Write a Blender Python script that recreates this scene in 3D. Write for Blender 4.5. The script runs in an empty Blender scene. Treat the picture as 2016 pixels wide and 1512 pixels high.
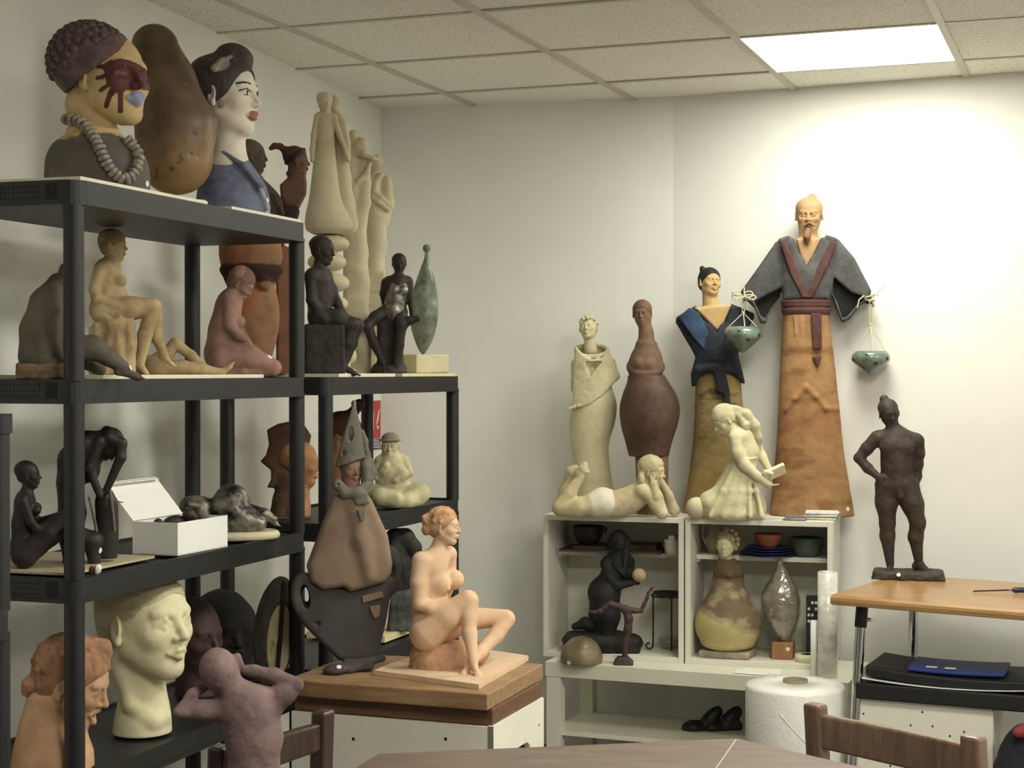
import bpy, bmesh, math, random
import numpy as np
from mathutils import Vector, Matrix

# ------------------------------------------------------------------ camera, world, light, exposure
SC = bpy.context.scene
COL = SC.collection
F, CX, CY = 3200.0, 1008.0, 756.0          # focal length in pixels of the 2016 x 1512 frame
PITCH, CAMZ = 0.008, 1.40
cam = bpy.data.cameras.new('camera')
cam.sensor_width = 36.0
cam.lens = F / 2016.0 * 36.0
cam.clip_start, cam.clip_end = 0.05, 60
camo = bpy.data.objects.new('camera', cam)
COL.objects.link(camo)
camo.location = (0, 0, CAMZ)
camo.rotation_euler = (math.pi / 2 - PITCH, 0, 0)
SC.camera = camo

w = bpy.data.worlds.new('world')
SC.world = w
w.use_nodes = True
w.node_tree.nodes['Background'].inputs[0].default_value = (0.9, 0.95, 1.0, 1)
w.node_tree.nodes['Background'].inputs[1].default_value = 0.02

SC.view_settings.view_transform = 'Standard'
SC.view_settings.look = 'None'
SC.view_settings.gamma = 1.0
SC.view_settings.use_curve_mapping = False
SC.view_settings.exposure = 0.13
LIGHT_COL = (1.0, 0.985, 0.85)
PANEL_IN_VIEW = 21.0      # emission of the ceiling panel in view
PANEL_OTHER = 29.0        # emission of the room's other panels (behind and beside the camera)

# ------------------------------------------------------------------ pixel <-> world
def ray(x, y):
    dx, dy = (x - CX) / F, (CY - y) / F
    fw = math.cos(PITCH) + dy * math.sin(PITCH)
    return dx / fw, (dy * math.cos(PITCH) - math.sin(PITCH)) / fw
def at_depth(x, y, Y):
    a, b = ray(x, y)
    return Vector((a * Y, Y, CAMZ + b * Y))
def at_z(x, y, z):
    a, b = ray(x, y)
    Y = (z - CAMZ) / b
    return Vector((a * Y, Y, z))
def px_y(z, Y):                             # image row of a point of height z at depth Y
    t = (z - CAMZ) / Y
    return CY - F * (t * math.cos(PITCH) + math.sin(PITCH)) / (math.cos(PITCH) - t * math.sin(PITCH))

# ------------------------------------------------------------------ objects
def tag(o, label=None, cat=None, group=None, kind=None):
    if label: o['label'] = label
    if cat: o['category'] = cat
    if group: o['group'] = group
    if kind: o['kind'] = kind
    return o
def link(name, me, mat=None, parent=None, loc=None, rotz=0.0):
    o = bpy.data.objects.new(name, me)
    COL.objects.link(o)
    if mat is not None and me is not None:
        me.materials.clear(); me.materials.append(mat)
    if parent is not None: o.parent = parent
    if loc is not None: o.location = loc
    if rotz: o.rotation_euler = (0, 0, rotz)
    return o
def empty(name, loc=(0, 0, 0), rotz=0.0):
    return link(name, None, loc=loc, rotz=rotz)
def mesh_from(name, verts, faces, smooth=False):
    me = bpy.data.meshes.new(name)
    me.from_pydata([tuple(v) for v in verts], [], [tuple(f) for f in faces])
    me.update()
    if smooth: me.polygons.foreach_set('use_smooth', [True] * len(me.polygons))
    return me
class MB:
    """collects simple solids into one mesh"""
    def __init__(self): self.v = []; self.f = []; self.sm = []
    def add(self, vs, fs, smooth=False):
        o = len(self.v)
        self.v += [tuple(v) for v in vs]
        self.f += [tuple(i + o for i in f) for f in fs]
        self.sm += [smooth] * len(fs)
        return self
    def box(self, x0, x1, y0, y1, z0, z1):
        vs = [(x, y, z) for x in (x0, x1) for y in (y0, y1) for z in (z0, z1)]
        return self.add(vs, [(0, 1, 3, 2), (4, 6, 7, 5), (0, 4, 5, 1), (2, 3, 7, 6), (0, 2, 6, 4), (1, 5, 7, 3)])
    def rbox(self, x0, x1, y0, y1, z0, z1, b=.003):
        """box with chamfered edges"""
        bm = bmesh.new()
        bmesh.ops.create_cube(bm, size=1)
        for v in bm.verts:
            v.co = Vector(((x0 + x1) / 2 + v.co.x * (x1 - x0), (y0 + y1) / 2 + v.co.y * (y1 - y0), (z0 + z1) / 2 + v.co.z * (z1 - z0)))
        bmesh.ops.bevel(bm, geom=bm.edges[:], offset=b, segments=2, affect='EDGES', profile=.6)
        bm.verts.index_update()
        self.add([v.co for v in bm.verts], [[v.index for v in f.verts] for f in bm.faces])
        bm.free(); return self
    def prism(self, poly, z0, z1, smooth=False):
        n = len(poly)
        vs = [(p[0], p[1], z0) for p in poly] + [(p[0], p[1], z1) for p in poly]
        fs = [tuple(range(n - 1, -1, -1)), tuple(range(n, 2 * n))]
        self.add(vs, fs)
        o = len(self.v) - 2 * n
        for i in range(n):
            j = (i + 1) % n
            self.f.append((o + i, o + j, o + n + j, o + n + i)); self.sm.append(smooth)
        return self
    def tube(self, pts, rad, n=12, caps=True):
        P = [Vector(p) for p in pts]
        rads = rad if isinstance(rad, (list, tuple)) else [rad] * len(P)
        vs = []; prev = None
        for i, p in enumerate(P):
            t = (P[min(i + 1, len(P) - 1)] - P[max(i - 1, 0)]).normalized()
            if prev is None:
                a = Vector((0, 0, 1)) if abs(t.z) < .9 else Vector((1, 0, 0))
                prev = t.cross(a).normalized()
            u = (prev - t * prev.dot(t)).normalized(); prev = u
            v = t.cross(u)
            for k in range(n):
                a = 2 * math.pi * k / n
                vs.append(p + (u * math.cos(a) + v * math.sin(a)) * rads[i])
        fs = []
        for i in range(len(P) - 1):
            for k in range(n):
                k2 = (k + 1) % n
                fs.append((i * n + k, i * n + k2, (i + 1) * n + k2, (i + 1) * n + k))
        self.add(vs, fs, True)
        if caps:
            last = (len(P) - 1) * n
            self.add(vs[:n], [tuple(range(n - 1, -1, -1))]); self.add(vs[last:last + n], [tuple(range(n))])
        return self
    def lathe(self, prof, cx=0, cy=0, n=32, closed=False):
        """prof: list of (r, z); outside going up, may come back down inside"""
        vs = []; fs = []
        for r, z in prof:
            for k in range(n):
                a = 2 * math.pi * k / n
                vs.append((cx + r * math.cos(a), cy + r * math.sin(a), z))
        m = len(prof)
        for i in range(m - 1 + (1 if closed else 0)):
            i2 = (i + 1) % m
            for k in range(n):
                k2 = (k + 1) % n
                fs.append((i * n + k, i * n + k2, i2 * n + k2, i2 * n + k))
        self.add(vs, fs, True)
        return self
    def mesh(self, name):
        me = mesh_from(name, self.v, self.f)
        me.polygons.foreach_set('use_smooth', self.sm)
        return me
    def build(self, name, mat, parent=None, loc=None, rotz=0.0):
        return link(name, self.mesh(name), mat, parent, loc, rotz)

# ------------------------------------------------------------------ materials
MATS = {}
def material(name, base, rough=.6, var=0.0, scale=8.0, bump=0.0, bscale=60.0, metal=0.0, spec=.5, col2=None, col3=None,
             detail=6.0, attr=None, stretch=None, trans=0.0, emis=None, coat=0.0, ramp=(.35, .65), dist=.002):
    """procedural material: base colour broken up by noise towards col2/col3, noise bump"""
    if name in MATS: return MATS[name]
    m = bpy.data.materials.new(name); MATS[name] = m
    m.use_nodes = True
    nt = m.node_tree; N = nt.nodes; L = nt.links
    b = N['Principled BSDF']
    b.inputs['Roughness'].default_value = rough
    b.inputs['Metallic'].default_value = metal
    b.inputs['Specular IOR Level'].default_value = spec
    b.inputs['Transmission Weight'].default_value = trans
    b.inputs['Coat Weight'].default_value = coat
    c4 = lambda c: (c[0], c[1], c[2], 1)
    b.inputs['Base Color'].default_value = c4(base)
    tc = N.new('ShaderNodeTexCoord'); src = tc.outputs['Object']
    if stretch:
        mp = N.new('ShaderNodeMapping'); mp.inputs['Scale'].default_value = stretch
        L.new(src, mp.inputs['Vector']); src = mp.outputs['Vector']
    col = None
    if attr:
        at = N.new('ShaderNodeAttribute'); at.attribute_name = attr; col = at.outputs['Color']
    if var > 0 or col2:
        n = N.new('ShaderNodeTexNoise'); n.inputs['Scale'].default_value = scale; n.inputs['Detail'].default_value = detail
        n.inputs['Roughness'].default_value = .6
        L.new(src, n.inputs['Vector'])
        r = N.new('ShaderNodeValToRGB')
        c2 = col2 or tuple(max(0, x * (1 - var)) for x in base)
        r.color_ramp.elements[0].position = ramp[0]; r.color_ramp.elements[1].position = ramp[1]
        if attr:
            r.color_ramp.elements[0].color = (1 - var,) * 3 + (1,)
            r.color_ramp.elements[1].color = (1, 1, 1, 1)
            L.new(n.outputs['Fac'], r.inputs['Fac'])
            mx = N.new('ShaderNodeMix'); mx.data_type = 'RGBA'; mx.blend_type = 'MULTIPLY'; mx.inputs[0].default_value = 1
            L.new(col, mx.inputs[6]); L.new(r.outputs['Color'], mx.inputs[7]); col = mx.outputs[2]
        else:
            r.color_ramp.elements[0].color = c4(c2)
            r.color_ramp.elements[1].color = c4(base)
            if col3:
                e = r.color_ramp.elements.new(min(.98, ramp[1] + .12)); e.color = c4(col3)
            L.new(n.outputs['Fac'], r.inputs['Fac']); col = r.outputs['Color']
    if col is not None: L.new(col, b.inputs['Base Color'])
    if bump > 0:
        n2 = N.new('ShaderNodeTexNoise'); n2.inputs['Scale'].default_value = bscale; n2.inputs['Detail'].default_value = 4
        L.new(src, n2.inputs['Vector'])
        bp = N.new('ShaderNodeBump'); bp.inputs['Strength'].default_value = bump; bp.inputs['Distance'].default_value = dist
        L.new(n2.outputs['Fac'], bp.inputs['Height']); L.new(bp.outputs['Normal'], b.inputs['Normal'])
    if emis:
        b.inputs['Emission Color'].default_value = c4(emis[0]); b.inputs['Emission Strength'].default_value = emis[1]
    return m
def srgb(r, g, b):
    f = lambda c: ((c / 255 + .055) / 1.055) ** 2.4 if c / 255 > .04045 else c / 255 / 12.92
    c = (f(r), f(g), f(b)); y = .2126 * c[0] + .7152 * c[1] + .0722 * c[2]
    return tuple(y + (q - y) * SAT for q in c)
SAT = .80
def clay(name, c, var=.3, rough=.75, bump=.35, scale=14, bscale=90, c2=None, c3=None, spec=.3, **k):
    bump = min(1.0, bump * 1.4); k.setdefault('dist', .003); var = min(.7, var * 1.25)
    return material(name, srgb(*c), rough, var, scale, bump, bscale, 0, spec, srgb(*c2) if c2 else None, srgb(*c3) if c3 else None, **k)

# ------------------------------------------------------------------ sculpting engine: smooth-blended distance field -> surface nets
def _rot(yaw=0, pitch=0, roll=0):
    """columns: figure's own x (its left when facing us), y (up), z (forward). yaw 0 looks at us, +90 looks to the right of the frame"""
    y, p, r = (math.radians(a) for a in (yaw, pitch, roll))
    Ry = np.array([[math.cos(y), 0, math.sin(y)], [0, 1, 0], [-math.sin(y), 0, math.cos(y)]])
    Rx = np.array([[1, 0, 0], [0, math.cos(p), math.sin(p)], [0, -math.sin(p), math.cos(p)]])
    Rz = np.array([[math.cos(r), -math.sin(r), 0], [math.sin(r), math.cos(r), 0], [0, 0, 1]])
    return Rz @ Ry @ Rx
def surface_nets(vol, org, st):
    neg = vol < 0
    s = np.zeros(tuple(n - 1 for n in vol.shape), np.int8)
    for a in (0, 1):
        for b in (0, 1):
            for c in (0, 1):
                s += neg[a:neg.shape[0] - 1 + a, b:neg.shape[1] - 1 + b, c:neg.shape[2] - 1 + c]
    act = (s > 0) & (s < 8)
    I = np.argwhere(act)
    if len(I) == 0: return np.zeros((0, 3)), np.zeros((0, 4), int)
    idx = np.full(act.shape, -1, np.int32)
    idx[act] = np.arange(len(I))
    cr = [(a, b, c) for a in (0, 1) for b in (0, 1) for c in (0, 1)]
    V = np.stack([vol[I[:, 0] + a, I[:, 1] + b, I[:, 2] + c] for a, b, c in cr], 1).astype(np.float64)
    acc = np.zeros((len(I), 3)); cnt = np.zeros(len(I))
    for p in range(8):
        for q in range(p + 1, 8):
            d = [cr[q][k] - cr[p][k] for k in range(3)]
            if sum(abs(x) for x in d) != 1: continue
            va, vb = V[:, p], V[:, q]
            m = (va < 0) != (vb < 0)
            t = np.where(m, va / np.where(m, va - vb, 1), 0)
            pos = np.array(cr[p])[None] + t[:, None] * np.array(d)[None]
            acc[m] += pos[m]; cnt[m] += 1
    P = (I + acc / cnt[:, None]) * st + org
    faces = []
    for ax in range(3):
        n = list(neg.shape)
        sl0 = [slice(None)] * 3; sl1 = [slice(None)] * 3
        sl0[ax] = slice(0, n[ax] - 1); sl1[ax] = slice(1, n[ax])
        o1, o2 = [(1, 2), (2, 0), (0, 1)][ax]
        for o in (o1, o2):
            sl0[o] = slice(1, n[o] - 1); sl1[o] = slice(1, n[o] - 1)
        a, b = neg[tuple(sl0)], neg[tuple(sl1)]
        E = np.argwhere(a != b)
        if len(E) == 0: continue
        flip = ~a[E[:, 0], E[:, 1], E[:, 2]]
        E = E.copy(); E[:, o1] += 1; E[:, o2] += 1
        def cell(d1, d2):
            G = E.copy(); G[:, o1] -= d1; G[:, o2] -= d2
            return idx[G[:, 0], G[:, 1], G[:, 2]]
        q = np.stack([cell(1, 1), cell(0, 1), cell(0, 0), cell(1, 0)], 1)
        q[flip] = q[flip][:, ::-1]
        faces.append(q)
    Fc = np.concatenate(faces)
    return P, Fc[(Fc >= 0).all(1)]

class Sc:
    """a sculpted solid; coordinates are photo pixels around an anchor (x right, y DOWN as in the photo, w towards the viewer)"""
    def __init__(self, ax, ay, k=6.0, base0=None):
        self.ax, self.ay, self.k = ax, ay, k
        self.base0 = ay if base0 is None else base0     # row where the base was read off; ay is where its support really is
        self.P = []
    def _p(self, p):
        return np.array([p[0] - self.ax, self.ay - p[1], p[2] if len(p) > 2 else 0.0], float)
    # ---- primitives
    def cap(self, a, b, ra, rb=None, k=None, op=1):
        rb = ra if rb is None else rb
        self.P.append(('c', self._p(a), self._p(b), float(ra), float(rb), self.k if k is None else k, op)); return self
    def limb(self, pts, k=None, op=1):
        """pts (x, y, w, r)"""
        for p, q in zip(pts[:-1], pts[1:]): self.cap(p[:3], q[:3], p[3], q[3], k, op)
        return self
    def ell(self, c, r, yaw=0, pitch=0, roll=0, k=None, op=1, R=None):
        """ellipsoid; roll turns it counter-clockwise in the picture"""
        R = _rot(yaw, pitch, roll) if R is None else R
        self.P.append(('e', self._p(c), np.array(r, float), R, self.k if k is None else k, op)); return self
    def sph(self, c, r, k=None, op=1): return self.ell(c, (r, r, r), k=k, op=op)
    def box(self, c, h, yaw=0, pitch=0, roll=0, rd=2.0, k=None, op=1):
        self.P.append(('b', self._p(c), np.array(h, float), _rot(yaw, pitch, roll), rd, self.k if k is None else k, op)); return self
    def tor(self, c, R0, r, yaw=0, pitch=0, roll=0, k=None, op=1, sx=1.0, sz=1.0):
        """ring lying in the figure's x/z plane (a collar), turned by the angles; sx/sz squash it"""
        self.P.append(('t', self._p(c), float(R0), float(r), _rot(yaw, pitch, roll), sx, sz, self.k if k is None else k, op)); return self
    def prof(self, pts, sq=1.0, yaw=0, k=None, op=1, wc=0.0):
        """body of revolution-like stack: pts (x, y, rx); depth radius = rx*sq. built of a swept chain of ellipses"""
        pts = [(p[0], self.ay if abs(p[1] - self.base0) < 2 else p[1], *p[2:]) for p in pts]
        A = np.array([[p[0] - self.ax, self.ay - p[1], p[2], (p[3] if len(p) > 3 else p[2] * sq)] for p in pts], float)
        A = A[np.argsort(A[:, 1])]
        self.P.append(('p', A, wc, self.k if k is None else k, op)); return self
    def poly(self, pts, h, w=0.0, rd=2.0, k=None, op=1, bend=0.0):
        """outline in the picture plane (x, y) given a thickness 2*h about depth w; bend curves it back at the sides"""
        A = np.array([[p[0] - self.ax, self.ay - p[1]] for p in pts], float)
        self.P.append(('o', A, float(h), float(w), rd, bend, self.k if k is None else k, op)); return self
    # ---- canonical head
    def head(self, c, s, yaw=0, pitch=0, roll=0, ears=True, face=1.0, mouth=0.0, jaw=1.0, eyes=True, nose=1.0, lips=1.0, wide=1.07, neck=None):
        """c centre of the head, s its height chin to crown in pixels"""
        R = _rot(yaw, pitch, roll); C0 = self._p(c)
        dt = 1.22 if s < 90 else 1.0        # small heads are modelled more boldly, as a sculptor would
        lips *= dt; nose *= 1 + (dt - 1) * .5
        def T(p): 
            v = C0 + R @ (np.array([p[0] * wide, p[1], p[2]]) * s)
            return (v[0] + self.ax, self.ay - v[1], v[2])
        def E(p, r, k, op=1, rr=0, yy=0, pp=0):
            self.ell(T(p), [r[0] * s * wide, r[1] * s, r[2] * s], k=k * s, op=op, R=R @ _rot(yy, pp, rr))
        def Cc(a, b, ra, rb, k, op=1): self.cap(T(a), T(b), ra * s, rb * s, k * s, op)
        E((0, .14, -.07), (.335, .36, .41), .02)
        E((0, -.10, .07), (.265, .36, .275), .12)
        for q in (-1, 1):
            Cc((q * .2, -.2, -.03), (q * .055, -.4, .19), .085 * jaw, .075 * jaw, .12)
            E((q * .165, -.1, .215), (.09, .08, .08), .1)
        Cc((-.14, .075, .285), (.14, .075, .285), .048, .048, .08)
        E((0, -.41, .225), (.085 * jaw, .07, .07), .07)
        if eyes:
            for q in (-1, 1):
                E((q * .135, .0, .375 - .02 * (dt - 1) * 4), (.088 * dt, .06 * dt, .07 * dt), .05, -1)
                E((q * .13, -.002, .268 - .03 * (dt - 1)), (.07, .062 / dt, .068), .012)
                Cc((q * .205, -.005, .277), (q * .135, .04, .332), .014, .017, .02)
                Cc((q * .135, .04, .332), (q * .07, -.012, .318), .017, .012, .02)
                Cc((q * .2, -.015, .275), (q * .13, -.045, .318), .011, .012, .02)
                Cc((q * .13, -.045, .318), (q * .07, -.015, .315), .012, .011, .02)
                Cc((q * .07, .078, .325), (q * .2, .092, .275), .022 * dt, .016 * dt, .045)
        Cc((0, .05, .325), (0, -.11, .375 + .035 * nose), .028, .036 * nose, .05)
        E((0, -.135, .38 + .035 * nose), (.04 * nose, .036, .04), .03)
        for q in (-1, 1): E((q * .046 * nose, -.145, .352), (.034, .03, .04), .03)
        L = lips
        if mouth > 0:
            E((0, -.285, .36), (.085, .055 * mouth, .09), .03, -1)
        Cc((-.095, -.268, .308), (-.03, -.243 + mouth * .03, .348), .014, .026 * L, .03)
        Cc((-.03, -.243 + mouth * .03, .348), (.03, -.243 + mouth * .03, .348), .026 * L, .026 * L, .02)
        Cc((.03, -.243 + mouth * .03, .348), (.095, -.268, .308), .026 * L, .014, .03)
        Cc((-.09, -.272, .305), (0, -.305 - mouth * .05, .338), .014, .032 * L, .02)
        Cc((0, -.305 - mouth * .05, .338), (.09, -.272, .305), .032 * L, .014, .02)
        if ears:
            for q in (-1, 1):
                E((q * .335, -.015, -.045), (.035, .125, .08), .02, 1, 0, q * 25, -12)
                E((q * .375, .0, -.02), (.022, .075, .045), .025, -1, 0, q * 25, -12)
                E((q * .345, -.12, -.02), (.03, .04, .03), .03)
        if neck: Cc((0, -.22, -.12), neck[:3], neck[3], neck[4], .1)
        return T
    def hand(self, wr, tip, s, side=(0, 0, 1), curl=.4, thumb=1, spread=.1, k=2.0):
        """five-fingered hand from wrist towards tip; s = length in px; side = direction the back of the hand faces"""
        a = self._p(wr); d = self._p(tip) - a; d /= np.linalg.norm(d)
        nrm = np.array([side[0], -side[1], side[2]], float); nrm -= d * nrm.dot(d); nrm /= max(1e-6, np.linalg.norm(nrm))
        lat = np.cross(d, nrm)
        un = lambda v: (v[0] + self.ax, self.ay - v[1], v[2])
        self.ell(un(a + d * s * .25), (s * .2, s * .29, s * .095), R=np.stack([lat, d, nrm], 1), k=s * .08)
        for i, (o, l) in enumerate(((-.15, .36), (-.05, .42), (.05, .4), (.145, .32))):
            p0 = a + d * s * .45 + lat * s * o
            dd = d + lat * o * spread * 4; dd /= np.linalg.norm(dd)
            p1 = p0 + dd * s * l * .5 - nrm * s * curl * .1
            d2 = dd - nrm * curl; d2 /= np.linalg.norm(d2)
            p2 = p1 + d2 * s * l * .55
            self.cap(un(p0), un(p1), s * .055, s * .05, k=s * .03); self.cap(un(p1), un(p2), s * .05, s * .042, k=s * .02)
        t0 = a + d * s * .12 + lat * s * .16 * thumb
        t1 = a + d * s * .33 + lat * s * .29 * thumb - nrm * s * .06
        t2 = a + d * s * .52 + lat * s * .3 * thumb - nrm * s * .14
        self.cap(un(t0), un(t1), s * .075, s * .058, k=s * .05); self.cap(un(t1), un(t2), s * .058, s * .045, k=s * .02)
        return self
    def foot(self, ank, toe, s, k=None, toes=True, side=None):
        """foot from the ankle to the toes (both at sole height roughly), s = foot length in px"""
        a = self._p(ank); t = self._p(toe)
        d = t - a; d /= np.linalg.norm(d)
        up = np.array([0, 1, 0.0]) if side is None else np.array([side[0], -side[1], side[2]], float)
        lat = np.cross(d, up); nl = np.linalg.norm(lat); lat = lat / nl if nl > 1e-6 else np.array([1, 0, 0.])
        un = lambda v: (v[0] + self.ax, self.ay - v[1], v[2])
        upv = np.cross(lat, d)
        heel = a - d * s * .18 - upv * s * .1
        ball = a + d * s * .48 - upv * s * .17
        k = s * .1 if k is None else k
        self.cap(un(heel), un(a - d * s * .05), s * .13, s * .14, k=k)
        self.cap(un(a), un(ball), s * .13, s * .1, k=k)
        self.cap(un(heel), un(ball), s * .1, s * .11, k=k)
        self.ell(un(ball), (s * .19, s * .09, s * .2), R=np.stack([lat, upv, d], 1), k=k)
        if toes:
            for i, o in enumerate((-.15, -.075, 0, .07, .14)):
                p0 = ball + lat * s * o + d * s * .1 - upv * s * .01
                l = s * (.2 - .022 * i)
                self.cap(un(p0), un(p0 + d * l - upv * s * .02), s * .045, s * .042 if i else s * .05, k=s * .03)
        return self
    # ---- field
    def field(self, st):
        lo = np.full(3, 1e9); hi = -lo
        bbs = []
        for q in self.P:
            k, op = q[-2], q[-1]
            if q[0] == 'c':
                l = np.minimum(q[1] - q[3], q[2] - q[4]); h = np.maximum(q[1] + q[3], q[2] + q[4])
            elif q[0] == 'e':
                ex = np.sqrt(((q[3] * q[2][None]) ** 2).sum(1)); l, h = q[1] - ex, q[1] + ex
            elif q[0] == 'b':
                ex = np.abs(q[3]) @ q[2]; l, h = q[1] - ex, q[1] + ex
            elif q[0] == 't':
                ex = np.full(3, q[2] * max(q[5], q[6], 1) + q[3] * 1.2); l, h = q[1] - ex, q[1] + ex
            elif q[0] == 'p':
                A = q[1]
                l = np.array([(A[:, 0] - A[:, 2]).min(), A[0, 1], q[2] - A[:, 3].max()]); h = np.array([(A[:, 0] + A[:, 2]).max(), A[-1, 1], q[2] + A[:, 3].max()])
            elif q[0] == 'o':
                A = q[1]; l = np.array([A[:, 0].min(), A[:, 1].min(), q[3] - q[2] - abs(q[5])]); h = np.array([A[:, 0].max(), A[:, 1].max(), q[3] + q[2] + abs(q[5])])
            pad = abs(k) + 2.5 * st
            bbs.append((l - pad, h + pad))
            if op > 0: lo = np.minimum(lo, l); hi = np.maximum(hi, h)
        kk = max(abs(q[-2]) for q in self.P)
        lo -= 3 * st + .4 * kk; hi += 3 * st + .4 * kk
        n = np.ceil((hi - lo) / st).astype(int) + 1
        f = np.full(n, 1e3, np.float32)
        for q, (l, h) in zip(self.P, bbs):
            i0 = np.maximum(np.floor((l - lo) / st).astype(int), 0); i1 = np.minimum(np.ceil((h - lo) / st).astype(int) + 1, n)
            if (i1 <= i0).any(): continue
            X = (np.arange(i0[0], i1[0]) * st + lo[0])[:, None, None].astype(np.float32)
            Y = (np.arange(i0[1], i1[1]) * st + lo[1])[None, :, None].astype(np.float32)
            Z = (np.arange(i0[2], i1[2]) * st + lo[2])[None, None, :].astype(np.float32)
            k, op = q[-2], q[-1]
            if q[0] == 'c':
                a, b = q[1], q[2]; ba = b - a; L2 = max(float(ba @ ba), 1e-9)
                t = np.clip(((X - a[0]) * ba[0] + (Y - a[1]) * ba[1] + (Z - a[2]) * ba[2]) / L2, 0, 1)
                d = np.sqrt((X - a[0] - t * ba[0]) ** 2 + (Y - a[1] - t * ba[1]) ** 2 + (Z - a[2] - t * ba[2]) ** 2) - (q[3] + (q[4] - q[3]) * t)
            elif q[0] in 'ebt':
                c = q[1]; R = q[3] if q[0] != 't' else q[4]
                dx, dy, dz = X - c[0], Y - c[1], Z - c[2]
                u = dx * R[0, 0] + dy * R[1, 0] + dz * R[2, 0]
                v = dx * R[0, 1] + dy * R[1, 1] + dz * R[2, 1]
                ww = dx * R[0, 2] + dy * R[1, 2] + dz * R[2, 2]
                if q[0] == 'e':
                    r = q[2]
                    k0 = np.sqrt((u / r[0]) ** 2 + (v / r[1]) ** 2 + (ww / r[2]) ** 2)
                    k1 = np.sqrt((u / r[0] ** 2) ** 2 + (v / r[1] ** 2) ** 2 + (ww / r[2] ** 2) ** 2)
                    d = k0 * (k0 - 1) / np.maximum(k1, 1e-6)
                elif q[0] == 'b':
                    hh = q[2] - q[4]
                    qx, qy, qz = np.abs(u) - hh[0], np.abs(v) - hh[1], np.abs(ww) - hh[2]
                    d = np.sqrt(np.maximum(qx, 0) ** 2 + np.maximum(qy, 0) ** 2 + np.maximum(qz, 0) ** 2) + np.minimum(np.maximum(np.maximum(qx, qy), qz), 0) - q[4]
                else:
                    rr = np.sqrt((u / q[5]) ** 2 + (ww / q[6]) ** 2) - q[2]
                    d = np.sqrt(rr ** 2 + v ** 2) - q[3]
            elif q[0] == 'p':
                A = q[1]; yy = (np.arange(i0[1], i1[1]) * st + lo[1])
                def itp(c):   # smooth interpolation
                    ys = A[:, 1]; m = np.gradient(A[:, c], ys) if len(ys) > 2 else np.full(len(ys), (A[-1, c] - A[0, c]) / (ys[-1] - ys[0]))
                    j = np.clip(np.searchsorted(ys, yy) - 1, 0, len(ys) - 2)
                    hh = ys[j + 1] - ys[j]; t = np.clip((yy - ys[j]) / hh, 0, 1)
                    return ((2 * t ** 3 - 3 * t ** 2 + 1) * A[j, c] + (t ** 3 - 2 * t ** 2 + t) * hh * m[j] + (-2 * t ** 3 + 3 * t ** 2) * A[j + 1, c] + (t ** 3 - t ** 2) * hh * m[j + 1])
                cx, rx, rz = (itp(c)[None, :, None].astype(np.float32) for c in (0, 2, 3))
                rx = np.maximum(rx, .3); rz = np.maximum(rz, .3)
                u, ww = X - cx, Z - q[2]
                k0 = np.sqrt((u / rx) ** 2 + (ww / rz) ** 2); k1 = np.sqrt((u / rx ** 2) ** 2 + (ww / rz ** 2) ** 2)
                dr = np.where(k0 < 1e-4, -np.minimum(rx, rz), k0 * (k0 - 1) / np.maximum(k1, 1e-6)) * .9
                dv = np.maximum(A[0, 1] - Y, Y - A[-1, 1])
                d = np.maximum(dr, dv + 0 * dr)
            elif q[0] == 'o':
                A = q[1]; m = len(A)
                Xx, Yy = X[:, :, 0] + 0 * Y[:, :, 0], Y[:, :, 0] + 0 * X[:, :, 0]
                dd = np.full(Xx.shape, 1e9); ins = np.zeros(Xx.shape, bool)
                for i in range(m):
                    p, e = A[i], A[(i + 1) % m] - A[i]
                    wx, wy = Xx - p[0], Yy - p[1]
                    t = np.clip((wx * e[0] + wy * e[1]) / max(e @ e, 1e-9), 0, 1)
                    dd = np.minimum(dd, (wx - e[0] * t) ** 2 + (wy - e[1] * t) ** 2)
                    p2 = A[(i + 1) % m]
                    c1 = (Yy >= p[1]) != (Yy >= p2[1])
                    xx = p[0] + (Yy - p[1]) * e[0] / (e[1] if abs(e[1]) > 1e-9 else 1e-9)
                    ins ^= c1 & (Xx < xx)
                d2 = (np.where(ins, -1, 1) * np.sqrt(dd) + q[4])[:, :, None].astype(np.float32)
                xm = (A[:, 0].min() + A[:, 0].max()) / 2; xr = max(1e-3, (A[:, 0].max() - A[:, 0].min()) / 2)
                off = q[5] * ((X - xm) / xr) ** 2
                dz = np.abs(Z - q[3] + off) - (q[2] - q[4])
                d = np.sqrt(np.maximum(d2, 0) ** 2 + np.maximum(dz, 0) ** 2) + np.minimum(np.maximum(d2, dz), 0) - q[4]
            sl = tuple(slice(i0[j], i1[j]) for j in range(3))
            g = f[sl]
            if op > 0:
                if k > 1e-3:
                    hh = np.maximum(k - np.abs(g - d), 0) / k
                    f[sl] = np.minimum(g, d) - hh * hh * (k * .25)
                else: f[sl] = np.minimum(g, d)
            else:
                d = -d
                if k > 1e-3:
                    hh = np.maximum(k - np.abs(g - d), 0) / k
                    f[sl] = np.maximum(g, d) + hh * hh * (k * .25)
                else: f[sl] = np.maximum(g, d)
        return f, lo
    def flat(self, y, op=None):
        """cut everything below photo row y (a flat foot)"""
        self.cut = 0.0 if abs(y - self.base0) < 2 else self.ay - y; return self
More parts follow.
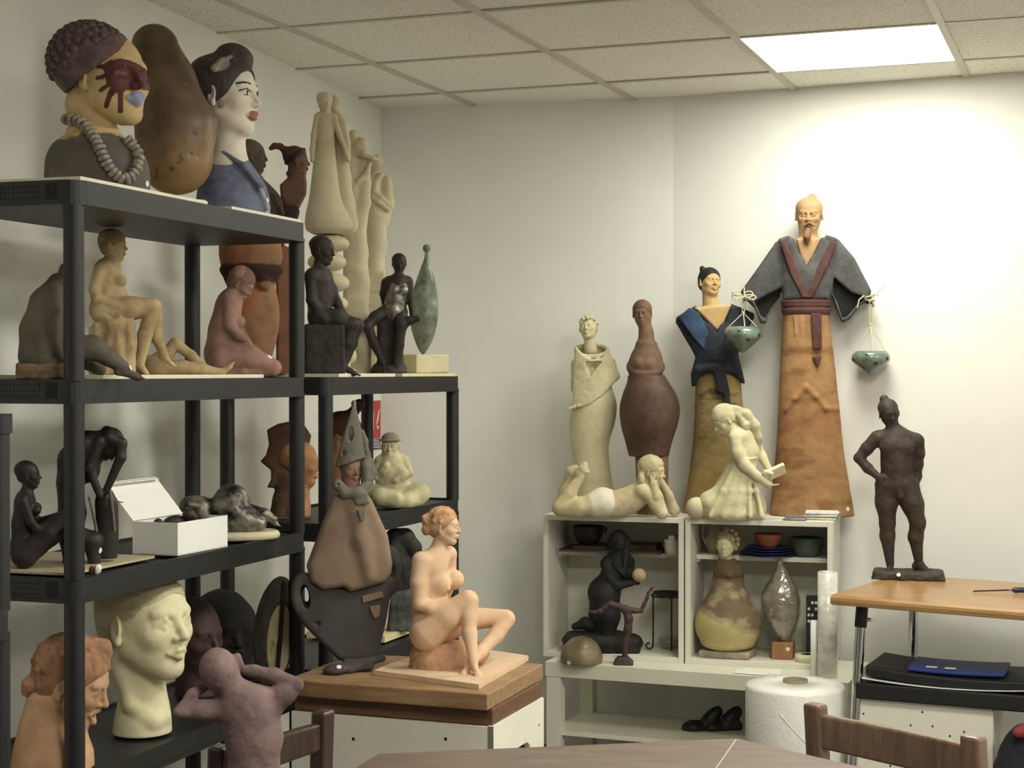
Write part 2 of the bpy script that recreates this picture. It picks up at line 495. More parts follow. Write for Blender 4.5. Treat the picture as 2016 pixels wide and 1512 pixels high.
    def solve(self, st, rough=0.0, rfreq=.1, seed=0):
        f, lo = self.field(st)
        if hasattr(self, 'cut'):
            yy = np.arange(f.shape[1]) * st + lo[1]
            f = np.maximum(f, (self.cut - yy)[None, :, None].astype(np.float32))
        V, Fc = surface_nets(f, lo, st)
        if len(V):      # drop stray crumbs and inner bubbles
            lab = np.arange(len(V)); e = np.concatenate([Fc[:, [0, 1]], Fc[:, [1, 2]], Fc[:, [2, 3]]])
            while True:
                m = np.minimum(lab[e[:, 0]], lab[e[:, 1]]); l2 = lab.copy()
                np.minimum.at(l2, e[:, 0], m); np.minimum.at(l2, e[:, 1], m); l2 = l2[l2]
                if (l2 == lab).all(): break
                lab = l2
            c = np.bincount(lab, minlength=len(V)); keep = c[lab] > .03 * len(V)
            if not keep.all():
                ix = np.cumsum(keep) - 1; Fc = ix[Fc[keep[Fc].all(1)]]; V = V[keep]
        if rough > 0 and len(V): V = V + vnormals(V, Fc) * (vnoise(V * rfreq, seed)[:, None] * rough)
        self.V = V; self.Fc = Fc
        return V, Fc
def vnormals(V, Fc):
    n = np.zeros_like(V)
    e1 = V[Fc[:, 2]] - V[Fc[:, 0]]; e2 = V[Fc[:, 3]] - V[Fc[:, 1]]
    fn = np.cross(e1, e2)
    for c in range(4): np.add.at(n, Fc[:, c], fn)
    return n / np.maximum(np.linalg.norm(n, axis=1, keepdims=True), 1e-9)
def vnoise(p, seed=0):
    """value noise, 3 octaves, about -1..1"""
    out = np.zeros(len(p)); amp = 1.0; tot = 0
    for o in range(3):
        q = p * (2 ** o) + 37.7 * o + seed * 11.3
        i = np.floor(q).astype(np.int64); f = q - i; f = f * f * (3 - 2 * f)
        acc = 0
        for a in (0, 1):
            for b in (0, 1):
                for c in (0, 1):
                    h = ((i[:, 0] + a) * 73856093) ^ ((i[:, 1] + b) * 19349663) ^ ((i[:, 2] + c) * 83492791)
                    h = (h * 1103515245 + 12345) & 0x7fffffff
                    r = (h % 10007) / 5003.5 - 1
                    acc = acc + r * np.where(a, f[:, 0], 1 - f[:, 0]) * np.where(b, f[:, 1], 1 - f[:, 1]) * np.where(c, f[:, 2], 1 - f[:, 2])
        out += acc * amp; tot += amp; amp *= .5
    return out / tot

class Fig:
    """a sculpture: an Empty at its base with sculpted parts; pixel coordinates are measured about (ax, ay), the point of its base"""
    def __init__(self, name, label, cat, ax, ay, depth, z, group=None):
        self.ax, self.ay = ax, ay
        a, _ = ray(ax, ay)
        self.root = empty(name, (a * depth, depth, z))
        tag(self.root, label, cat, group)
        h = math.atan2(a, 1.0)
        self.root.rotation_euler = (0, 0, -h)
        self.s = depth / F
        self.off = px_y(z, depth) - ay
        self.base0 = ay; self.ay = ay + self.off
        self.parts = {}
        FIGS.append((name, ax, ay, depth, self.off))
    def sc(self, k=6.0): return Sc(self.ax, self.ay, k, self.base0)
    def loc(self, V):
        V = np.asarray(V, float)
        return np.stack([V[:, 0], -V[:, 2], V[:, 1]], 1) * self.s
    def put(self, name, sc, mat, st=2.0, parent=None, rough=0.0, rfreq=.1, seed=0, color=None, label=None):
        V, Fc = sc.solve(st * STEP, rough, rfreq, seed)
        me = mesh_np(name, self.loc(V), Fc)
        if color is not None:
            c = color(V[:, 0] + self.ax, self.ay - V[:, 1], V[:, 2])
            ca = me.color_attributes.new('paint', 'FLOAT_COLOR', 'POINT')
            ca.data.foreach_set('color', np.concatenate([c, np.ones((len(c), 1))], 1).astype(np.float32).ravel())
        o = link(name, me, mat, parent or self.root)
        if label: o['label'] = label
        self.parts[name] = sc
        return o
    def dot(self, sc, x, y, r, mat=None, name='price_sticker', back=False):
        """a round paper sticker on the surface of sc seen at photo pixel (x, y)"""
        V = sc.V; p = np.array([x - self.ax, self.ay - y])
        d2 = ((V[:, :2] - p) ** 2).sum(1)
        near = np.where(d2 < max(9.0, (r * .9) ** 2))[0]
        if len(near) == 0: near = np.array([d2.argmin()])
        N = vnormals(V, sc.Fc)
        i = near[np.argmax(V[near, 2])]
        sel = near[V[near, 2] > V[i, 2] - 2.5 * r]
        n = N[sel].mean(0); n /= np.linalg.norm(n)
        c = np.array([p[0], p[1], V[sel, 2].mean()]) 
        top = ((V[sel] - c) @ n).max(); c = c + n * (top + .4)
        a = np.cross(n, [0, 1, 0.0]); a /= np.linalg.norm(a); b = np.cross(n, a)
        ring = [c + (a * math.cos(t) + b * math.sin(t)) * r for t in np.linspace(0, 2 * math.pi, 16, endpoint=False)]
        ring2 = [q - n * .8 for q in ring]
        vs = self.loc(np.array(ring + ring2))
        m = len(ring)
        fs = [tuple(range(m)), tuple(range(2 * m - 1, m - 1, -1))] + [(i, m + i, m + (i + 1) % m, (i + 1) % m) for i in range(m)]
        o = link(name, mesh_from(name, vs, fs), mat or MAT_STICKER, self.root)
        return o
    def tubes(self, name, pts, r, mat, parent=None, n=8):
        """thin tube through pixel points (x, y, w)"""
        V = self.loc(np.array([[p[0] - self.ax, self.ay - p[1], p[2]] for p in pts], float))
        mb = MB().tube([Vector(v) for v in V], [q * self.s for q in r] if isinstance(r, (list, tuple)) else r * self.s, n)
        return mb.build(name, mat, parent or self.root)
FIGS = []
STEP = 1.24
def mesh_np(name, V, Fc):
    me = bpy.data.meshes.new(name)
    n, m = len(V), len(Fc)
    me.vertices.add(n); me.vertices.foreach_set('co', np.ascontiguousarray(V, np.float32).ravel())
    me.loops.add(m * 4); me.loops.foreach_set('vertex_index', np.ascontiguousarray(Fc, np.int32).ravel())
    me.polygons.add(m); me.polygons.foreach_set('loop_start', np.arange(0, m * 4, 4, dtype=np.int32))
    me.polygons.foreach_set('use_smooth', np.ones(m, bool))
    me.update(calc_edges=True)
    return me
MAT_STICKER = material('paper_sticker', srgb(232, 230, 220), .6)
# ------------------------------------------------------------------ the room
CEIL = CAMZ + 1.003
WL = lambda Y: -.891 + .269 * (Y - 4.78)                 # left wall X at depth Y
P_COR, P_KINK = (WL(6.226), 6.226), (.593, 5.985)
P_R = (3.2, 5.985 - .46 * (3.2 - .593))
P_RB, P_LB = (3.2, -2.6), (WL(-2.6), -2.6)
ROOM = [P_LB, P_RB, P_R, P_KINK, P_COR]                 # counter-clockwise from above
m_wall = material('white_painted_plaster', srgb(234, 233, 226), .8, .05, 3, .12, 180, dist=.001)
m_floor = material('grey_vinyl_floor', srgb(116, 110, 104), .5, .2, 30, 0)
def wall(name, p, q, t=.12):
    d = (Vector(q) - Vector(p)).normalized(); n = Vector((d.y, -d.x))
    e = .0
    poly = [Vector(p) - d * e, Vector(q) + d * e, Vector(q) + d * e + n * t, Vector(p) - d * e + n * t]
    return tag(MB().prism([(v.x, v.y) for v in poly], 0, CEIL + .1).build(name, m_wall), kind='structure')
wall('wall_left', P_COR, P_LB)
wall('wall_back', P_KINK, P_COR)
wall('wall_right', P_R, P_KINK)
wall('wall_side', P_RB, P_R)
wall('wall_front', P_LB, P_RB)
tag(MB().prism(ROOM, -.1, 0).build('floor', m_floor), kind='structure')

# suspended ceiling: a grid of metal bars with mineral fibre tiles lying on it
TH, T = .352, .6
GA, GB = Vector((math.cos(TH), -math.sin(TH))), Vector((math.sin(TH), math.cos(TH)))
G0 = Vector((-1.427, 4.402))
def g(i, j): return G0 + GA * (i * T) + GB * (j * T)
def clip(poly, region):
    out = list(poly)
    n = len(region)
    for i in range(n):
        a, b = Vector(region[i]), Vector(region[(i + 1) % n]); e = b - a
        inp, out = out, []
        side = lambda p: e.x * (p[1] - a.y) - e.y * (p[0] - a.x)
        for j in range(len(inp)):
            p, q = inp[j], inp[(j + 1) % len(inp)]
            sp, sq = side(p), side(q)
            if sp >= 0: out.append(p)
            if (sp >= 0) != (sq >= 0):
                t = sp / (sp - sq); out.append((p[0] + (q[0] - p[0]) * t, p[1] + (q[1] - p[1]) * t))
        if len(out) < 3: return []
    return out
def tile_mat():
    m = material('mineral_fibre_tile', srgb(240, 237, 224), .9, 0, 1, .5, 260, dist=.0015)
    nt = m.node_tree; N = nt.nodes; L = nt.links; b = N['Principled BSDF']
    tc = N.new('ShaderNodeTexCoord')
    n = N.new('ShaderNodeTexNoise'); n.inputs['Scale'].default_value = 130; n.inputs['Detail'].default_value = 5
    L.new(tc.outputs['Object'], n.inputs['Vector'])
    r = N.new('ShaderNodeValToRGB')
    r.color_ramp.elements[0].position = .30; r.color_ramp.elements[0].color = (*srgb(120, 112, 96), 1)
    r.color_ramp.elements[1].position = .40; r.color_ramp.elements[1].color = (*srgb(240, 237, 224), 1)
    L.new(n.outputs['Fac'], r.inputs['Fac']); L.new(r.outputs['Color'], b.inputs['Base Color'])
    return m
m_tile = tile_mat()
m_bar = material('cream_enamelled_grid_bar', srgb(196, 190, 168), .45, .05, 20)
ceil = MB().prism(ROOM, CEIL + .06, CEIL + .1).build('ceiling', m_tile)
tag(ceil, kind='structure')
BARW, BARH = .012, .004
LIGHTS = [(3, 2), (4, -1), (7, -1), (4, -4), (7, -4)]
rng = random.Random(4)
for i in range(-5, 9):
    for j in range(-14, 5):
        if (i, j) in LIGHTS: continue
        e = .006
        q = [g(i + e / T, j + e / T), g(i + 1 - e / T, j + e / T), g(i + 1 - e / T, j + 1 - e / T), g(i + e / T, j + 1 - e / T)]
        q = clip([(v.x, v.y) for v in q], ROOM)
        if len(q) < 3: continue
        dz = rng.uniform(-.0015, .0015) + .0035
        MB().prism(q, CEIL + dz, CEIL + dz + .018).build('ceiling_tile', m_tile, ceil)
for k in range(-5, 10):          # bars along the room
    q = clip([tuple(g(k, -14) - GA * BARW), tuple(g(k, -14) + GA * BARW), tuple(g(k, 5) + GA * BARW), tuple(g(k, 5) - GA * BARW)], ROOM)
    if len(q) >= 3: MB().prism(q, CEIL - BARH + .001, CEIL + .004).build('grid_bar', m_bar, ceil)
for k in range(-14, 6):          # cross bars
    q = clip([tuple(g(-5, k) - GB * BARW * .8), tuple(g(9, k) - GB * BARW * .8), tuple(g(9, k) + GB * BARW * .8), tuple(g(-5, k) + GB * BARW * .8)], ROOM)
    if len(q) >= 3: MB().prism(q, CEIL - BARH + .003, CEIL + .004).build('cross_bar', m_bar, ceil)
m_frame = material('white_enamelled_steel', srgb(220, 218, 208), .4)
def emitter(name, s):
    m = bpy.data.materials.new(name); m.use_nodes = True; N = m.node_tree.nodes
    N.clear(); e = N.new('ShaderNodeEmission'); e.inputs[0].default_value = (*LIGHT_COL, 1); e.inputs[1].default_value = s
    o = N.new('ShaderNodeOutputMaterial'); m.node_tree.links.new(e.outputs[0], o.inputs[0]); return m
m_em1, m_em2 = emitter('lit_diffuser_bright', PANEL_IN_VIEW), emitter('lit_diffuser', PANEL_OTHER)
for n, (i, j) in enumerate(LIGHTS):
    c = g(i + .5, j + .5)
    r = empty('ceiling_light_panel', (c.x, c.y, CEIL), -TH)
    tag(r, 'square glowing fluorescent panel set in the tiled ceiling near the wall' if n == 0 else 'glowing fluorescent ceiling panel over the rest of the room', 'ceiling light',
        None if n == 0 else 'ceiling lights over the rest of the room')
    h = .292
    MB().box(-h, h, -h, h, .001, .004).build('diffuser', m_em1 if n == 0 else m_em2, r)
    fr = MB()
    for a, b, c_, d in ((-.3, -h, -.3, .3), (h, .3, -.3, .3), (-h, h, -.3, -h), (-h, h, h, .3)): fr.box(a, b, c_, d, -.001, .02)
    fr.build('frame', m_frame, r)
    MB().box(-h, h, -h, h, .012, .05).build('housing', m_frame, r)

# ------------------------------------------------------------------ black plastic shelving units
m_blk = material('black_plastic', srgb(25, 27, 31), .5, .15, 40, .25, 400, dist=.0006)
m_blk2 = material('black_plastic_shelf_top', srgb(25, 27, 30), .5, .25, 25, .2, 300, dist=.0006)
def rrect(x0, x1, y0, y1, r, n=6):
    out = []
    for cx, cy, a0 in ((x1 - r, y1 - r, 0), (x0 + r, y1 - r, 90), (x0 + r, y0 + r, 180), (x1 - r, y0 + r, 270)):
        for k in range(n + 1):
            a = math.radians(a0 + 90 * k / n); out.append((cx + r * math.cos(a), cy + r * math.sin(a)))
    return out
SHELF_Z = [1.765, 1.384, 1.003, .622, .241]
RIM = .043
POST_R = .0195
def shelving(label, corner, direction, Ln, D, tops, post_top=None):
    """corner: near front corner; local x runs along the front, local y to the wall"""
    d = Vector(direction).normalized(); ang = math.atan2(d.y, d.x)
    u = empty('plastic_shelving_unit', (corner[0], corner[1], 0), ang)
    tag(u, label, 'shelving unit', 'black plastic shelving units')
    inset = .0215
    pp = [(inset, inset), (Ln - inset, inset), (inset, D - inset), (Ln - inset, D - inset)]
    for n, z in enumerate(tops):
        mb = MB()
        R = .035
        mb.prism(rrect(0, Ln, 0, D, R), z - RIM, z - .006)
        mb.prism(rrect(-.003, Ln + .003, -.003, D + .003, R + .003), z - RIM - .004, z - RIM + .004)
        o = rrect(0, Ln, 0, D, R); i_ = rrect(.012, Ln - .012, .012, D - .012, R - .012)
        m = len(o)
        vs = [(p[0], p[1], z - .006) for p in o] + [(p[0], p[1], z) for p in o] + [(p[0], p[1], z) for p in i_] + [(p[0], p[1], z - .006) for p in i_]
        fs = []
        for k in range(m):
            k2 = (k + 1) % m
            for a in range(3): fs.append((a * m + k, a * m + k2, (a + 1) * m + k2, (a + 1) * m + k))
        mb.add(vs, fs)
        sh = mb.build('shelf', m_blk2, u)
        # end panel: recess with rows of grip pips and a dark slot
        g_ = MB()
        for r_ in range(3):
            for c_ in range(16):
                yy = .085 + c_ * .0095
                if yy > D - .09: break
                g_.box(-.0018, .0005, yy, yy + .0035, z - .034 + r_ * .0105, z - .0305 + r_ * .0105)
        g_.build('grip_pips', m_blk, sh)
        MB().box(-.001, .0006, .045, .07, z - .036, z - .006).build('end_slot', material('slot_shadow_black', srgb(12, 12, 14), .8), sh)
        zb = tops[n + 1] if n + 1 < len(tops) else 0
        for p in pp:
            MB().tube([(p[0], p[1], zb - (.003 if zb else 0)), (p[0], p[1], z - RIM - .002)], POST_R, 20).build('post', m_blk, u)
    if post_top:
        for p in pp: MB().tube([(p[0], p[1], tops[0] - .004), (p[0], p[1], post_top - .03)], POST_R, 20).tube([(p[0], p[1], post_top - .03), (p[0], p[1], post_top)], POST_R + .004, 20).build('post', m_blk, u)
    return u
U1C, U1D, U1L, UD = Vector((-.8266, 3.09)), Vector((.339, 1)).normalized(), 1.0, .335
U2F, U2D, U2L = Vector((-.1575, 5.067)), GB.normalized(), .915
U2C = U2F - U2D * U2L
shelving('black plastic shelving unit with busts on its top shelf', U1C, U1D, U1L, UD, SHELF_Z)
shelving('black plastic shelving unit with tall cream figures on its top shelf', U2C, U2D, U2L, UD, SHELF_Z[1:])
U3F = Vector((-.777, 2.55))
shelving('black plastic shelving unit of which only a corner post shows', U3F - U1D * .9, U1D, .9, .335, [1.03, .65, .27], 1.333)
def on_shelf(unit, px, t):
    """depth Y where the sight line of column px meets the line t metres behind the shelf's front edge"""
    c, d = ((U1C, U1D), (U2C, U2D))[unit - 1]
    n = Vector((-d.y, d.x))
    a, _ = ray(px, 756)
    q = c + n * t
    # a*Y = q.x + d.x/d.y*(Y-q.y)
    s = d.x / d.y
    return (q.x - s * q.y) / (a - s)

def board(name, label, poly, z0, z1, mat, cat='board', group=None):
    c = Vector((sum(p[0] for p in poly) / len(poly), sum(p[1] for p in poly) / len(poly)))
    return tag(MB().prism([(p[0] - c.x, p[1] - c.y) for p in poly], 0, z1 - z0).build(name, mat, None, (c.x, c.y, z0)), label, cat, group)
def shelf_poly(unit, s0, s1, t0, t1):
    c, d = ((U1C, U1D), (U2C, U2D))[unit - 1]; n = Vector((-d.y, d.x))
    return [tuple(c + d * s + n * t) for s, t in ((s0, t0), (s1, t0), (s1, t1), (s0, t1))]
m_board = material('cream_laminate_board', srgb(232, 224, 196), .5, .08, 12)
m_boardy = material('pale_yellow_board', srgb(226, 212, 150), .6, .12, 12)
board('laminate_board', 'cream board under the painted bust with bead necklace', shelf_poly(1, .03, .52, .012, .31), 1.765, 1.774, m_board)
board('laminate_board', 'cream board under the blue-robed bust', shelf_poly(1, .63, .985, .012, .31), 1.765, 1.774, m_board)
board('laminate_board', 'cream board under the seated draped woman and the pink kneeling woman', shelf_poly(1, .12, .80, .02, .31), 1.384, 1.392, m_board)
board('laminate_board', 'cream board under the dark seated man', shelf_poly(2, .08, .44, .012, .32), 1.384, 1.393, m_board)
board('laminate_board', 'yellowish board under the green spindle sculpture and seated woman', shelf_poly(2, .49, .895, .012, .32), 1.384, 1.393, m_boardy)
m_plyl = material('pale_plywood', srgb(196, 180, 140), .6, .25, 30, stretch=(1, 8, 1))
board('plywood_board', 'thin pale plywood sheet under the two dark nude women', shelf_poly(1, .045, .36, .05, .31), 1.003, 1.008, m_plyl)
board('laminate_board', 'yellow board under the grey ring sculpture', shelf_poly(2, .45, .80, .05, .30), .622, .640, m_boardy)

# ------------------------------------------------------------------ white cube cabinets on a low bench
m_white = material('white_lacquered_board', srgb(226, 222, 206), .45, .06, 6)
m_white2 = material('white_laminate_bench', srgb(222, 220, 196), .4, .04, 5)
K0 = Vector((.1095, 5.70)); KD = Vector((.907, -.265)).normalized(); KN = Vector((-KD.y, KD.x))
KANG = math.atan2(KD.y, KD.x)
KTOP, KBOT, KW, KDEP = .896, .398, .498, .295
m_scuff = material('scuffed_white_board', srgb(224, 220, 204), .5, 0, 9, col2=srgb(120, 112, 96), ramp=(.16, .26))
def cube_cab(off, label, shelf_z):
    c = K0 + KD * off
    r = empty('cube_cabinet', (c.x, c.y, KBOT), KANG)
    tag(r, label, 'cabinet', 'white cube cabinets')
    t = .018; H = KTOP - KBOT
    MB().rbox(0, t, 0, KDEP, 0, H, .0015).build('side_panel', m_scuff, r)
    MB().rbox(KW - t, KW, 0, KDEP, 0, H, .0015).build('side_panel', m_scuff, r)
    MB().rbox(t, KW - t, 0, KDEP, H - t, H, .0015).build('top_panel', m_white, r)
    MB().rbox(t, KW - t, 0, KDEP, 0, t, .0015).build('bottom_panel', m_scuff, r)
    MB().box(t, KW - t, KDEP - .006, KDEP, t, H - t).build('back_panel', m_white, r)
    MB().rbox(t + .001, KW - t - .001, .118, KDEP - .008, shelf_z - .016, shelf_z, .0015).build('shelf', m_white, r)
    for x in (t, KW - t - .012): MB().box(x, x + .012, .13, .155, shelf_z - .026, shelf_z - .017).build('shelf_support', m_white, r)
    return r
SHZ_A, SHZ_B = .362, .362
cube_cab(0, 'white cube cabinet holding the kneeling woman with a pale ball', SHZ_A)
cube_cab(.503, 'white cube cabinet holding the gourd-shaped lady', SHZ_B)
def kpt(s, t): 
    p = K0 + KD * s + KN * t
    return p
BENCH = .398
B0 = Vector((.115, 5.60)); BD = Vector((1, -.40)).normalized(); BN = Vector((-BD.y, BD.x)); BANG = math.atan2(BD.y, BD.x)
bn = empty('low_bench', (B0.x, B0.y, 0), BANG); tag(bn, 'low white bench with square legs under the cube cabinets', 'bench')
BL, BDP = 1.04, .40
MB().rbox(0, BL, 0, BDP, BENCH - .05, BENCH, .001).build('bench_top', m_white2, bn)
for x in (.003, BL - .053):
    for y in (.003, BDP - .053): MB().rbox(x, x + .05, y, y + .05, 0, BENCH - .05, .001).build('leg', m_white2, bn)
MB().rbox(.01, BL - .01, .02, BDP - .02, .143, .157, .001).build('lower_shelf', m_white2, bn)

# ------------------------------------------------------------------ drilled white boxes: pedestal and the one under the desk
m_pb = material('white_melamine', srgb(232, 226, 210), .45, .05, 10)
m_core = material('grey_chipboard_edge', srgb(140, 132, 112), .8, .3, 80)
m_hole = material('drill_hole_dark', srgb(30, 26, 22), .9)
PED_Z = .607
SCL = .717 / .91
A_ = Vector((-.053, 4.594)) * SCL
PD = GA; PN = GB
ped = empty('drilled_white_box', (A_.x, A_.y, 0), -TH); tag(ped, 'white melamine box with a cut-out handle, carrying wooden boards', 'storage box', 'drilled white boxes')
PW, PDP = .505, .345
MB().rbox(-PW, -.014, .0, .016, 0, PED_Z - .002, .001).build('front_panel', m_pb, ped)
MB().rbox(-PW, -PW + .016, .017, PDP, 0, PED_Z - .002, .001).build('side_panel', m_pb, ped)
MB().rbox(-PW + .017, -.017, PDP - .016, PDP, 0, PED_Z - .002, .001).build('back_panel', m_pb, ped)
MB().box(-PW + .017, -.017, .017, PDP - .017, PED_Z - .02, PED_Z - .004).build('top_panel', m_pb, ped)
MB().box(-.0138, .0, .0, .0015, 0, PED_Z - .001).build('core_edge', m_core, ped)
def panel_with_slot(y0, y1, z0, z1, sy, sz, sw, sh, t=.014):
    """side panel (local x = -t..0) with a rounded slot cut through"""
    outer = [(y0, z0), (y1, z0), (y1, z1), (y0, z1)]
    n = 8; slot = []
    for cx, a0 in ((sy + sw / 2 - sh / 2, -90), (sy - sw / 2 + sh / 2, 90)):
        for k in range(n + 1):
            a = math.radians(a0 + 180 * k / n); slot.append((cx + sh / 2 * math.cos(a), sz + sh / 2 * math.sin(a)))
    bm = bmesh.new()
    rings = []
    for x in (-t, 0):
        o = [bm.verts.new((x, *p)) for p in outer]; i_ = [bm.verts.new((x, *p)) for p in slot]
        es = [bm.edges.new((r[k], r[(k + 1) % len(r)])) for r in (o, i_) for k in range(len(r))]
        bmesh.ops.triangle_fill(bm, edges=es, use_beauty=True)
        rings.append((o, i_))
    for w_ in (0, 1):
        a, b = rings[0][w_], rings[1][w_]
        for k in range(len(a)): bm.faces.new((a[k], a[(k + 1) % len(a)], b[(k + 1) % len(a)], b[k]))
    bmesh.ops.recalc_face_normals(bm, faces=bm.faces)
    me = bpy.data.meshes.new('handle_panel'); bm.to_mesh(me); bm.free(); return me
link('handle_panel', panel_with_slot(.0015, PDP, 0, PED_Z, .185, PED_Z - .115, .13, .065), m_pb, ped)
for x, z in ((-.345, PED_Z - .055), (-.115, PED_Z - .037), (-.345, .2), (-.115, .2)):
    MB().tube([(x, -.0006, z), (x, .003, z)], .004, 14).build('screw_hole', m_hole, ped)
for y, z in ((.06, PED_Z - .075), (.31, PED_Z - .06), (.335, PED_Z - .155)):
    MB().tube([(.0006, y, z), (-.003, y, z)], .003, 10).build('screw_hole', m_hole, ped)
m_wood1 = material('oak_board', srgb(170, 130, 84), .5, 0, 6, .15, 60, col2=srgb(138, 100, 60), stretch=(1.2, 14, 14), dist=.001)
m_wood2 = material('brown_wood_board', srgb(124, 82, 50), .5, 0, 6, .15, 60, col2=srgb(92, 58, 34), stretch=(1.5, 14, 14), dist=.001)
o = MB().rbox(-.50, -.004, .006, PDP - .006, 0, .0375, .003).build('wooden_board', m_wood2, None, (A_.x, A_.y, PED_Z), -TH)
tag(o, 'dark brown plank lying directly on the white melamine box', 'board')
TOPZ = PED_Z + .0375 + .0385
# upper slab with a rounded, wane left end
ub = [(-.45, -.02)] + [(-.475 + .0 + .035 * math.cos(a), .03 - .05 * math.sin(a)) for a in (2.0, 2.5, 3.0)] + [(-.51, .10), (-.512, .2), (-.50, .29), (-.46, .345), (-.38, .36), (-.012, .375), (-.006, -.02)]
ub = ub[::-1]
o = MB().prism(ub, 0, .0375).build('wooden_board', m_wood1, None, (A_.x, A_.y, PED_Z + .038), -TH)
tag(o, 'thick light oak slab with a rounded end under the terracotta nude', 'board')
bev = o.modifiers.new('soft_edges', 'BEVEL'); bev.width = .003; bev.segments = 2; bev.limit_method = 'ANGLE'
# box under the desk
DQ = at_z(1686, 1373.5, .405); DQ2 = at_z(1955, 1396, .405)
dd = Vector((DQ2.x - DQ.x, DQ2.y - DQ.y)); dang = math.atan2(dd.y, dd.x); dw = dd.length
db = empty('drilled_white_box', (DQ.x, DQ.y, 0), dang); tag(db, 'cream drilled panel box standing under the wooden desk', 'storage box', 'drilled white boxes')
MB().rbox(0, dw, 0, .016, 0, .405, .002).build('front_panel', m_pb, db)
for x in (.0, dw - .016): MB().rbox(x, x + .016, .017, .3, 0, .405, .001).build('side_panel', m_pb, db)
MB().rbox(.017, dw - .017, .017, .3, .387, .404, .001).build('top_panel', m_pb, db)
for px, py in ((1816, 1402), (1737, 1428), (1793, 1428), (1836, 1430), (1898, 1441), (1870, 1449), (1728, 1491), (1753, 1508), (1783, 1510), (1900, 1500), (1700, 1405)):
    # pixel on the front plane
    a, b_ = ray(px, py)
    nn = Vector((-dd.y, dd.x)).normalized(); Y = (DQ.xy.dot(nn)) / (a * nn.x + nn.y)
    p = Vector((a * Y, Y)) - DQ.xy
    MB().tube([(p.dot(dd.normalized()), -.0008, CAMZ + b_ * Y), (p.dot(dd.normalized()), .003, CAMZ + b_ * Y)], .0032, 10).build('screw_hole', m_hole, db)

# ------------------------------------------------------------------ desk on chrome legs
DZ = .72
d0 = at_z(1636, 1171, DZ); d1 = at_z(2016, 1201, DZ)
DV = Vector((d1.x - d0.x, d1.y - d0.y)).normalized(); DVN = Vector((-DV.y, DV.x)); DANG = math.atan2(DV.y, DV.x)
desk = empty('desk', (d0.x, d0.y, 0), DANG); tag(desk, 'desk with honey-coloured wood top and chrome legs', 'desk')
m_desk = material('honey_wood_veneer', srgb(184, 136, 66), .32, 0, 5, .05, 40, col2=srgb(160, 112, 50), stretch=(1.2, 12, 12), dist=.0006, coat=.15)
m_chrome = material('chrome', srgb(200, 200, 200), .14, metal=1.0)
m_dkcol = material('dark_metal', srgb(30, 30, 32), .4, metal=.3)
DL, DDP = 1.5, .60
dt = MB()
prof = [(0.004, .0), (-.004, -.008), (-.006, -.016), (-.003, -.028), (.006, -.031)]   # rounded, undercut front edge
n = len(prof)
vs = []
for x in (0, DL):
    for (yy, zz) in prof: vs.append((x, yy, DZ + zz))
    vs += [(x, DDP, DZ - .031), (x, DDP, DZ)]
m_ = n + 2
fs = [tuple(range(m_)), tuple(range(2 * m_ - 1, m_ - 1, -1))] + [(k, m_ + k, m_ + (k + 1) % m_, (k + 1) % m_) for k in range(m_)]
dt.add(vs, fs)
dt.build('desk_top', m_desk, desk)
def dleg(x, y, x2, y2):
    MB().tube([(x2, y2, 0), (x2 * .12 + x * .88, y2 * .12 + y * .88, DZ - .095), ], .0155, 20).build('leg', m_chrome, desk)
    MB().tube([(x2 * .13 + x * .87, y2 * .13 + y * .87, DZ - .10), (x, y, DZ - .031)], .0185, 16).build('leg_bracket', m_dkcol, desk)
    MB().tube([(x + .01, y - .005, DZ - .075), (x + .034, y - .012, DZ - .075)], .006, 10).build('bracket_knob', m_chrome, desk)
dleg(.075, .065, .045, .03); dleg(.075, DDP - .07, .06, DDP - .04); dleg(DL - .075, .065, DL - .045, .03); dleg(DL - .075, DDP - .07, DL - .06, DDP - .04)
MB().box(.1, DL - .1, DDP - .08, DDP - .055, DZ - .07, DZ - .032).build('rear_rail', m_dkcol, desk)

# ------------------------------------------------------------------ table in the foreground, chairs
m_table = material('brown_wood_table', srgb(122, 102, 90), .38, 0, 7, .08, 60, col2=srgb(98, 78, 66), stretch=(1.5, 14, 10), dist=.0006)
TZ = .72
tb = empty('dining_table', (.1, 2.3, 0)); tag(tb, 'brown wooden table with a seam between its leaves', 'table')
P1, P2, P3 = at_z(745, 1484, TZ).xy, at_z(1448, 1454, TZ).xy, at_z(1700, 1512, TZ).xy
P3 = P2 + (P3 - P2) * 2.6
sd = (at_z(1416, 1500, TZ).xy - P2)
S2 = P2 + sd * 5.2; 
P0 = P1 + (at_z(700, 1512, TZ).xy - P1) * 8
off = Vector((.1, 2.3))
P4 = P3 + (S2 - P2) * .5
mkp = lambda ps: [tuple(p - off) for p in ps]
lf = [P0, S2, P2, P1]; rt = [S2 + Vector((.0025, 0)), P4, P3, P2 + Vector((.0035, -.0005))]
lo_ = MB().prism(mkp(lf), TZ - .03, TZ).build('table_leaf', m_table, tb)
MB().prism(mkp(rt), TZ - .03, TZ).build('table_leaf', m_table, tb)
MB().prism(mkp([S2, S2 + Vector((.0025, 0)), P2 + Vector((.0035, -.0005)), P2]), TZ - .028, TZ - .0008).build('seam_strip', material('pale_seam', srgb(176, 158, 140), .5), tb)
lc = [P0 + Vector((.30, .12)), P1 + Vector((.34, -.40)), P2 + Vector((-.05, -.60)), P4 + Vector((-.25, .05))]
for p in lc: MB().rbox(p.x - off.x - .025, p.x - off.x + .025, p.y - off.y - .025, p.y - off.y + .025, 0, TZ - .03, .004).build('leg', m_table, tb)

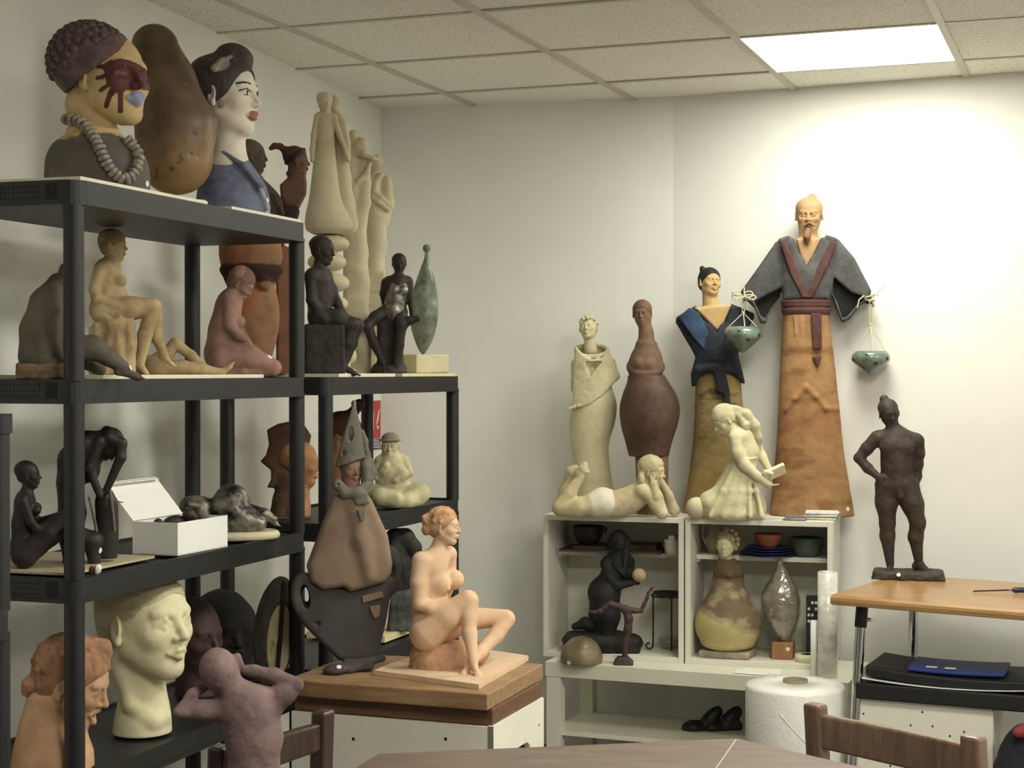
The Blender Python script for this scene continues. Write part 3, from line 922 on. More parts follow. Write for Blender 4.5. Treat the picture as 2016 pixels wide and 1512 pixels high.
m_chair = material('dark_stained_wood', srgb(72, 48, 38), .3, 0, 6, .05, 60, col2=srgb(52, 34, 28), stretch=(10, 10, 1.5), dist=.0006, coat=.3)
m_chair2 = material('brown_varnished_wood', srgb(126, 98, 76), .35, 0, 6, .05, 60, col2=srgb(98, 74, 56), stretch=(10, 10, 1.5), dist=.0006, coat=.2)
def chair(label, pl, pr, topz, mat, seat_dir, lean=.03, rail=(.022, .085), bow=.02, pw=.019):
    """pl, pr: ground plan of the two back posts (Vector), seat_dir +1: the seat lies to the right of pl->pr"""
    mid = (pl + pr) / 2; d = pr - pl; W = d.length
    r = empty('wooden_chair', (mid.x, mid.y, 0), math.atan2(d.y, d.x)); tag(r, label, 'chair', 'wooden chairs at the table')
    s = seat_dir; h = W / 2
    for x in (-h, h):
        pts = [(x, 0, 0), (x, 0, .45), (x, -s * lean * .4, topz - .15), (x, -s * lean, topz - .004)]
        mb = MB()
        vs = []
        secs = [(p, pw) for p in pts]
        for (px_, py_, pz_), q in secs:
            vs += [(px_ - q, py_ - q * .8, pz_), (px_ + q, py_ - q * .8, pz_), (px_ + q, py_ + q * .8, pz_), (px_ - q, py_ + q * .8, pz_)]
        fs = [(3, 2, 1, 0)] + [(4 * i + k, 4 * i + (k + 1) % 4, 4 * i + 4 + (k + 1) % 4, 4 * i + 4 + k) for i in range(3) for k in range(4)] + [(12, 13, 14, 15)]
        mb.add(vs, fs)
        o = mb.build('back_post', mat, r)
        bv = o.modifiers.new('soft_edges', 'BEVEL'); bv.width = .006; bv.segments = 3; bv.limit_method = 'ANGLE'
    def brail(z0, z1, name):
        n = 14; vs = []; fs = []
        for i in range(n + 1):
            u = i / n; x = -h + pw * .7 + (W - pw * 1.4) * u; y = -s * (-bow * 4 * u * (1 - u)) * -1 - s * lean * ((z0 + z1) / 2 - .45) / (topz - .45)
            dz = .006 * math.sin(math.pi * u)
            for yy, zz in ((y - .009, z0 - dz), (y + .009, z0 - dz), (y + .009, z1 - dz * .5), (y - .009, z1 - dz * .5)): vs.append((x, yy, zz))
        for i in range(n):
            for k in range(4): fs.append((4 * i + k, 4 * i + (k + 1) % 4, 4 * i + 4 + (k + 1) % 4, 4 * i + 4 + k))
        fs += [(3, 2, 1, 0), (4 * n, 4 * n + 1, 4 * n + 2, 4 * n + 3)]
        o = MB().add(vs, fs).build(name, mat, r)
        bv = o.modifiers.new('soft_edges', 'BEVEL'); bv.width = .005; bv.segments = 2; bv.limit_method = 'ANGLE'
    brail(topz - rail[1], topz - rail[0], 'top_rail'); brail(topz - rail[1] - .105, topz - rail[1] - .045, 'lower_rail')
    MB().rbox(-h - .01, h + .01, -.0 if s > 0 else -.38, .38 if s > 0 else .0, .43, .455, .006).build('seat', mat, r)
    for x in (-h, h): MB().rbox(x - .017, x + .017, s * .36 - .017, s * .36 + .017, 0, .43, .004).build('front_leg', mat, r)
    for x in (-h, h): MB().rbox(x - .01, x + .01, min(.02 * s, .34 * s), max(.02 * s, .34 * s), .18, .2, .003).build('stretcher', mat, r)
    return r
cl, cr_ = at_z(1619, 1378, .79).xy, at_z(1930, 1440, .79).xy
chair('brown wooden chair with a curved ladder back, pushed up to the table', cl, cr_, .79, m_chair2, -1, lean=-.02)
cl, cr_ = at_z(425, 1462, .79).xy, at_z(627, 1393, .79).xy
chair('dark stained wooden chair standing behind the mauve torso', cl, cr_, .79, m_chair, -1, lean=-.01, rail=(.024, .075))
# ------------------------------------------------------------------ sculptures: helpers
class HF:
    """head frame: the same axes a Sc.head() uses, for hair, hats, beards"""
    def __init__(self, sc, c, s, yaw=0, pitch=0, roll=0):
        self.sc, self.s = sc, s; self.R = _rot(yaw, pitch, roll); self.C = sc._p(c)
    def T(self, p):
        v = self.C + self.R @ (np.array(p, float) * self.s)
        return (v[0] + self.sc.ax, self.sc.ay - v[1], v[2])
    def ell(self, p, r, k=.03, op=1, yaw=0, pitch=0, roll=0):
        self.sc.ell(self.T(p), [q * self.s for q in r], k=k * self.s, op=op, R=self.R @ _rot(yaw, pitch, roll)); return self
    def cap(self, a, b, ra, rb=None, k=.03, op=1):
        self.sc.cap(self.T(a), self.T(b), ra * self.s, (ra if rb is None else rb) * self.s, k * self.s, op); return self
    def hair(self, pad=.035, low=-.1, front=.3, line=.26):
        """cap of hair: inflated skull with the face carved out; low = how far down the nape"""
        self.ell((0, .15, -.09), (.335 + pad, .36 + pad, .40 + pad), .01)
        self.ell((0, low, -.2), (.29 + pad, .26, .26), .1)
        self.ell((0, -.2, front), (.36, .2 + line, .33), .03, -1)
        self.ell((0, -.62, .06), (.6, .42, .5), .03, -1)
        return self
def hair_on(sc, c, s, yaw=0, pitch=0, roll=0, pad=.02):
    """hair modelled in one piece with the head"""
    h = HF(sc, c, s, yaw, pitch, roll)
    h.ell((0, .2, -.13), (.36 + pad, .33 + pad, .38 + pad), .02); h.ell((0, -.06, -.26), (.27, .2, .17), .08)
    return h
def local_head(f, c, s, yaw=0, pitch=0, roll=0):
    """photo coordinates -> head coordinates (x, y, z in head heights)"""
    R = _rot(yaw, pitch, roll); C = np.array([c[0] - f.ax, f.ay - c[1], c[2]])
    return lambda x, y, w_: ((np.stack([x - f.ax, f.ay - y, w_], 1) - C) @ R / s).T
def surf(sc, x, y, r=3):
    V = sc.V; d2 = (V[:, 0] + sc.ax - x) ** 2 + (sc.ay - V[:, 1] - y) ** 2
    n = np.where(d2 < r * r)[0]
    if len(n) == 0: n = np.array([d2.argmin()])
    return float(V[n, 2].max())
def seg_d(x, y, a, b):
    ax, ay = a; bx, by = b; L = (bx - ax) ** 2 + (by - ay) ** 2 + 1e-9
    t = np.clip(((x - ax) * (bx - ax) + (y - ay) * (by - ay)) / L, 0, 1)
    return np.sqrt((x - ax - t * (bx - ax)) ** 2 + (y - ay - t * (by - ay)) ** 2)
def in_poly(x, y, pts):
    ins = np.zeros(len(x), bool); m = len(pts)
    for i in range(m):
        (x0, y0), (x1, y1) = pts[i], pts[(i + 1) % m]
        c = (y >= y0) != (y >= y1)
        ins ^= c & (x < x0 + (y - y0) * (x1 - x0) / (y1 - y0 + 1e-9))
    return ins
def sm(a, b, t): 
    u = np.clip((t - a) / (b - a), 0, 1); return u * u * (3 - 2 * u)
def lerp(c, col, m): return c * (1 - m[:, None]) + np.array(srgb(*col))[None] * m[:, None]
def fill(x, col): return np.tile(np.array(srgb(*col)), (len(x), 1))
def nz(x, y, w_, f, seed=0): return vnoise(np.stack([x, y, w_], 1) * f, seed)
m_paint = material('painted_ceramic', (1, 1, 1), .62, .14, 30, .25, 120, attr='paint', spec=.35, dist=.001)
m_paintg = material('glazed_ceramic', (1, 1, 1), .22, .10, 30, .1, 60, attr='paint', spec=.5, dist=.001, coat=.3)
m_paintr = material('rough_painted_clay', (1, 1, 1), .85, .22, 26, .6, 80, attr='paint', spec=.2, dist=.002)

# ================================================================== unit one, top shelf
Z1, Z2, Z3, Z4 = 1.774, 1.392, 1.008, .622
# ---- painted bust with bead necklace
f = Fig('painted_bust', 'grey-shouldered bust with yellow face, dark red eye paint and bead necklace', 'bust', 195, 380, on_shelf(1, 195, .16), Z1)
LHb = local_head(f, (219, 158, 0), 190, 43, 8)
def bustcol(x, y, w_):
    u_, v_, z_ = LHb(x, y, w_)
    c = fill(x, (204, 172, 108))
    c = lerp(c, (150, 122, 82), sm(.15, .6, nz(x, y, w_, .03)) * sm(215, 170, x) * .8)
    red = in_poly(x, y, [(197, 141), (215, 131), (236, 126), (255, 127), (276, 133), (290, 140), (292, 178), (276, 180), (262, 186), (247, 186), (238, 196), (222, 192), (212, 180), (206, 166), (205, 152)])
    for a, b, r in (((200, 143), (194, 143), 4), ((208, 161), (193, 164), 4.5), ((214, 178), (198, 188), 4), ((218, 190), (209, 217), 5), ((236, 186), (235, 226), 5.5), ((222, 190), (214, 200), 5)):
        red |= seg_d(x, y, a, b) < r
    c = lerp(c, (94, 44, 38), (red & (w_ > -30)).astype(float))
    c = lerp(c, (120, 82, 72), ((seg_d(x, y, (226, 155), (246, 154)) < 3.2) | (seg_d(x, y, (272, 163), (280, 162)) < 3)).astype(float))
    lips = ((u_ / .105) ** 2 + ((v_ + .275) / .068) ** 2 < 1) & (z_ > .24)
    c = lerp(c, (150, 154, 200), lips.astype(float))
    edge = 276 - .06 * (x - 190) + 26 * nz(x, y * .3, w_ * .3, .035, 3)
    body = sm(-2, 2, y - edge)
    c = lerp(c, (92, 84, 78), body)
    return lerp(c, (122, 114, 106), body * sm(.2, .8, nz(x, y, w_, .025, 7)) * .7)
b = f.sc(10)
hd = dict(c=(197, 157), s=193, yaw=60, pitch=8)
b.head((219, 158, 0), 190, 43, 8, 0, lips=1.5, nose=.95, jaw=1.15)
b.limb([(172, 205, -16, 42), (184, 262, -10, 40), (190, 305, -6, 58)], 16)
b.prof([(192, 380, 101, 62), (192, 340, 101, 64), (190, 305, 94, 60), (186, 280, 74, 50), (186, 262, 46, 40)], k=26, wc=-6)
f.put('bust', b, m_paint, 1.7, color=bustcol)
hdw = f.sc(3)
m_purple = clay('purple_brown_clay', (112, 88, 88), .35, .7, .4, 30, 120, c2=(78, 58, 60))
hdw.ell((178, 120, -6), (79, 76, 78), k=1)
hdw.box((261, 222, 0), (160, 110, 160), roll=36.7, rd=2, k=6, op=-1)
f.put('headdress', hdw, m_purple, 2.0)
hb = f.sc(3)
hb.ell((183, 122, -6), (83, 80, 80), k=1)
hb.box((263, 226, 0), (160, 110, 160), roll=36.7, rd=2, k=6, op=-1)
hb.box((114, 24, 0), (160, 105, 160), roll=36.7, rd=2, k=6, op=-1)
f.put('headband', hb, m_purple, 2.0, rough=2.0, rfreq=.05)
kn = MB(); kn.lathe([(.001, -.008), (.012, -.005), (.0135, .0), (.011, .006), (.006, .009), (.0005, .0098)], n=10)
kme = kn.mesh('knob'); kme.materials.append(m_purple)
ga = math.pi * (3 - math.sqrt(5)); cnt = 0
nrm_cut = np.array([.598, -.80, 0])
for i in range(230):
    zz = 1 - 2 * (i + .5) / 230; r_ = math.sqrt(1 - zz * zz)
    n_ = np.array([r_ * math.cos(ga * i), r_ * math.sin(ga * i), zz])
    p = np.array([178 - 195, 380 - 120, -6]) + n_ * np.array([79, 76, 78])
    rel = p - np.array([178 - 195, 380 - 120, -6])
    if rel @ nrm_cut > -16: continue
    L_ = f.loc([p])[0]; q = Vector((n_[0], -n_[2], n_[1]))
    o = link('knob', kme, None, f.parts and f.root.children[1]); o.location = L_
    o.rotation_mode = 'QUATERNION'; o.rotation_quaternion = q.to_track_quat('Z', 'Y'); o.scale = (.72, .72, .8)
m_bead = clay('stone_bead', (178, 168, 152), .5, .6, .3, 60, 120, c2=(112, 100, 92), c3=(206, 198, 184))
bm_ = MB(); bm_.lathe([(.003, -.0052), (.0095, -.0052), (.0125, -.002), (.0125, .002), (.0095, .0052), (.003, .0052)], n=14, closed=True)
bme = bm_.mesh('bead'); bme.materials.append(m_bead)
path = [(133, 236), (152, 240), (170, 252), (184, 272), (196, 296), (206, 320), (220, 342), (240, 356), (257, 348), (268, 328), (271, 306), (262, 288), (250, 276)]
P_ = np.array(path, float); dl = np.r_[0, np.cumsum(np.hypot(*np.diff(P_, axis=0).T))]
nb = 27
for i in range(nb):
    t = dl[-1] * i / (nb - 1); x = np.interp(t, dl, P_[:, 0]); y = np.interp(t, dl, P_[:, 1])
    x2 = np.interp(t + 3, dl, P_[:, 0]); y2 = np.interp(t + 3, dl, P_[:, 1]); x1 = np.interp(t - 3, dl, P_[:, 0]); y1 = np.interp(t - 3, dl, P_[:, 1])
    w_ = surf(b, x, y, 7) + 5; w2 = surf(b, x2, y2, 7) + 5; w1 = surf(b, x1, y1, 7) + 5
    o = link('bead', bme, None, f.root); o.location = f.loc([[x - 195, 380 - y, w_]])[0]
    d_ = f.loc([[x2 - x1, y1 - y2, np.clip(w2 - w1, -4, 4)]])[0]
    o.rotation_mode = 'QUATERNION'; o.rotation_quaternion = Vector(d_).to_track_quat('Z', 'Y')
    s_ = 1.0 + .08 * math.sin(i * 2.3); o.scale = (s_, s_, 1.0)
f.dot(b, 287, 361, 6)

# ---- tall brown gourd form
f = Fig('gourd_sculpture', 'tall smooth brown gourd-shaped sculpture between the two painted busts', 'sculpture', 345, 392, on_shelf(1, 345, .22), Z1 - .009)
g_ = f.sc(30)
g_.limb([(307, 96, 0, 46), (325, 170, 0, 58), (345, 250, 0, 72), (346, 312, 0, 72)], 30)
g_.limb([(418, 232, 4, 8), (406, 262, 8, 10)], 14).sph((413, 214, 0), 7, 10)
g_.limb([(392, 196, 30, 3), (404, 222, 34, 3), (398, 248, 44, 3), (372, 276, 62, 3), (345, 292, 70, 3)], 5)
g_.limb([(345, 170, 56, 2), (365, 172, 52, 2.5), (378, 186, 46, 2)], 4)
for x, y, w_ in ((352, 236, 70), (375, 312, 66), (388, 314, 58), (300, 250, 60)): g_.sph((x, y, w_), 3, 3, -1)
g_.flat(391)
m_gourd = material('burnished_painted_clay', (1, 1, 1), .42, .25, 24, .25, 60, attr='paint', spec=.4, dist=.002)
def gourdcol(x, y, w_):
    n_ = nz(x, y, w_, .02, 9); n2 = nz(x, y, w_, .07, 4)
    c = fill(x, (112, 86, 56)); c = lerp(c, (84, 64, 44), sm(-.1, .5, n_))
    c = lerp(c, (164, 124, 68), sm(250, 340, y + .35 * (x - 345) + 40 * n_) * .85)
    return lerp(c, (66, 48, 34), sm(.35, .6, n2) * .8)
f.put('gourd', g_, m_gourd, 2.6, rough=1.2, rfreq=.03, color=gourdcol)

# ---- porcelain-faced bust in blue robe
f = Fig('blue_robed_bust', 'white-faced bust with dark swept-up hair and blue robe', 'bust', 458, 420, on_shelf(1, 458, .15), Z1)
LHg = local_head(f, (449, 192, 0), 160, 62, 4)
def facecol(x, y, w_):
    u_, v_, z_ = LHg(x, y, w_)
    c = fill(x, (234, 224, 204)); fr = z_ > .12
    c = lerp(c, (214, 172, 148), .3 * np.exp(-(((np.abs(u_) - .17) / .09) ** 2 + ((v_ + .14) / .08) ** 2)) * fr)
    a_ = np.abs(u_)
    brow = (np.abs(v_ - (.115 - 1.6 * (a_ - .14) ** 2)) < .012) & (a_ > .07) & (a_ < .24) & fr
    lid = (np.abs(v_ - (.038 - 3.6 * (a_ - .135) ** 2)) < .008) & (a_ > .05) & (a_ < .225) & fr
    lid2 = (np.abs(v_ + .034 - 2.0 * (a_ - .135) ** 2) < .004) & (a_ > .07) & (a_ < .2) & fr
    iris = (((a_ - .128) / .024) ** 2 + (v_ / .034) ** 2 < 1) & fr
    c = lerp(c, (52, 42, 38), (brow | lid | lid2 | iris).astype(float))
    return lerp(c, (178, 108, 100), (((u_ / .10) ** 2 + ((v_ + .272) / .062) ** 2 < 1) & (z_ > .2)).astype(float))
b = f.sc(8)
b.head((449, 192, 0), 160, 62, 4, 0, nose=.72, lips=1.0, wide=1.02)
b.limb([(446, 235, -4, 32), (450, 280, -6, 29), (450, 322, -6, 42)], 16)
f.put('head', b, m_paint, 1.5, color=facecol)
rb = f.sc(10)
rb.prof([(460, 420, 70, 54), (459, 385, 71, 54), (456, 352, 60, 48), (452, 325, 45, 40), (449, 304, 33, 32)], k=4, wc=-6)
rb.limb([(440, 304, 26, 4), (478, 330, 44, 5), (512, 372, 40, 5), (526, 412, 26, 5)], 6)
rb.flat(420)
def robecol(x, y, w_):
    c = fill(x, (122, 128, 158)); c = lerp(c, (96, 100, 130), sm(-.2, .5, nz(x, y, w_, .03)))
    return lerp(c, (176, 178, 196), np.clip((seg_d(x, y, (512, 380), (528, 420)) < 6) * 1., 0, 1))
f.put('robe', rb, m_paintr, 2.0, color=robecol)
m_hair = clay('dark_grey_brown_hair', (84, 76, 72), .3, .6, .4, 20, 100, c2=(60, 53, 50), stretch=(3, 3, 1))
hr = f.sc(6); h = HF(hr, (449, 192, 0), 160, 62, 4, 0)
h.hair(.05, -.05, .33, .28)
hr.ell((404, 156, 0), (25, 36, 40), roll=20, k=14); hr.ell((420, 195, 18), (16, 24, 18), roll=25, k=12)
hr.ell((460, 112, 0), (36, 26, 34), roll=-6, k=8); hr.ell((474, 122, 0), (24, 22, 30), k=8)
f.put('hair', hr, m_hair, 2.0, rough=1.0, rfreq=.06)
orn = f.sc(3)
orn.limb([(424, 146, 52, 8), (438, 132, 54, 6), (456, 120, 46, 3)], 5); orn.ell((438, 140, 54), (16, 10, 5), roll=25, k=4)
f.put('hair_ornament', orn, clay('mauve_white_ornament', (178, 160, 152), .3, .7, .5, 30, 60, c2=(128, 104, 98)), 1.6, rough=2, rfreq=.12)
er = f.sc(3); er.ell((437, 213, 50), (7, 9, 3), k=2)
f.put('ear_drop', er, clay('mauve_white_ornament', (178, 160, 152)), 1.6)
f.dot(rb, 522, 397, 5)

# ---- small drab bust and capped bust behind it
f = Fig('drab_bust', 'small grey-brown bust with wavy hair behind the blue-robed bust', 'bust', 520, 432, on_shelf(1, 520, .25), Z1)
b = f.sc(6)
b.head((499, 309, 0), 64, 84, 2, 0); h = hair_on(b, (499, 309, 0), 64, 84, 2, 0)
b.limb([(496, 330, 0, 14), (500, 352, 0, 15)], 8)
b.prof([(518, 432, 50, 36), (516, 400, 44, 34), (508, 370, 30, 26), (500, 350, 17, 18)], k=8)
b.limb([(505, 356, 18, 4), (535, 390, 28, 5), (556, 430, 22, 5)], 5); b.limb([(520, 390, 32, 3), (545, 432, 30, 3)], 4)
b.flat(432)
f.put('bust', b, clay('grey_brown_clay', (112, 96, 74), .35, .8, .5, 16, 80), 1.7, rough=.8, rfreq=.1)
f = Fig('capped_bust', 'small rust-brown bust in a pointed cap on a black foot', 'bust', 574, 434, on_shelf(1, 574, .16), Z1)
b = f.sc(4)
b.head((586, 318, 0), 54, 86, 2, 0, nose=1.1); b.limb([(580, 332, 0, 13), (580, 348, 0, 12)], 5)
b.tor((582, 344, 0), 14, 5, roll=-8, k=4, sz=.9)
b.poly([(551, 366), (574, 344), (600, 342), (604, 360), (603, 382), (588, 412), (561, 408), (553, 388)], 17, 0, 6, k=6)
f.put('bust', b, clay('rust_brown_clay', (108, 72, 48), .35, .6, .3, 20, 80), 1.5)
cp = f.sc(4); h = HF(cp, (586, 318, 0), 54, 86, 2, 0)
h.ell((0, .2, -.1), (.38, .36, .44), .01); h.ell((0, -.3, .12), (.7, .46, .62), .02, -1)
cp.limb([(578, 300, 0, 12), (564, 298, 0, 7), (552, 289, 0, 5.5), (541, 288, 0, 5), (534, 293, 0, 4.5)], 6)
f.put('cap', cp, clay('brown_cap_clay', (92, 60, 40), .3), 1.4)
bd = f.sc(3); bd.tor((581, 308, 0), 20.5, 5, roll=36, k=1, sz=.95)
f.put('cap_band', bd, clay('black_clay', (44, 40, 38), .3, .6), 1.4)
ft = f.sc(3); ft.poly([(558, 404), (588, 410), (590, 418), (585, 434), (562, 434)], 14, 0, 3); ft.flat(434)
f.put('foot', ft, clay('black_clay', (44, 40, 38), .3, .6), 1.6)

# ================================================================== unit one, second shelf
m_dkclay = clay('dark_grey_brown_clay', (104, 94, 80), .3, .75, .45, 14, 80)
f = Fig('hunched_figure', 'dark grey clay figure sitting hunched on a rough plinth, one leg stretched out', 'sculpture', 110, 748, on_shelf(1, 110, .10), Z2 - .008)
b = f.sc(10)
b.limb([(84, 700, 0, 46), (84, 650, 0, 40), (96, 600, 0, 34), (116, 562, 0, 24)], 14)
b.head((140, 552, 0), 62, 85, -30, 0); h = hair_on(b, (140, 552, 0), 62, 85, -30, 0); b.limb([(116, 560, 0, 18), (132, 556, 0, 15)], 8)
b.limb([(104, 572, 26, 15), (108, 612, 34, 13), (104, 652, 36, 12), (114, 694, 38, 9)], 6); b.hand((114, 694, 38), (124, 712, 38), 24, (0, 0, 1))
b.limb([(100, 690, 8, 30), (180, 684, 16, 24), (212, 704, 16, 17), (240, 724, 16, 12)], 8)
b.foot((240, 728, 16), (296, 738, 16), 58)
b.limb([(100, 700, -26, 28), (160, 704, -30, 20), (196, 728, -30, 12)], 8)
f.put('figure', b, m_dkclay, 2.0, rough=.7, rfreq=.08)
f.dot(b, 251, 724, 6)
pl = f.sc(4); pl.box((82, 733, 0), (45, 17, 46), rd=5); pl.flat(748)
f.put('plinth', pl, clay('rough_brown_clay', (132, 102, 76), .4, .9, .9, 30, 60, dist=.004), 2.0, rough=4, rfreq=.07)

m_tan = clay('tan_clay', (196, 168, 116), .28, .75, .4, 14, 80, c2=(150, 124, 80))
f = Fig('seated_draped_woman', 'tan clay woman sitting on a draped block beside reclining legs', 'sculpture', 240, 742, on_shelf(1, 240, .2), Z2)
b = f.sc(6)
b.head((226, 484, 0), 60, 72, 0, 0); h = hair_on(b, (226, 484, 0), 60, 72, 0, 0); b.sph((206, 472, 0), 8, 6)
b.limb([(222, 502, 0, 12), (219, 522, 0, 15)], 8)
b.limb([(214, 535, 0, 24), (208, 570, 0, 25), (208, 604, 0, 28)], 12); b.limb([(204, 528, 16, 15), (204, 528, -16, 15)], 10)
b.ell((236, 553, 12), (13, 12, 11), k=7); b.ell((238, 553, -12), (12, 12, 11), k=7); b.ell((232, 585, 0), (20, 22, 22), k=10)
b.limb([(198, 532, 24, 12), (188, 572, 30, 10), (192, 588, 34, 10), (226, 600, 34, 7)], 5); b.hand((226, 600, 34), (250, 600, 34), 24, (0, -1, .5))
b.limb([(210, 530, -24, 11), (230, 572, -30, 9), (240, 600, -26, 7)], 5)
b.limb([(204, 612, 14, 26), (256, 607, 18, 22), (298, 603, 18, 17)], 8); b.limb([(300, 606, 18, 16), (284, 660, 20, 14), (276, 710, 20, 9)], 6); b.foot((276, 716, 20), (296, 734, 26), 40)
b.limb([(204, 612, -14, 26), (256, 607, -18, 22), (300, 605, -18, 17)], 8); b.limb([(302, 610, -16, 15), (308, 664, -12, 12), (322, 700, -8, 8)], 6); b.foot((322, 702, -8), (350, 716, 0), 36)
b.ell((304, 602, 0), (10, 14, 22), k=6)
f.put('figure', b, m_tan, 1.5, rough=.5, rfreq=.1)
hr = f.sc(3); h = HF(hr, (226, 484, 0), 60, 72, 0, 0); h.hair(.055, -.08, .31, .21); hr.ell((205, 470, 0), (8, 9, 9), k=5); hr.sph((200, 463, 2), 4, 3)
f.put('hair', hr, clay('tan_clay_hair', (162, 136, 92), .35, .85, .7, 30, 60), 1.3, rough=1.2, rfreq=.14)
dr = f.sc(8); dr.box((226, 690, 0), (40, 56, 36), rd=8); dr.box((194, 694, -6), (16, 48, 34), rd=4)
dr.limb([(206, 622, 30, 10), (222, 640, 34, 8), (214, 690, 36, 7), (204, 738, 34, 6)], 10); dr.limb([(236, 628, 34, 7), (232, 680, 38, 6), (244, 738, 40, 7)], 12); dr.limb([(254, 640, 34, 5), (258, 690, 36, 6), (250, 738, 36, 7)], 12); dr.limb([(206, 616, 16, 12), (256, 622, 22, 9)], 10)
dr.flat(742)
f.put('draped_block', dr, m_tan, 2.0, rough=3.0, rfreq=.05)
f = Fig('reclining_legs', 'tan clay figure lying back with one knee raised at the edge of its board', 'sculpture', 380, 742, on_shelf(1, 380, .13), Z2)
b = f.sc(5)
b.limb([(300, 722, -8, 22), (322, 706, -4, 16), (346, 676, 0, 11)], 7); b.limb([(346, 676, 0, 11), (376, 700, 2, 10), (404, 724, 4, 7)], 5); b.foot((404, 728, 4), (432, 737, 6), 34)
b.limb([(300, 728, 14, 20), (360, 722, 16, 13), (400, 728, 16, 11), (428, 732, 16, 8)], 6); b.foot((434, 732, 16), (458, 702, 16), 40, side=(-1, -.3, 0))
b.limb([(300, 724, 0, 20), (270, 712, -14, 18)], 8); b.limb([(312, 652, -20, 6), (316, 680, -14, 7), (330, 700, -6, 7)], 5)
b.flat(742)
f.put('figure', b, m_tan, 1.5, rough=.4, rfreq=.1)

m_pink = clay('pink_clay', (166, 122, 106), .25, .72, .4, 14, 80, c2=(128, 92, 80))
f = Fig('kneeling_woman', 'pinkish clay woman kneeling with bowed head and hands in her lap', 'sculpture', 478, 744, on_shelf(1, 478, .10), Z2 - .008)
b = f.sc(8)
b.head((476, 560, 0), 62, 74, -34, 0); h = hair_on(b, (476, 560, 0), 62, 74, -34, 0); b.sph((474, 531, 0), 7, 5)
b.limb([(462, 568, 0, 13), (452, 590, 0, 17)], 8)
b.limb([(450, 606, 0, 27), (442, 650, 0, 28), (436, 690, 0, 32)], 14); b.ell((438, 702, 0), (33, 34, 40), k=10)
b.limb([(450, 588, 20, 14), (450, 588, -20, 14)], 10); b.ell((470, 636, 12), (12, 12, 11), k=6); b.ell((472, 632, -12), (12, 12, 11), k=6); b.ell((462, 668, 0), (22, 24, 26), k=12)
b.limb([(452, 592, 26, 13), (453, 642, 32, 11), (468, 660, 30, 10), (490, 676, 22, 7)], 6); b.hand((488, 674, 20), (498, 690, 14), 22, (1, -1, .4))
b.limb([(456, 592, -26, 12), (466, 640, -30, 10), (490, 676, -14, 7)], 6)
b.limb([(440, 704, 20, 30), (490, 704, 24, 24), (536, 722, 24, 16)], 8); b.limb([(534, 730, 24, 13), (480, 732, 26, 13), (440, 734, 24, 10)], 5)
b.limb([(440, 704, -20, 30), (490, 706, -24, 24), (540, 724, -20, 15)], 8); b.limb([(536, 730, -22, 13), (450, 734, -24, 11)], 5)
b.flat(744)
f.put('figure', b, m_pink, 1.6, rough=.4, rfreq=.1)
hr = f.sc(3); h = HF(hr, (476, 560, 0), 62, 74, -34, 0); h.hair(.045, -.08, .31, .22); hr.ell((472, 530, 0), (9, 8, 9), k=4); hr.sph((478, 526, 2), 4, 3)
f.put('hair', hr, clay('pink_clay_hair', (142, 102, 90), .35, .85, .7, 30, 60), 1.3, rough=1.0, rfreq=.14)
f.dot(b, 530, 703, 5)

f = Fig('torso_vase', 'large orange terracotta torso-shaped vase with a dark rough band', 'vase', 495, 740, on_shelf(1, 495, .235), Z2 - .008)
v = f.sc(6)
v.prof([(494, 740, 34), (496, 700, 40), (497, 650, 51), (497, 610, 53), (496, 575, 48), (494, 558, 46)], .7, k=5)
v.prof([(494, 562, 47), (495, 548, 54), (495, 524, 57), (495, 521, 52)], .7, k=3)
v.prof([(494, 524, 58), (494, 505, 62), (493, 488, 61), (492, 478, 58)], .7, k=4)
v.sph((520, 560, 30), 14, 8)
def vcol(x, y, w_):
    c = fill(x, (160, 114, 76)); n_ = nz(x, y, w_, .03)
    c = lerp(c, (178, 108, 68), sm(-.1, .5, n_)); c = lerp(c, (140, 100, 62), sm(.1, .7, -n_))
    edge = 6 * nz(x, y, w_, .06, 4)
    return lerp(c, (66, 46, 36), sm(518, 523, y + edge * .5) * sm(562, 554, y + edge))
f.put('vase', v, m_paintr, 2.0, rough=.8, rfreq=.08, color=vcol)
f = Fig('orange_plank', 'narrow orange-brown ceramic slab standing upright behind the torso vase', 'sculpture', 558, 738, on_shelf(1, 558, .20), Z2 - .008)
v = f.sc(3); v.box((559, 612, 0), (15, 126, 7), rd=3, yaw=12); v.limb([(557, 482, 0, 3), (554, 474, 0, 3), (560, 488, 2, 3)], 3); v.flat(738)
f.put('slab', v, clay('orange_brown_clay', (140, 84, 44), .35, .6, .3, 14, 60), 2.0)

# ================================================================== unit one, third shelf
m_black = clay('black_burnished_clay', (52, 45, 42), .3, .5, .25, 14, 80)
f = Fig('seated_nude_knees_up', 'small black clay woman sitting with her hands round her raised knees', 'sculpture', 66, 1117, on_shelf(1, 66, .17), Z3)
b = f.sc(7)
b.head((58, 935, 0), 54, 78, 2, 0, eyes=True); h = hair_on(b, (58, 935, 0), 54, 78, 2, 0)
b.limb([(56, 955, 0, 10), (52, 974, 0, 13)], 7)
b.limb([(50, 990, 0, 21), (46, 1030, 0, 19), (46, 1070, 0, 24)], 12); b.ell((48, 1088, 0), (27, 28, 34), k=10)
b.limb([(48, 980, 18, 11), (48, 980, -18, 11)], 9); b.ell((70, 1004, 10), (11, 10, 9), k=5); b.ell((72, 1000, -10), (10, 10, 9), k=5)
b.limb([(47, 984, 24, 10), (62, 1026, 28, 8), (72, 1040, 26, 8), (112, 1016, 14, 6)], 5); b.hand((110, 1018, 14), (128, 1010, 10), 22)
b.limb([(52, 984, -24, 10), (74, 1030, -24, 8), (118, 1014, -8, 6)], 5)
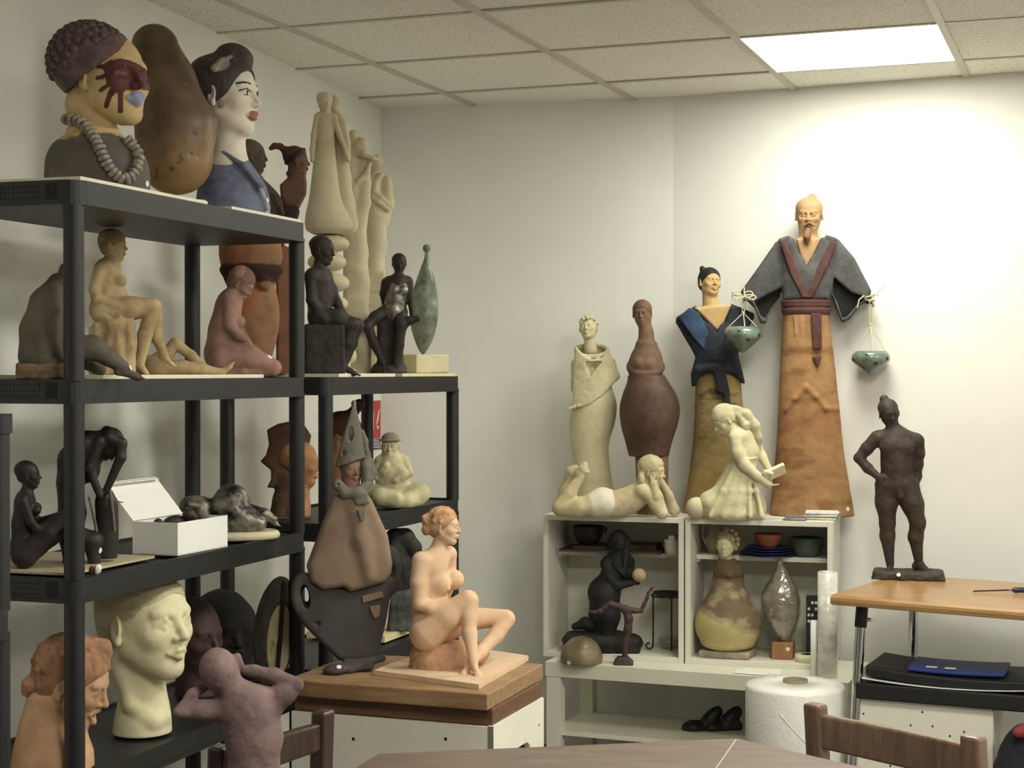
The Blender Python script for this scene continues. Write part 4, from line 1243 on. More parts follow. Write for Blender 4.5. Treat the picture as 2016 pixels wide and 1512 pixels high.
b.limb([(50, 1092, 16, 24), (92, 1048, 16, 17), (126, 1016, 14, 12)], 7); b.limb([(128, 1018, 14, 12), (138, 1060, 14, 10), (130, 1102, 14, 7)], 5); b.foot((132, 1104, 14), (168, 1114, 14), 36)
b.limb([(50, 1094, -16, 24), (100, 1060, -14, 16), (136, 1026, -12, 11)], 7); b.limb([(136, 1026, -12, 11), (142, 1066, -12, 9), (138, 1104, -12, 7)], 5)
b.flat(1117)
f.put('figure', b, m_black, 1.7)
f = Fig('bending_woman', 'black clay woman bending forward over a column, braids hanging down', 'sculpture', 178, 1106, at_z(178, 1106, Z3).y, Z3)
b = f.sc(8)
b.limb([(140, 948, 0, 27), (146, 905, 0, 28), (170, 876, 0, 26), (206, 868, 0, 22)], 12)
b.head((214, 878, 4), 62, 70, -62, 0); h = hair_on(b, (214, 878, 4), 62, 70, -62, 0); b.sph((209, 847, 0), 9, 6)
b.limb([(214, 860, 24, 12), (238, 872, 26, 10), (236, 900, 28, 10), (208, 966, 20, 7)], 6); b.hand((208, 966, 20), (200, 984, 16), 22)
b.limb([(196, 868, 26, 11), (176, 920, 26, 9), (196, 974, 22, 7)], 6)
b.limb([(140, 950, 16, 26), (140, 1010, 16, 22), (136, 1060, 18, 16), (136, 1100, 18, 10)], 8); b.limb([(140, 950, -16, 26), (150, 1010, -16, 20), (150, 1100, -16, 11)], 8)
b.limb([(150, 1050, 26, 20), (182, 1062, 30, 18), (186, 1104, 30, 12)], 8)
b.prof([(208, 1100, 22), (208, 1060, 24), (210, 1020, 22), (208, 985, 21), (206, 965, 14)], .8, k=5)
b.ell((176, 920, 0), (22, 30, 20), k=12)
b.flat(1106)
f.put('figure', b, m_black, 1.8)
m_rope = clay('pale_rope', (128, 114, 100), .4, .9, .5, 60, 100)
f.tubes('braid', [(176, 975, 36), (182, 1000, 36), (186, 1022, 34), (190, 1044, 32)], 3, m_rope); f.tubes('braid', [(216, 965, 26), (220, 1000, 26), (224, 1044, 24)], 3, m_rope); f.tubes('braid_end', [(218, 980, 26), (228, 986, 28), (240, 988, 30)], 1.2, m_rope)
f.dot(b, 196, 1080, 5.5)

# ---- white carton with figurines inside
c0, c1, c2 = at_z(350, 1096, 1.003), at_z(261, 1092, 1.003), at_z(448, 1077, 1.003)
c0.z = c1.z = c2.z = 0
ex, ey = (c2 - c0), (c1 - c0)
bx = empty('white_carton', (c0.x, c0.y, 1.003)); tag(bx, 'open white cardboard box with its lid tipped back', 'box')
m_card = material('white_card', srgb(236, 234, 228), .6, .03, 10)
def quad_slab(name, a, u, v, t, mat, parent):
    a, u, v = Vector(a), Vector(u), Vector(v); n_ = u.cross(v).normalized() * t
    vs = [a, a + u, a + u + v, a + v]; vs += [p + n_ for p in vs]
    return MB().add(vs, [(3, 2, 1, 0), (4, 5, 6, 7), (0, 1, 5, 4), (1, 2, 6, 5), (2, 3, 7, 6), (3, 0, 4, 7)]).build(name, mat, parent)
up = Vector((0, 0, .071)); T_ = .0025
quad_slab('bottom', (0, 0, .001), ex, ey, T_, m_card, bx)
quad_slab('front_wall', (0, 0, 0.001), ex, up, -T_, m_card, bx); quad_slab('end_wall', (0, 0, 0.001), ey, up, T_, m_card, bx)
quad_slab('back_wall', ey, ex, up, T_, m_card, bx); quad_slab('end_wall', ex, ey, up, -T_, m_card, bx)
lidup = Vector((-.052, .01, .082))
lid = quad_slab('lid', ey + up + Vector((0, 0, .001)), ex * .96, lidup + ey * .12, T_, m_card, bx)
quad_slab('lid_flap', ey + up + lidup + ey * .12 + Vector((0, 0, .001)), ex * .96, Vector((.014, -.022, .0)), T_, m_card, lid)
def figurine(name, label, px, py, s, mat):
    f = Fig(name, label, 'figurine', px, py, 3.62 if px < 360 else 3.66, 1.0065)
    b = f.sc(4)
    b.ell((px, py - 34 * s, 0), (17 * s, 10 * s, 9 * s), k=4, yaw=20); b.sph((px + 17 * s, py - 44 * s, 3), 8.5 * s, 4); b.limb([(px + 24 * s, py - 42 * s, 5, 4 * s), (px + 28 * s, py - 30 * s, 6, 3 * s)], 3)
    for q, w_ in ((-11, 5), (-11, -5), (10, 5), (10, -5)): b.limb([(px + q * s, py - 30 * s, w_, 5 * s), (px + q * s, py, w_, 4 * s)], 4)
    for w_ in (-5, 7): b.ell((px + 14 * s, py - 51 * s, w_), (3 * s, 4 * s, 2), k=2)
    b.flat(py); f.put('figure', b, mat, 1.4)
figurine('animal_figurine', 'little black animal figurine poking up out of the white box', 346, 1080, 1.5, m_black)
figurine('animal_figurine', 'little grey animal figurine in the white box beside the black one', 376, 1072, 1.3, clay('grey_clay', (120, 112, 102), .4))
f = Fig('clay_ball', 'small dark clay ball lying inside the white box', 'figurine', 312, 1082, 3.58, 1.0065)
b = f.sc(3); b.ell((312, 1052, 0), (15, 32, 15), k=1); b.ell((298, 1058, 4), (12, 26, 12), k=4); b.flat(1082); f.put('ball', b, m_black, 1.6, rough=.8, rfreq=.15)
f = Fig('shell_ornament', 'tiny white and dark red shell at the front edge of the shelf', 'ornament', 190, 1131, at_z(190, 1131, 1.003).y, 1.003)
b = f.sc(3); b.ell((192, 1121, 0), (8, 11, 7), roll=-20, k=2); b.flat(1131)
f.put('shell', b, m_paintg, 1.0, color=lambda x, y, w_: lerp(fill(x, (236, 224, 206)), (96, 40, 36), sm(190, 186, x)))
b = f.sc(3); b.ell((181, 1123, -2), (6, 9, 6), k=2); b.flat(1131); f.put('shell_tip', b, clay('dark_red_clay', (96, 44, 40), .3), 1.0)

# ---- curled silver-bronze figure on a round plate
f = Fig('curled_bronze_figure', 'silvery bronze nude curled up asleep on a round cream plate', 'sculpture', 462, 1062, at_z(462, 1060, 1.003).y, Z3 - .005)
m_silver = material('silver_bronze_patina', srgb(168, 160, 142), .4, 0, 22, .4, 60, metal=.6, col2=srgb(44, 39, 36), ramp=(.42, .68), dist=.002)
b = f.sc(8)
b.ell((456, 988, 0), (36, 36, 36), k=8, roll=10); b.ell((432, 1002, 6), (22, 26, 26), k=8)
b.ell((396, 1000, 4), (32, 25, 26), roll=-20, k=8); b.sph((374, 994, 12), 19, 8)
b.limb([(462, 1000, 16, 26), (486, 1022, 26, 20), (512, 1030, 28, 12)], 7); b.limb([(450, 1030, 20, 22), (490, 1032, 28, 16)], 7)
b.limb([(494, 1006, 10, 14), (520, 1012, 14, 11), (538, 1022, 16, 8)], 6); b.foot((530, 1018, 16), (558, 1032, 18), 34)
b.limb([(400, 1010, 24, 10), (420, 1034, 34, 9), (446, 1042, 36, 8)], 5)
b.flat(1046)
f.put('figure', b, m_silver, 1.7, rough=.6, rfreq=.1)
pl = f.sc(3); pl.prof([(462, 1062, 86, 62), (462, 1056, 88, 64), (462, 1048, 87, 63), (462, 1044, 82, 58)], k=1); pl.flat(1062)
f.put('round_plate', pl, clay('cream_clay_plate', (206, 194, 156), .15, .6, .2), 2.0)

# ---- spiky-maned bust behind the posts
f = Fig('winged_bust', 'orange-faced bust with a jagged brown mane behind the shelf posts', 'bust', 575, 1032, on_shelf(2, 575, .20), 1.003)
b = f.sc(5)
b.poly([(526, 846), (548, 834), (575, 829), (600, 838), (613, 858), (610, 872), (600, 880), (590, 900), (584, 930), (572, 950), (556, 958), (526, 960), (534, 944), (534, 925), (513, 908), (524, 896), (530, 875)], 13, 0, 6, bend=8)
b.limb([(566, 940, 0, 20), (556, 985, 0, 18), (548, 1030, 0, 22)], 8); b.flat(1032)
f.put('mane', b, clay('brown_mane_clay', (104, 70, 48), .35, .75, .4), 2.0)
b = f.sc(5)
b.head((592, 912, 0), 92, 82, 0, 0, ears=False); b.limb([(590, 945, 0, 20), (586, 1000, 0, 24), (586, 1030, 0, 26)], 8); b.flat(1032)
f.put('face', b, clay('orange_clay', (190, 130, 76), .35, .75, .5, 12), 1.8, rough=1, rfreq=.08)

# ================================================================== unit one, fourth shelf
f = Fig('shouting_head', 'orange terracotta head with open mouth and curly hair', 'bust', 110, 1512, at_z(110, 1510, Z4).y, Z4)
b = f.sc(10)
b.head((146, 1346, 0), 172, 72, -18, 0, mouth=1.0, jaw=1.15, lips=1.2, nose=1.05)
b.limb([(104, 1385, -6, 52), (98, 1440, -6, 56), (104, 1490, -4, 74), (104, 1520, -4, 80)], 20)
b.flat(1512)
m_orange = clay('orange_terracotta', (206, 160, 114), .22, .75, .35, 12, 80, c2=(178, 130, 88))
f.put('head', b, m_orange, 2.0, rough=.5, rfreq=.06)
hr = f.sc(6); h = HF(hr, (146, 1346, 0), 172, 72, -18, 0); h.hair(.05, -.05, .32, .25)
rr = random.Random(2)
for i in range(60):
    a, e = rr.uniform(0, 6.28), rr.uniform(-.25, 1.1)
    p = (math.cos(a) * .37 * math.cos(e), .14 + .38 * math.sin(e), -.08 + .43 * math.sin(a) * math.cos(e))
    if p[2] > .12 and p[1] < .36: continue
    h.ell(p, (.05, .05, .05), .02)
hr.ell((66, 1346, 0), (22, 20, 24), k=8); hr.ell((54, 1356, 6), (10, 10, 10), k=5); hr.ell((206, 1284, 0), (13, 18, 18), k=10); hr.ell((188, 1272, 0), (22, 14, 26), k=12)
f.put('hair', hr, clay('orange_terracotta_hair', (176, 122, 82), .4, .8, .7, 24, 60), 2.0, rough=2.5, rfreq=.09)

f = Fig('white_woman_head', 'large pale plaster head of a woman with swept-back hair', 'bust', 282, 1446, at_z(282, 1443, Z4).y, Z4)
b = f.sc(10)
b.head((293, 1226, 0), 222, 46, 6, 0, lips=1.0, jaw=1.05, nose=.95)
b.limb([(262, 1290, -22, 56), (276, 1345, -14, 45), (283, 1392, -8, 45), (281, 1425, -6, 52), (280, 1446, -6, 56)], 18)
b.limb([(244, 1325, 14, 14), (258, 1380, 32, 11), (300, 1412, 36, 12), (322, 1408, 20, 12)], 14)
b.box((282, 1080, 0), (200, 62, 200), rd=2, k=18, op=-1)
b.flat(1446)
m_plaster = clay('pale_plaster', (222, 212, 168), .12, .7, .2, 10, 80, c2=(206, 196, 150))
f.put('head', b, m_plaster, 2.2)
hr = f.sc(8); h = HF(hr, (293, 1226, 0), 222, 46, 6, 0); h.hair(.034, -.05, .33, .235)
hr.box((282, 1080, 0), (200, 62, 200), rd=2, k=18, op=-1)
f.put('hair', hr, clay('pale_plaster_hair', (196, 182, 138), .3, .75, .7, 12, 60, stretch=(1, .35, 2.5)), 2.2, rough=1.2, rfreq=.05)

m_maroon = clay('dark_maroon_clay', (74, 50, 48), .35, .6, .4)
f = Fig('maroon_head', 'dark maroon head in the shadow behind the plaster head', 'bust', 402, 1405, on_shelf(1, 402, .17), Z4)
b = f.sc(10); b.head((386, 1252, 0), 140, 44, 0, 0); b.limb([(382, 1300, -6, 34), (388, 1410, -6, 46)], 16); h = hair_on(b, (386, 1252, 0), 140, 44, 0, 0); b.flat(1405)
f.put('head', b, m_maroon, 2.4)
m_dark = clay('blackish_rough_clay', (46, 44, 42), .4, .85, .7, 16, 60)
f = Fig('black_bust', 'bulky black rough bust in the dark corner behind the oval shell', 'bust', 462, 1390, on_shelf(1, 462, .27), Z4)
b = f.sc(16)
b.head((440, 1236, 0), 150, 30, -6, 0); b.prof([(462, 1390, 60, 42), (462, 1330, 58, 42), (458, 1280, 48, 40)], k=20); b.ell((474, 1238, 0), (36, 58, 36), roll=15, k=20)
b.flat(1390)
f.put('bust', b, m_dark, 2.6, rough=3, rfreq=.04)

# ---- oval shell with cream lining
f = Fig('oval_shell', 'upright oval dark shell with cream lining and a dark dividing bar', 'sculpture', 540, 1346, on_shelf(1, 545, .07), Z4)
b = f.sc(6)
b.ell((543, 1240, -6), (43, 106, 22), roll=-7, k=1)
b.poly([(550 + 25 * math.cos(t) + 5 * math.sin(-t), 1260 + 74 * math.sin(t)) for t in np.linspace(0, 2 * math.pi, 28, endpoint=False)], 22, 24, 2, k=2, op=-1)
b.box((535, 1342, -6), (24, 10, 16), rd=4, k=10); b.flat(1346)
f.put('shell', b, clay('grey_brown_bark', (92, 84, 76), .4, .8, .6, 12, 40, c2=(58, 52, 50), stretch=(3, 3, 1)), 1.6, rough=.8, rfreq=.06)
b = f.sc(3); b.poly([(550 + 25 * math.cos(t) + 5 * math.sin(-t), 1260 + 74 * math.sin(t)) for t in np.linspace(0, 2 * math.pi, 28, endpoint=False)], 5, 1, 2, k=1); b.limb([(536, 1282, 6, 3), (542, 1262, 7, 5), (545, 1255, 6, 3)], 4)
f.put('cream_lining', b, clay('cream_lining', (222, 206, 150), .1, .6, .3, 14, 50, c2=(196, 178, 120)), 1.6)
b = f.sc(2); b.limb([(559, 1146, 12, 4.2), (556, 1190, 18, 4.2), (552, 1255, 20, 4.2), (546, 1322, 18, 4.2)], 2)
f.put('dividing_bar', b, clay('dark_brown_bar', (52, 40, 34), .3), 1.5)

# ---- mauve torso standing on the seat of the dark chair
m_mauve = clay('mauve_clay', (140, 110, 108), .35, .8, .6, 10, 60, c2=(98, 76, 80), c3=(184, 152, 140))
f = Fig('mauve_torso', 'mauve clay torso seen from behind, arms folded round its head', 'sculpture', 500, 1700, 2.62, .455)
by = f.ay
b = f.sc(14)
b.ell((432, 1314, 0), (38, 44, 40), roll=18, k=8)
b.limb([(446, 1340, 0, 26), (478, 1386, 0, 34)], 18)
b.limb([(492, 1400, 0, 58), (500, 1450, 0, 52), (500, 1512, 0, 46), (500, 1580, 0, 44), (500, 1660, 0, 58)], 22)
b.limb([(442, 1392, -4, 28), (400, 1392, 6, 20), (358, 1394, 10, 13)], 12); b.limb([(356, 1392, 10, 11), (380, 1362, 0, 11), (412, 1346, -24, 9)], 6)
b.limb([(530, 1384, -4, 32), (562, 1364, 4, 20), (584, 1350, 6, 12)], 12); b.limb([(584, 1346, 4, 12), (540, 1332, -16, 15), (500, 1326, -34, 12), (470, 1322, -36, 9)], 8)
b.hand((496, 1326, -34), (462, 1316, -30), 40, (0, -1, 0))
b.cap((468, 1290, 0), (478, 1312, -4), 8, 6, 8)
b.limb([(480, 1660, 20, 44), (474, 1780, 24, 34), (476, by - 8, 24, 26)], 14); b.limb([(520, 1660, -10, 44), (528, 1780, -10, 34), (526, by - 8, -10, 26)], 14)
b.flat(by)
f.put('torso', b, m_mauve, 2.4, rough=2.4, rfreq=.035)

pl_ = at_depth(392, 398, on_shelf(1, 392, .03))
tag(MB().prism(rrect(-.04, .04, -.03, .03, .022), 0, .012).build('plastic_dish', material('milky_lid', srgb(206, 208, 200), .3, coat=.4), None, (pl_.x - .03, pl_.y + .02, 1.766), .3), 'small milky plastic dish at the end of the bust board', 'dish')
# ================================================================== unit two, top shelf
ZU = 1.393
m_cream = clay('pale_cream_clay', (206, 194, 160), .14, .78, .25, 10, 80, c2=(186, 172, 134))
f = Fig('tall_couple_on_balls', 'tall cream couple in long robes rising from a stack of round balls', 'sculpture', 645, 737, on_shelf(2, 645, .20), 1.384)
b = f.sc(7)
b.head((640, 203, 4), 40, 20, 0, 0, eyes=False, ears=False); b.sph((631, 191, 6), 6.5, 4); b.ell((640, 196, 0), (16, 14, 16), k=3)
b.limb([(642, 214, 2, 8), (642, 226, 2, 10)], 6); b.limb([(628, 232, 4, 9), (656, 232, 4, 9)], 8)
b.prof([(642, 232, 18, 13), (641, 250, 19, 14), (641, 272, 18, 14), (640, 314, 22, 18), (640, 350, 26, 22), (641, 396, 33, 28), (645, 425, 43, 36), (648, 444, 47, 40), (646, 456, 40, 36), (645, 462, 28, 28)], k=6, wc=4)
b.limb([(625, 236, 6, 7), (618, 268, 8, 5), (615, 296, 10, 4.5), (615, 318, 10, 4)], 3); b.hand((615, 312, 10), (615, 324, 10), 13)
b.limb([(658, 236, 8, 7), (668, 268, 12, 5.5), (680, 298, 14, 4.5), (686, 318, 14, 4)], 3); b.hand((685, 314, 14), (687, 328, 14), 13)
f.put('woman', b, m_cream, 1.7)
b = f.sc(8)
b.ell((657, 203, -14), (13, 17, 15), k=3); b.limb([(660, 214, -14, 8), (664, 226, -14, 10)], 5)
b.limb([(668, 240, -14, 14), (672, 290, -14, 16), (672, 350, -14, 18), (676, 400, -14, 22), (680, 440, -12, 26)], 10)
b.limb([(676, 240, -8, 7), (684, 280, -4, 6), (686, 312, 0, 5)], 4)
f.put('man', b, m_cream, 1.8)
b = f.sc(3)
for x, y, rx, ry in ((648, 480, 40, 18), (644, 516, 38, 20), (646, 557, 42, 21), (645, 598, 40, 20)): b.ell((x, y, 0), (rx, ry, rx * .9), k=3)
b.prof([(646, 737, 46, 40), (645, 690, 42, 38), (645, 650, 38, 36), (645, 612, 30, 28)], k=4); b.ell((690, 700, 0), (12, 16, 14), k=4)
b.flat(737)
f.put('ball_column', b, m_cream, 2.0)
f = Fig('embracing_couple', 'tall cream couple embracing on a lumpy column', 'sculpture', 706, 737, on_shelf(2, 708, .20), 1.384)
b = f.sc(7)
b.ell((697, 272, -6), (12, 17, 14), k=3); b.limb([(697, 284, -6, 7), (695, 296, -6, 9)], 5)
b.limb([(693, 308, -4, 14), (692, 340, -4, 13), (694, 370, -4, 15), (698, 430, -4, 16), (702, 480, -2, 16)], 8)
b.limb([(699, 302, 4, 8), (716, 306, 14, 6), (734, 314, 12, 5), (742, 315, 8, 4)], 4); b.hand((738, 314, 10), (748, 316, 8), 13)
b.ell((712, 286, 2), (13, 15, 13), k=3); b.ell((704, 290, 6), (7, 8, 8), k=4); b.limb([(716, 298, 0, 6), (718, 308, -4, 8)], 5)
b.limb([(716, 318, -6, 12), (718, 360, -4, 12), (716, 400, -2, 13), (708, 450, 0, 14)], 8)
b.limb([(729, 318, 4, 5), (722, 342, 12, 5), (704, 360, 12, 4.5)], 4); b.hand((706, 358, 12), (694, 362, 12), 13)
b.limb([(704, 470, 0, 18), (704, 530, 0, 19), (706, 590, 0, 18), (706, 640, 0, 16), (710, 690, 0, 20), (712, 740, 0, 22)], 10)
b.limb([(690, 480, 0, 14), (690, 600, 0, 14), (694, 740, 0, 18)], 10)
b.ell((708, 500, 2), (17, 22, 17), k=10); b.ell((712, 560, 0), (16, 26, 16), k=10); b.ell((708, 620, 0), (17, 22, 17), k=10)
b.flat(737)
f.put('couple', b, m_cream, 1.8, rough=.5, rfreq=.06)
f = Fig('leaning_couple', 'cream couple with a bowed head and joined forearms on a square-cut column', 'sculpture', 740, 737, on_shelf(2, 742, .24), 1.384)
b = f.sc(6)
b.ell((742, 321, 0), (12, 17, 13), roll=-12, k=3); b.limb([(738, 335, -2, 7), (736, 348, -4, 10)], 5)
b.limb([(736, 356, -4, 13), (734, 390, -4, 14), (740, 430, -2, 18)], 8)
b.limb([(750, 346, 8, 6.5), (740, 364, 12, 6), (738, 378, 14, 6), (752, 392, 14, 5), (766, 404, 10, 4)], 4); b.hand((762, 402, 10), (772, 404, 8), 13)
b.limb([(728, 384, 10, 5), (746, 400, 16, 5), (764, 414, 12, 4)], 4)
b.limb([(762, 356, -10, 11), (762, 400, -10, 13), (754, 430, -6, 15)], 9)
b.limb([(742, 430, 0, 20), (740, 480, 0, 20), (738, 530, 0, 20)], 10)
b.box((738, 555, 0), (21, 22, 18), rd=6, k=6); b.box((738, 600, -2), (19, 25, 17), rd=3, k=2); b.limb([(738, 630, 0, 20), (736, 700, 0, 20), (738, 740, 0, 24)], 8)
b.flat(737)
f.put('couple', b, m_cream, 1.8, rough=.4, rfreq=.06)

m_blk3 = clay('dark_bronze_clay', (58, 50, 45), .4, .6, .5, 20, 60, c2=(40, 34, 31))
f = Fig('seated_man', 'dark clay man sitting on a block and looking aside', 'sculpture', 652, 736, on_shelf(2, 655, .07), ZU)
b = f.sc(6)
b.head((637, 494, 0), 56, 66, -4, 0); h = hair_on(b, (637, 494, 0), 56, 66, -4, 0)
b.limb([(630, 514, 0, 11), (628, 532, 0, 13)], 7); b.limb([(616, 542, 18, 14), (640, 540, -14, 13)], 10)
b.limb([(628, 556, 0, 26), (630, 590, 0, 22), (630, 618, 0, 24)], 12)
b.limb([(643, 546, -16, 11), (654, 570, -14, 10), (664, 596, -6, 8.5), (684, 634, 4, 7)], 6); b.hand((682, 632, 4), (690, 650, 8), 20)
b.limb([(612, 546, 20, 12), (614, 592, 26, 10), (640, 632, 28, 8)], 6)
b.limb([(628, 626, 14, 22), (664, 628, 18, 18), (692, 640, 18, 14)], 8); b.limb([(692, 640, 18, 14), (684, 676, 18, 12), (674, 716, 18, 8)], 6); b.foot((676, 720, 18), (716, 732, 20), 46)
b.limb([(628, 628, -14, 22), (664, 630, -10, 18), (702, 640, -8, 14)], 8); b.limb([(702, 640, -8, 13), (692, 676, -8, 11), (678, 716, -8, 8)], 6)
f.put('figure', b, m_blk3, 1.4, rough=.5, rfreq=.1)
f.dot(b, 698, 727, 4.5)
bl = f.sc(4); bl.box((640, 688, 0), (40, 50, 36), rd=6); bl.flat(736)
f.put('block', bl, m_blk3, 2.0, rough=1.2, rfreq=.06)
f = Fig('seated_woman_silver_top', 'dark clay woman in a silver top sitting with spread knees', 'sculpture', 772, 738, on_shelf(2, 772, .09), ZU)
b = f.sc(5)
b.head((786, 519, 0), 38, 6, -4, 0); h = hair_on(b, (786, 519, 0), 38, 6, -4, 0)
b.limb([(785, 534, 0, 6.5), (784, 548, 0, 9)], 5); b.limb([(764, 552, 0, 8), (804, 552, 0, 8)], 6)
b.limb([(758, 556, 0, 7.5), (754, 578, -12, 6.5), (758, 606, -24, 5)], 4)
b.limb([(807, 556, 0, 7), (808, 588, 2, 6), (812, 622, 10, 5)], 4); b.hand((812, 620, 10), (818, 634, 14), 16)
b.limb([(784, 560, 0, 20), (780, 590, 0, 18), (776, 612, 0, 21)], 10)
b.limb([(762, 612, 4, 14), (740, 626, 22, 12), (724, 642, 34, 10)], 6); b.limb([(724, 642, 34, 10), (736, 676, 30, 9), (756, 716, 26, 6)], 5); b.foot((756, 722, 26), (760, 734, 44), 26)
b.limb([(788, 616, 4, 14), (790, 640, 26, 12)], 6); b.limb([(790, 640, 26, 11), (786, 680, 24, 9), (780, 722, 22, 7)], 5)
b.limb([(790, 640, 20, 10), (806, 632, 26, 8), (822, 628, 28, 6)], 5)
f.put('figure', b, m_blk3, 1.4, rough=.3, rfreq=.1)
tp = f.sc(4); tp.limb([(784, 566, 1, 20.5), (780, 590, 1, 19.5), (776, 612, 2, 23)], 8); tp.ell((776, 572, 14), (10, 9, 9), k=5); tp.ell((794, 572, 14), (10, 9, 9), k=5)
tp.ell((785, 546, 4), (13, 12, 26), k=3, op=-1)
f.put('silver_top', tp, material('silver_leaf', srgb(150, 146, 138), .4, 0, 40, .4, 80, metal=.6, col2=srgb(66, 58, 54), ramp=(.4, .62), dist=.002), 1.4)
f.dot(b, 767, 725, 4)
bl = f.sc(4); bl.box((768, 680, -10), (26, 58, 22), rd=8); bl.prof([(765, 738, 38, 34), (766, 718, 30, 28)], k=10); bl.flat(738)
f.put('block', bl, m_blk3, 1.8, rough=1.5, rfreq=.07)
f = Fig('green_spindle', 'grey-green seed-shaped spindle with a ball tip balanced on a block', 'sculpture', 836, 738, on_shelf(2, 836, .13), ZU)
m_green = clay('mottled_green_glaze', (132, 142, 124), .3, .35, .25, 26, 40, c2=(78, 90, 78), c3=(196, 200, 184))
b = f.sc(5)
b.prof([(833, 698, 2), (833, 688, 9), (834, 672, 17), (834, 645, 25), (835, 612, 28), (836, 580, 25), (838, 550, 18), (839, 525, 10), (840, 506, 4.5), (840, 498, 4)], .8, k=3)
b.sph((840, 489, 0), 8, 3)
f.put('spindle', b, m_green, 1.5)
bl = f.sc(2); bl.box((836, 718, 0), (38, 20, 30), yaw=32, rd=2); bl.flat(738)
f.put('block', bl, clay('pale_sand_block', (214, 202, 160), .1, .7, .2), 1.6)

# ================================================================== unit two, third shelf
f = Fig('old_woman_in_hat', 'pale clay old woman in a brimmed hat sitting cross-legged', 'sculpture', 786, 998, at_z(786, 996, 1.003).y, 1.003)
m_pale = clay('pale_yellow_clay', (214, 204, 158), .22, .75, .4, 16, 80, c2=(160, 150, 110))
b = f.sc(6)
b.head((768, 879, 4), 46, -6, 0, 0, mouth=.5, jaw=1.15); b.limb([(770, 892, 0, 11), (771, 904, 0, 14)], 6)
b.limb([(771, 918, 0, 28), (772, 945, 0, 30), (772, 975, 0, 32)], 10); b.limb([(752, 906, 0, 11), (792, 904, 0, 11)], 8)
b.ell((764, 930, 22), (13, 13, 10), k=6); b.ell((788, 930, 22), (13, 13, 10), k=6); b.tor((771, 904, 6), 13, 1.8, pitch=-30, k=1.5)
b.limb([(797, 908, 2, 10), (805, 930, 8, 8), (778, 944, 32, 6)], 5); b.hand((782, 943, 30), (768, 942, 36), 16, (0, -1, 1))
b.limb([(746, 908, 2, 10), (742, 936, 10, 8), (760, 914, 30, 6)], 5); b.hand((758, 917, 30), (764, 904, 32), 16)
b.limb([(790, 975, 4, 20), (826, 968, 10, 20)], 8); b.limb([(826, 972, 10, 19), (800, 984, 34, 15), (776, 988, 40, 11)], 8)
b.limb([(756, 975, 4, 20), (732, 972, 12, 18)], 8); b.limb([(732, 974, 12, 17), (752, 976, 36, 18), (778, 980, 42, 15)], 8)
b.ell((782, 986, 14), (50, 14, 30), k=8)
b.flat(998)
f.put('figure', b, m_pale, 1.15, rough=.5, rfreq=.1)
ht = f.sc(3); h = HF(ht, (768, 879, 4), 46, -6, 0, 0); h.ell((0, .34, -.04), (.38, .27, .4), .01); h.ell((0, .27, .02), (.5, .05, .52), .04)
f.put('hat', ht, clay('grey_tan_clay', (150, 138, 108), .25, .8, .4), 1.4)
f = Fig('orange_capped_head', 'orange clay head in a brown cap with a knob, behind the cone-hatted figure', 'bust', 688, 1010, on_shelf(2, 680, .24), 1.003)
b = f.sc(6)
b.head((678, 862, 0), 92, 70, 0, 0); b.limb([(672, 900, 0, 22), (676, 960, 0, 24), (680, 1010, 0, 30)], 10); b.flat(1010)
f.put('head', b, clay('orange_clay', (190, 130, 76), .35, .75, .5, 12), 2.0, rough=.8, rfreq=.08)
b = f.sc(5); h = HF(b, (678, 862, 0), 92, 70, 0, 0); h.ell((0, .18, -.06), (.38, .40, .44), .01); h.ell((0, -.36, .1), (.7, .46, .6), .03, -1); b.sph((708, 796, 0), 11, 8); b.limb([(692, 816, 0, 12), (704, 800, 0, 9)], 8)
f.put('cap', b, clay('brown_mane_clay', (104, 70, 48), .35), 2.0)

# ---- ring sculpture on the fourth shelf
f = Fig('ring_sculpture', 'dark ring-shaped abstract sculpture on a rough grey-green block', 'sculpture', 788, 1240, at_z(788, 1240, .64).y, .64)
b = f.sc(6)
b.limb([(770, 1082, 0, 20), (778, 1060, 0, 19), (798, 1058, 0, 17), (814, 1078, 0, 15), (820, 1108, 0, 13), (814, 1138, 0, 12), (800, 1152, 0, 12)], 8)
b.limb([(774, 1080, 0, 22), (788, 1110, 0, 20), (798, 1138, 0, 14)], 8); b.limb([(766, 1100, 0, 14), (776, 1140, 0, 14), (786, 1160, 0, 14)], 8)
f.put('ring', b, clay('black_clay_ring', (52, 52, 52), .35, .6, .4), 1.8)
b = f.sc(5); b.box((792, 1202, 0), (24, 40, 20), rd=5, roll=-4); b.box((774, 1206, 4), (8, 38, 12), rd=3, roll=-8); b.ell((800, 1166, 0), (16, 14, 14), k=4); b.flat(1240)
f.put('block', b, clay('grey_green_rough_clay', (96, 102, 98), .4, .85, .8, 20, 50, c2=(58, 62, 60), dist=.004), 1.8, rough=2.5, rfreq=.1)

# ================================================================== on the wooden boards
m_terr = clay('brown_terracotta_slab', (150, 124, 102), .2, .85, .18, 8, 200, c2=(124, 96, 74))
m_gry = clay('dark_grey_clay', (80, 75, 72), .2, .85, .2, 14, 200)
m_gry2 = clay('mid_grey_clay', (122, 116, 104), .25, .85, .4, 14, 120)
DB = at_z(700, 1320, TOPZ).y
f = Fig('cone_hatted_figure', 'tall terracotta and grey figure with a pierced cone hat and bell-shaped skirt', 'sculpture', 700, 1318, DB, TOPZ)
bo = f.sc(6)
bo.poly([(655, 975), (690, 968), (722, 972), (732, 984), (764, 1056), (773, 1112), (770, 1130), (757, 1146), (725, 1154), (690, 1163), (676, 1153), (636, 1159), (612, 1144), (604, 1112), (618, 1074)], 26, 0, 12, bend=14)
bo.limb([(698, 985, 20, 6), (712, 1060, 24, 7), (728, 1130, 22, 7)], 22)
f.put('body_slab', bo, m_terr, 2.0)
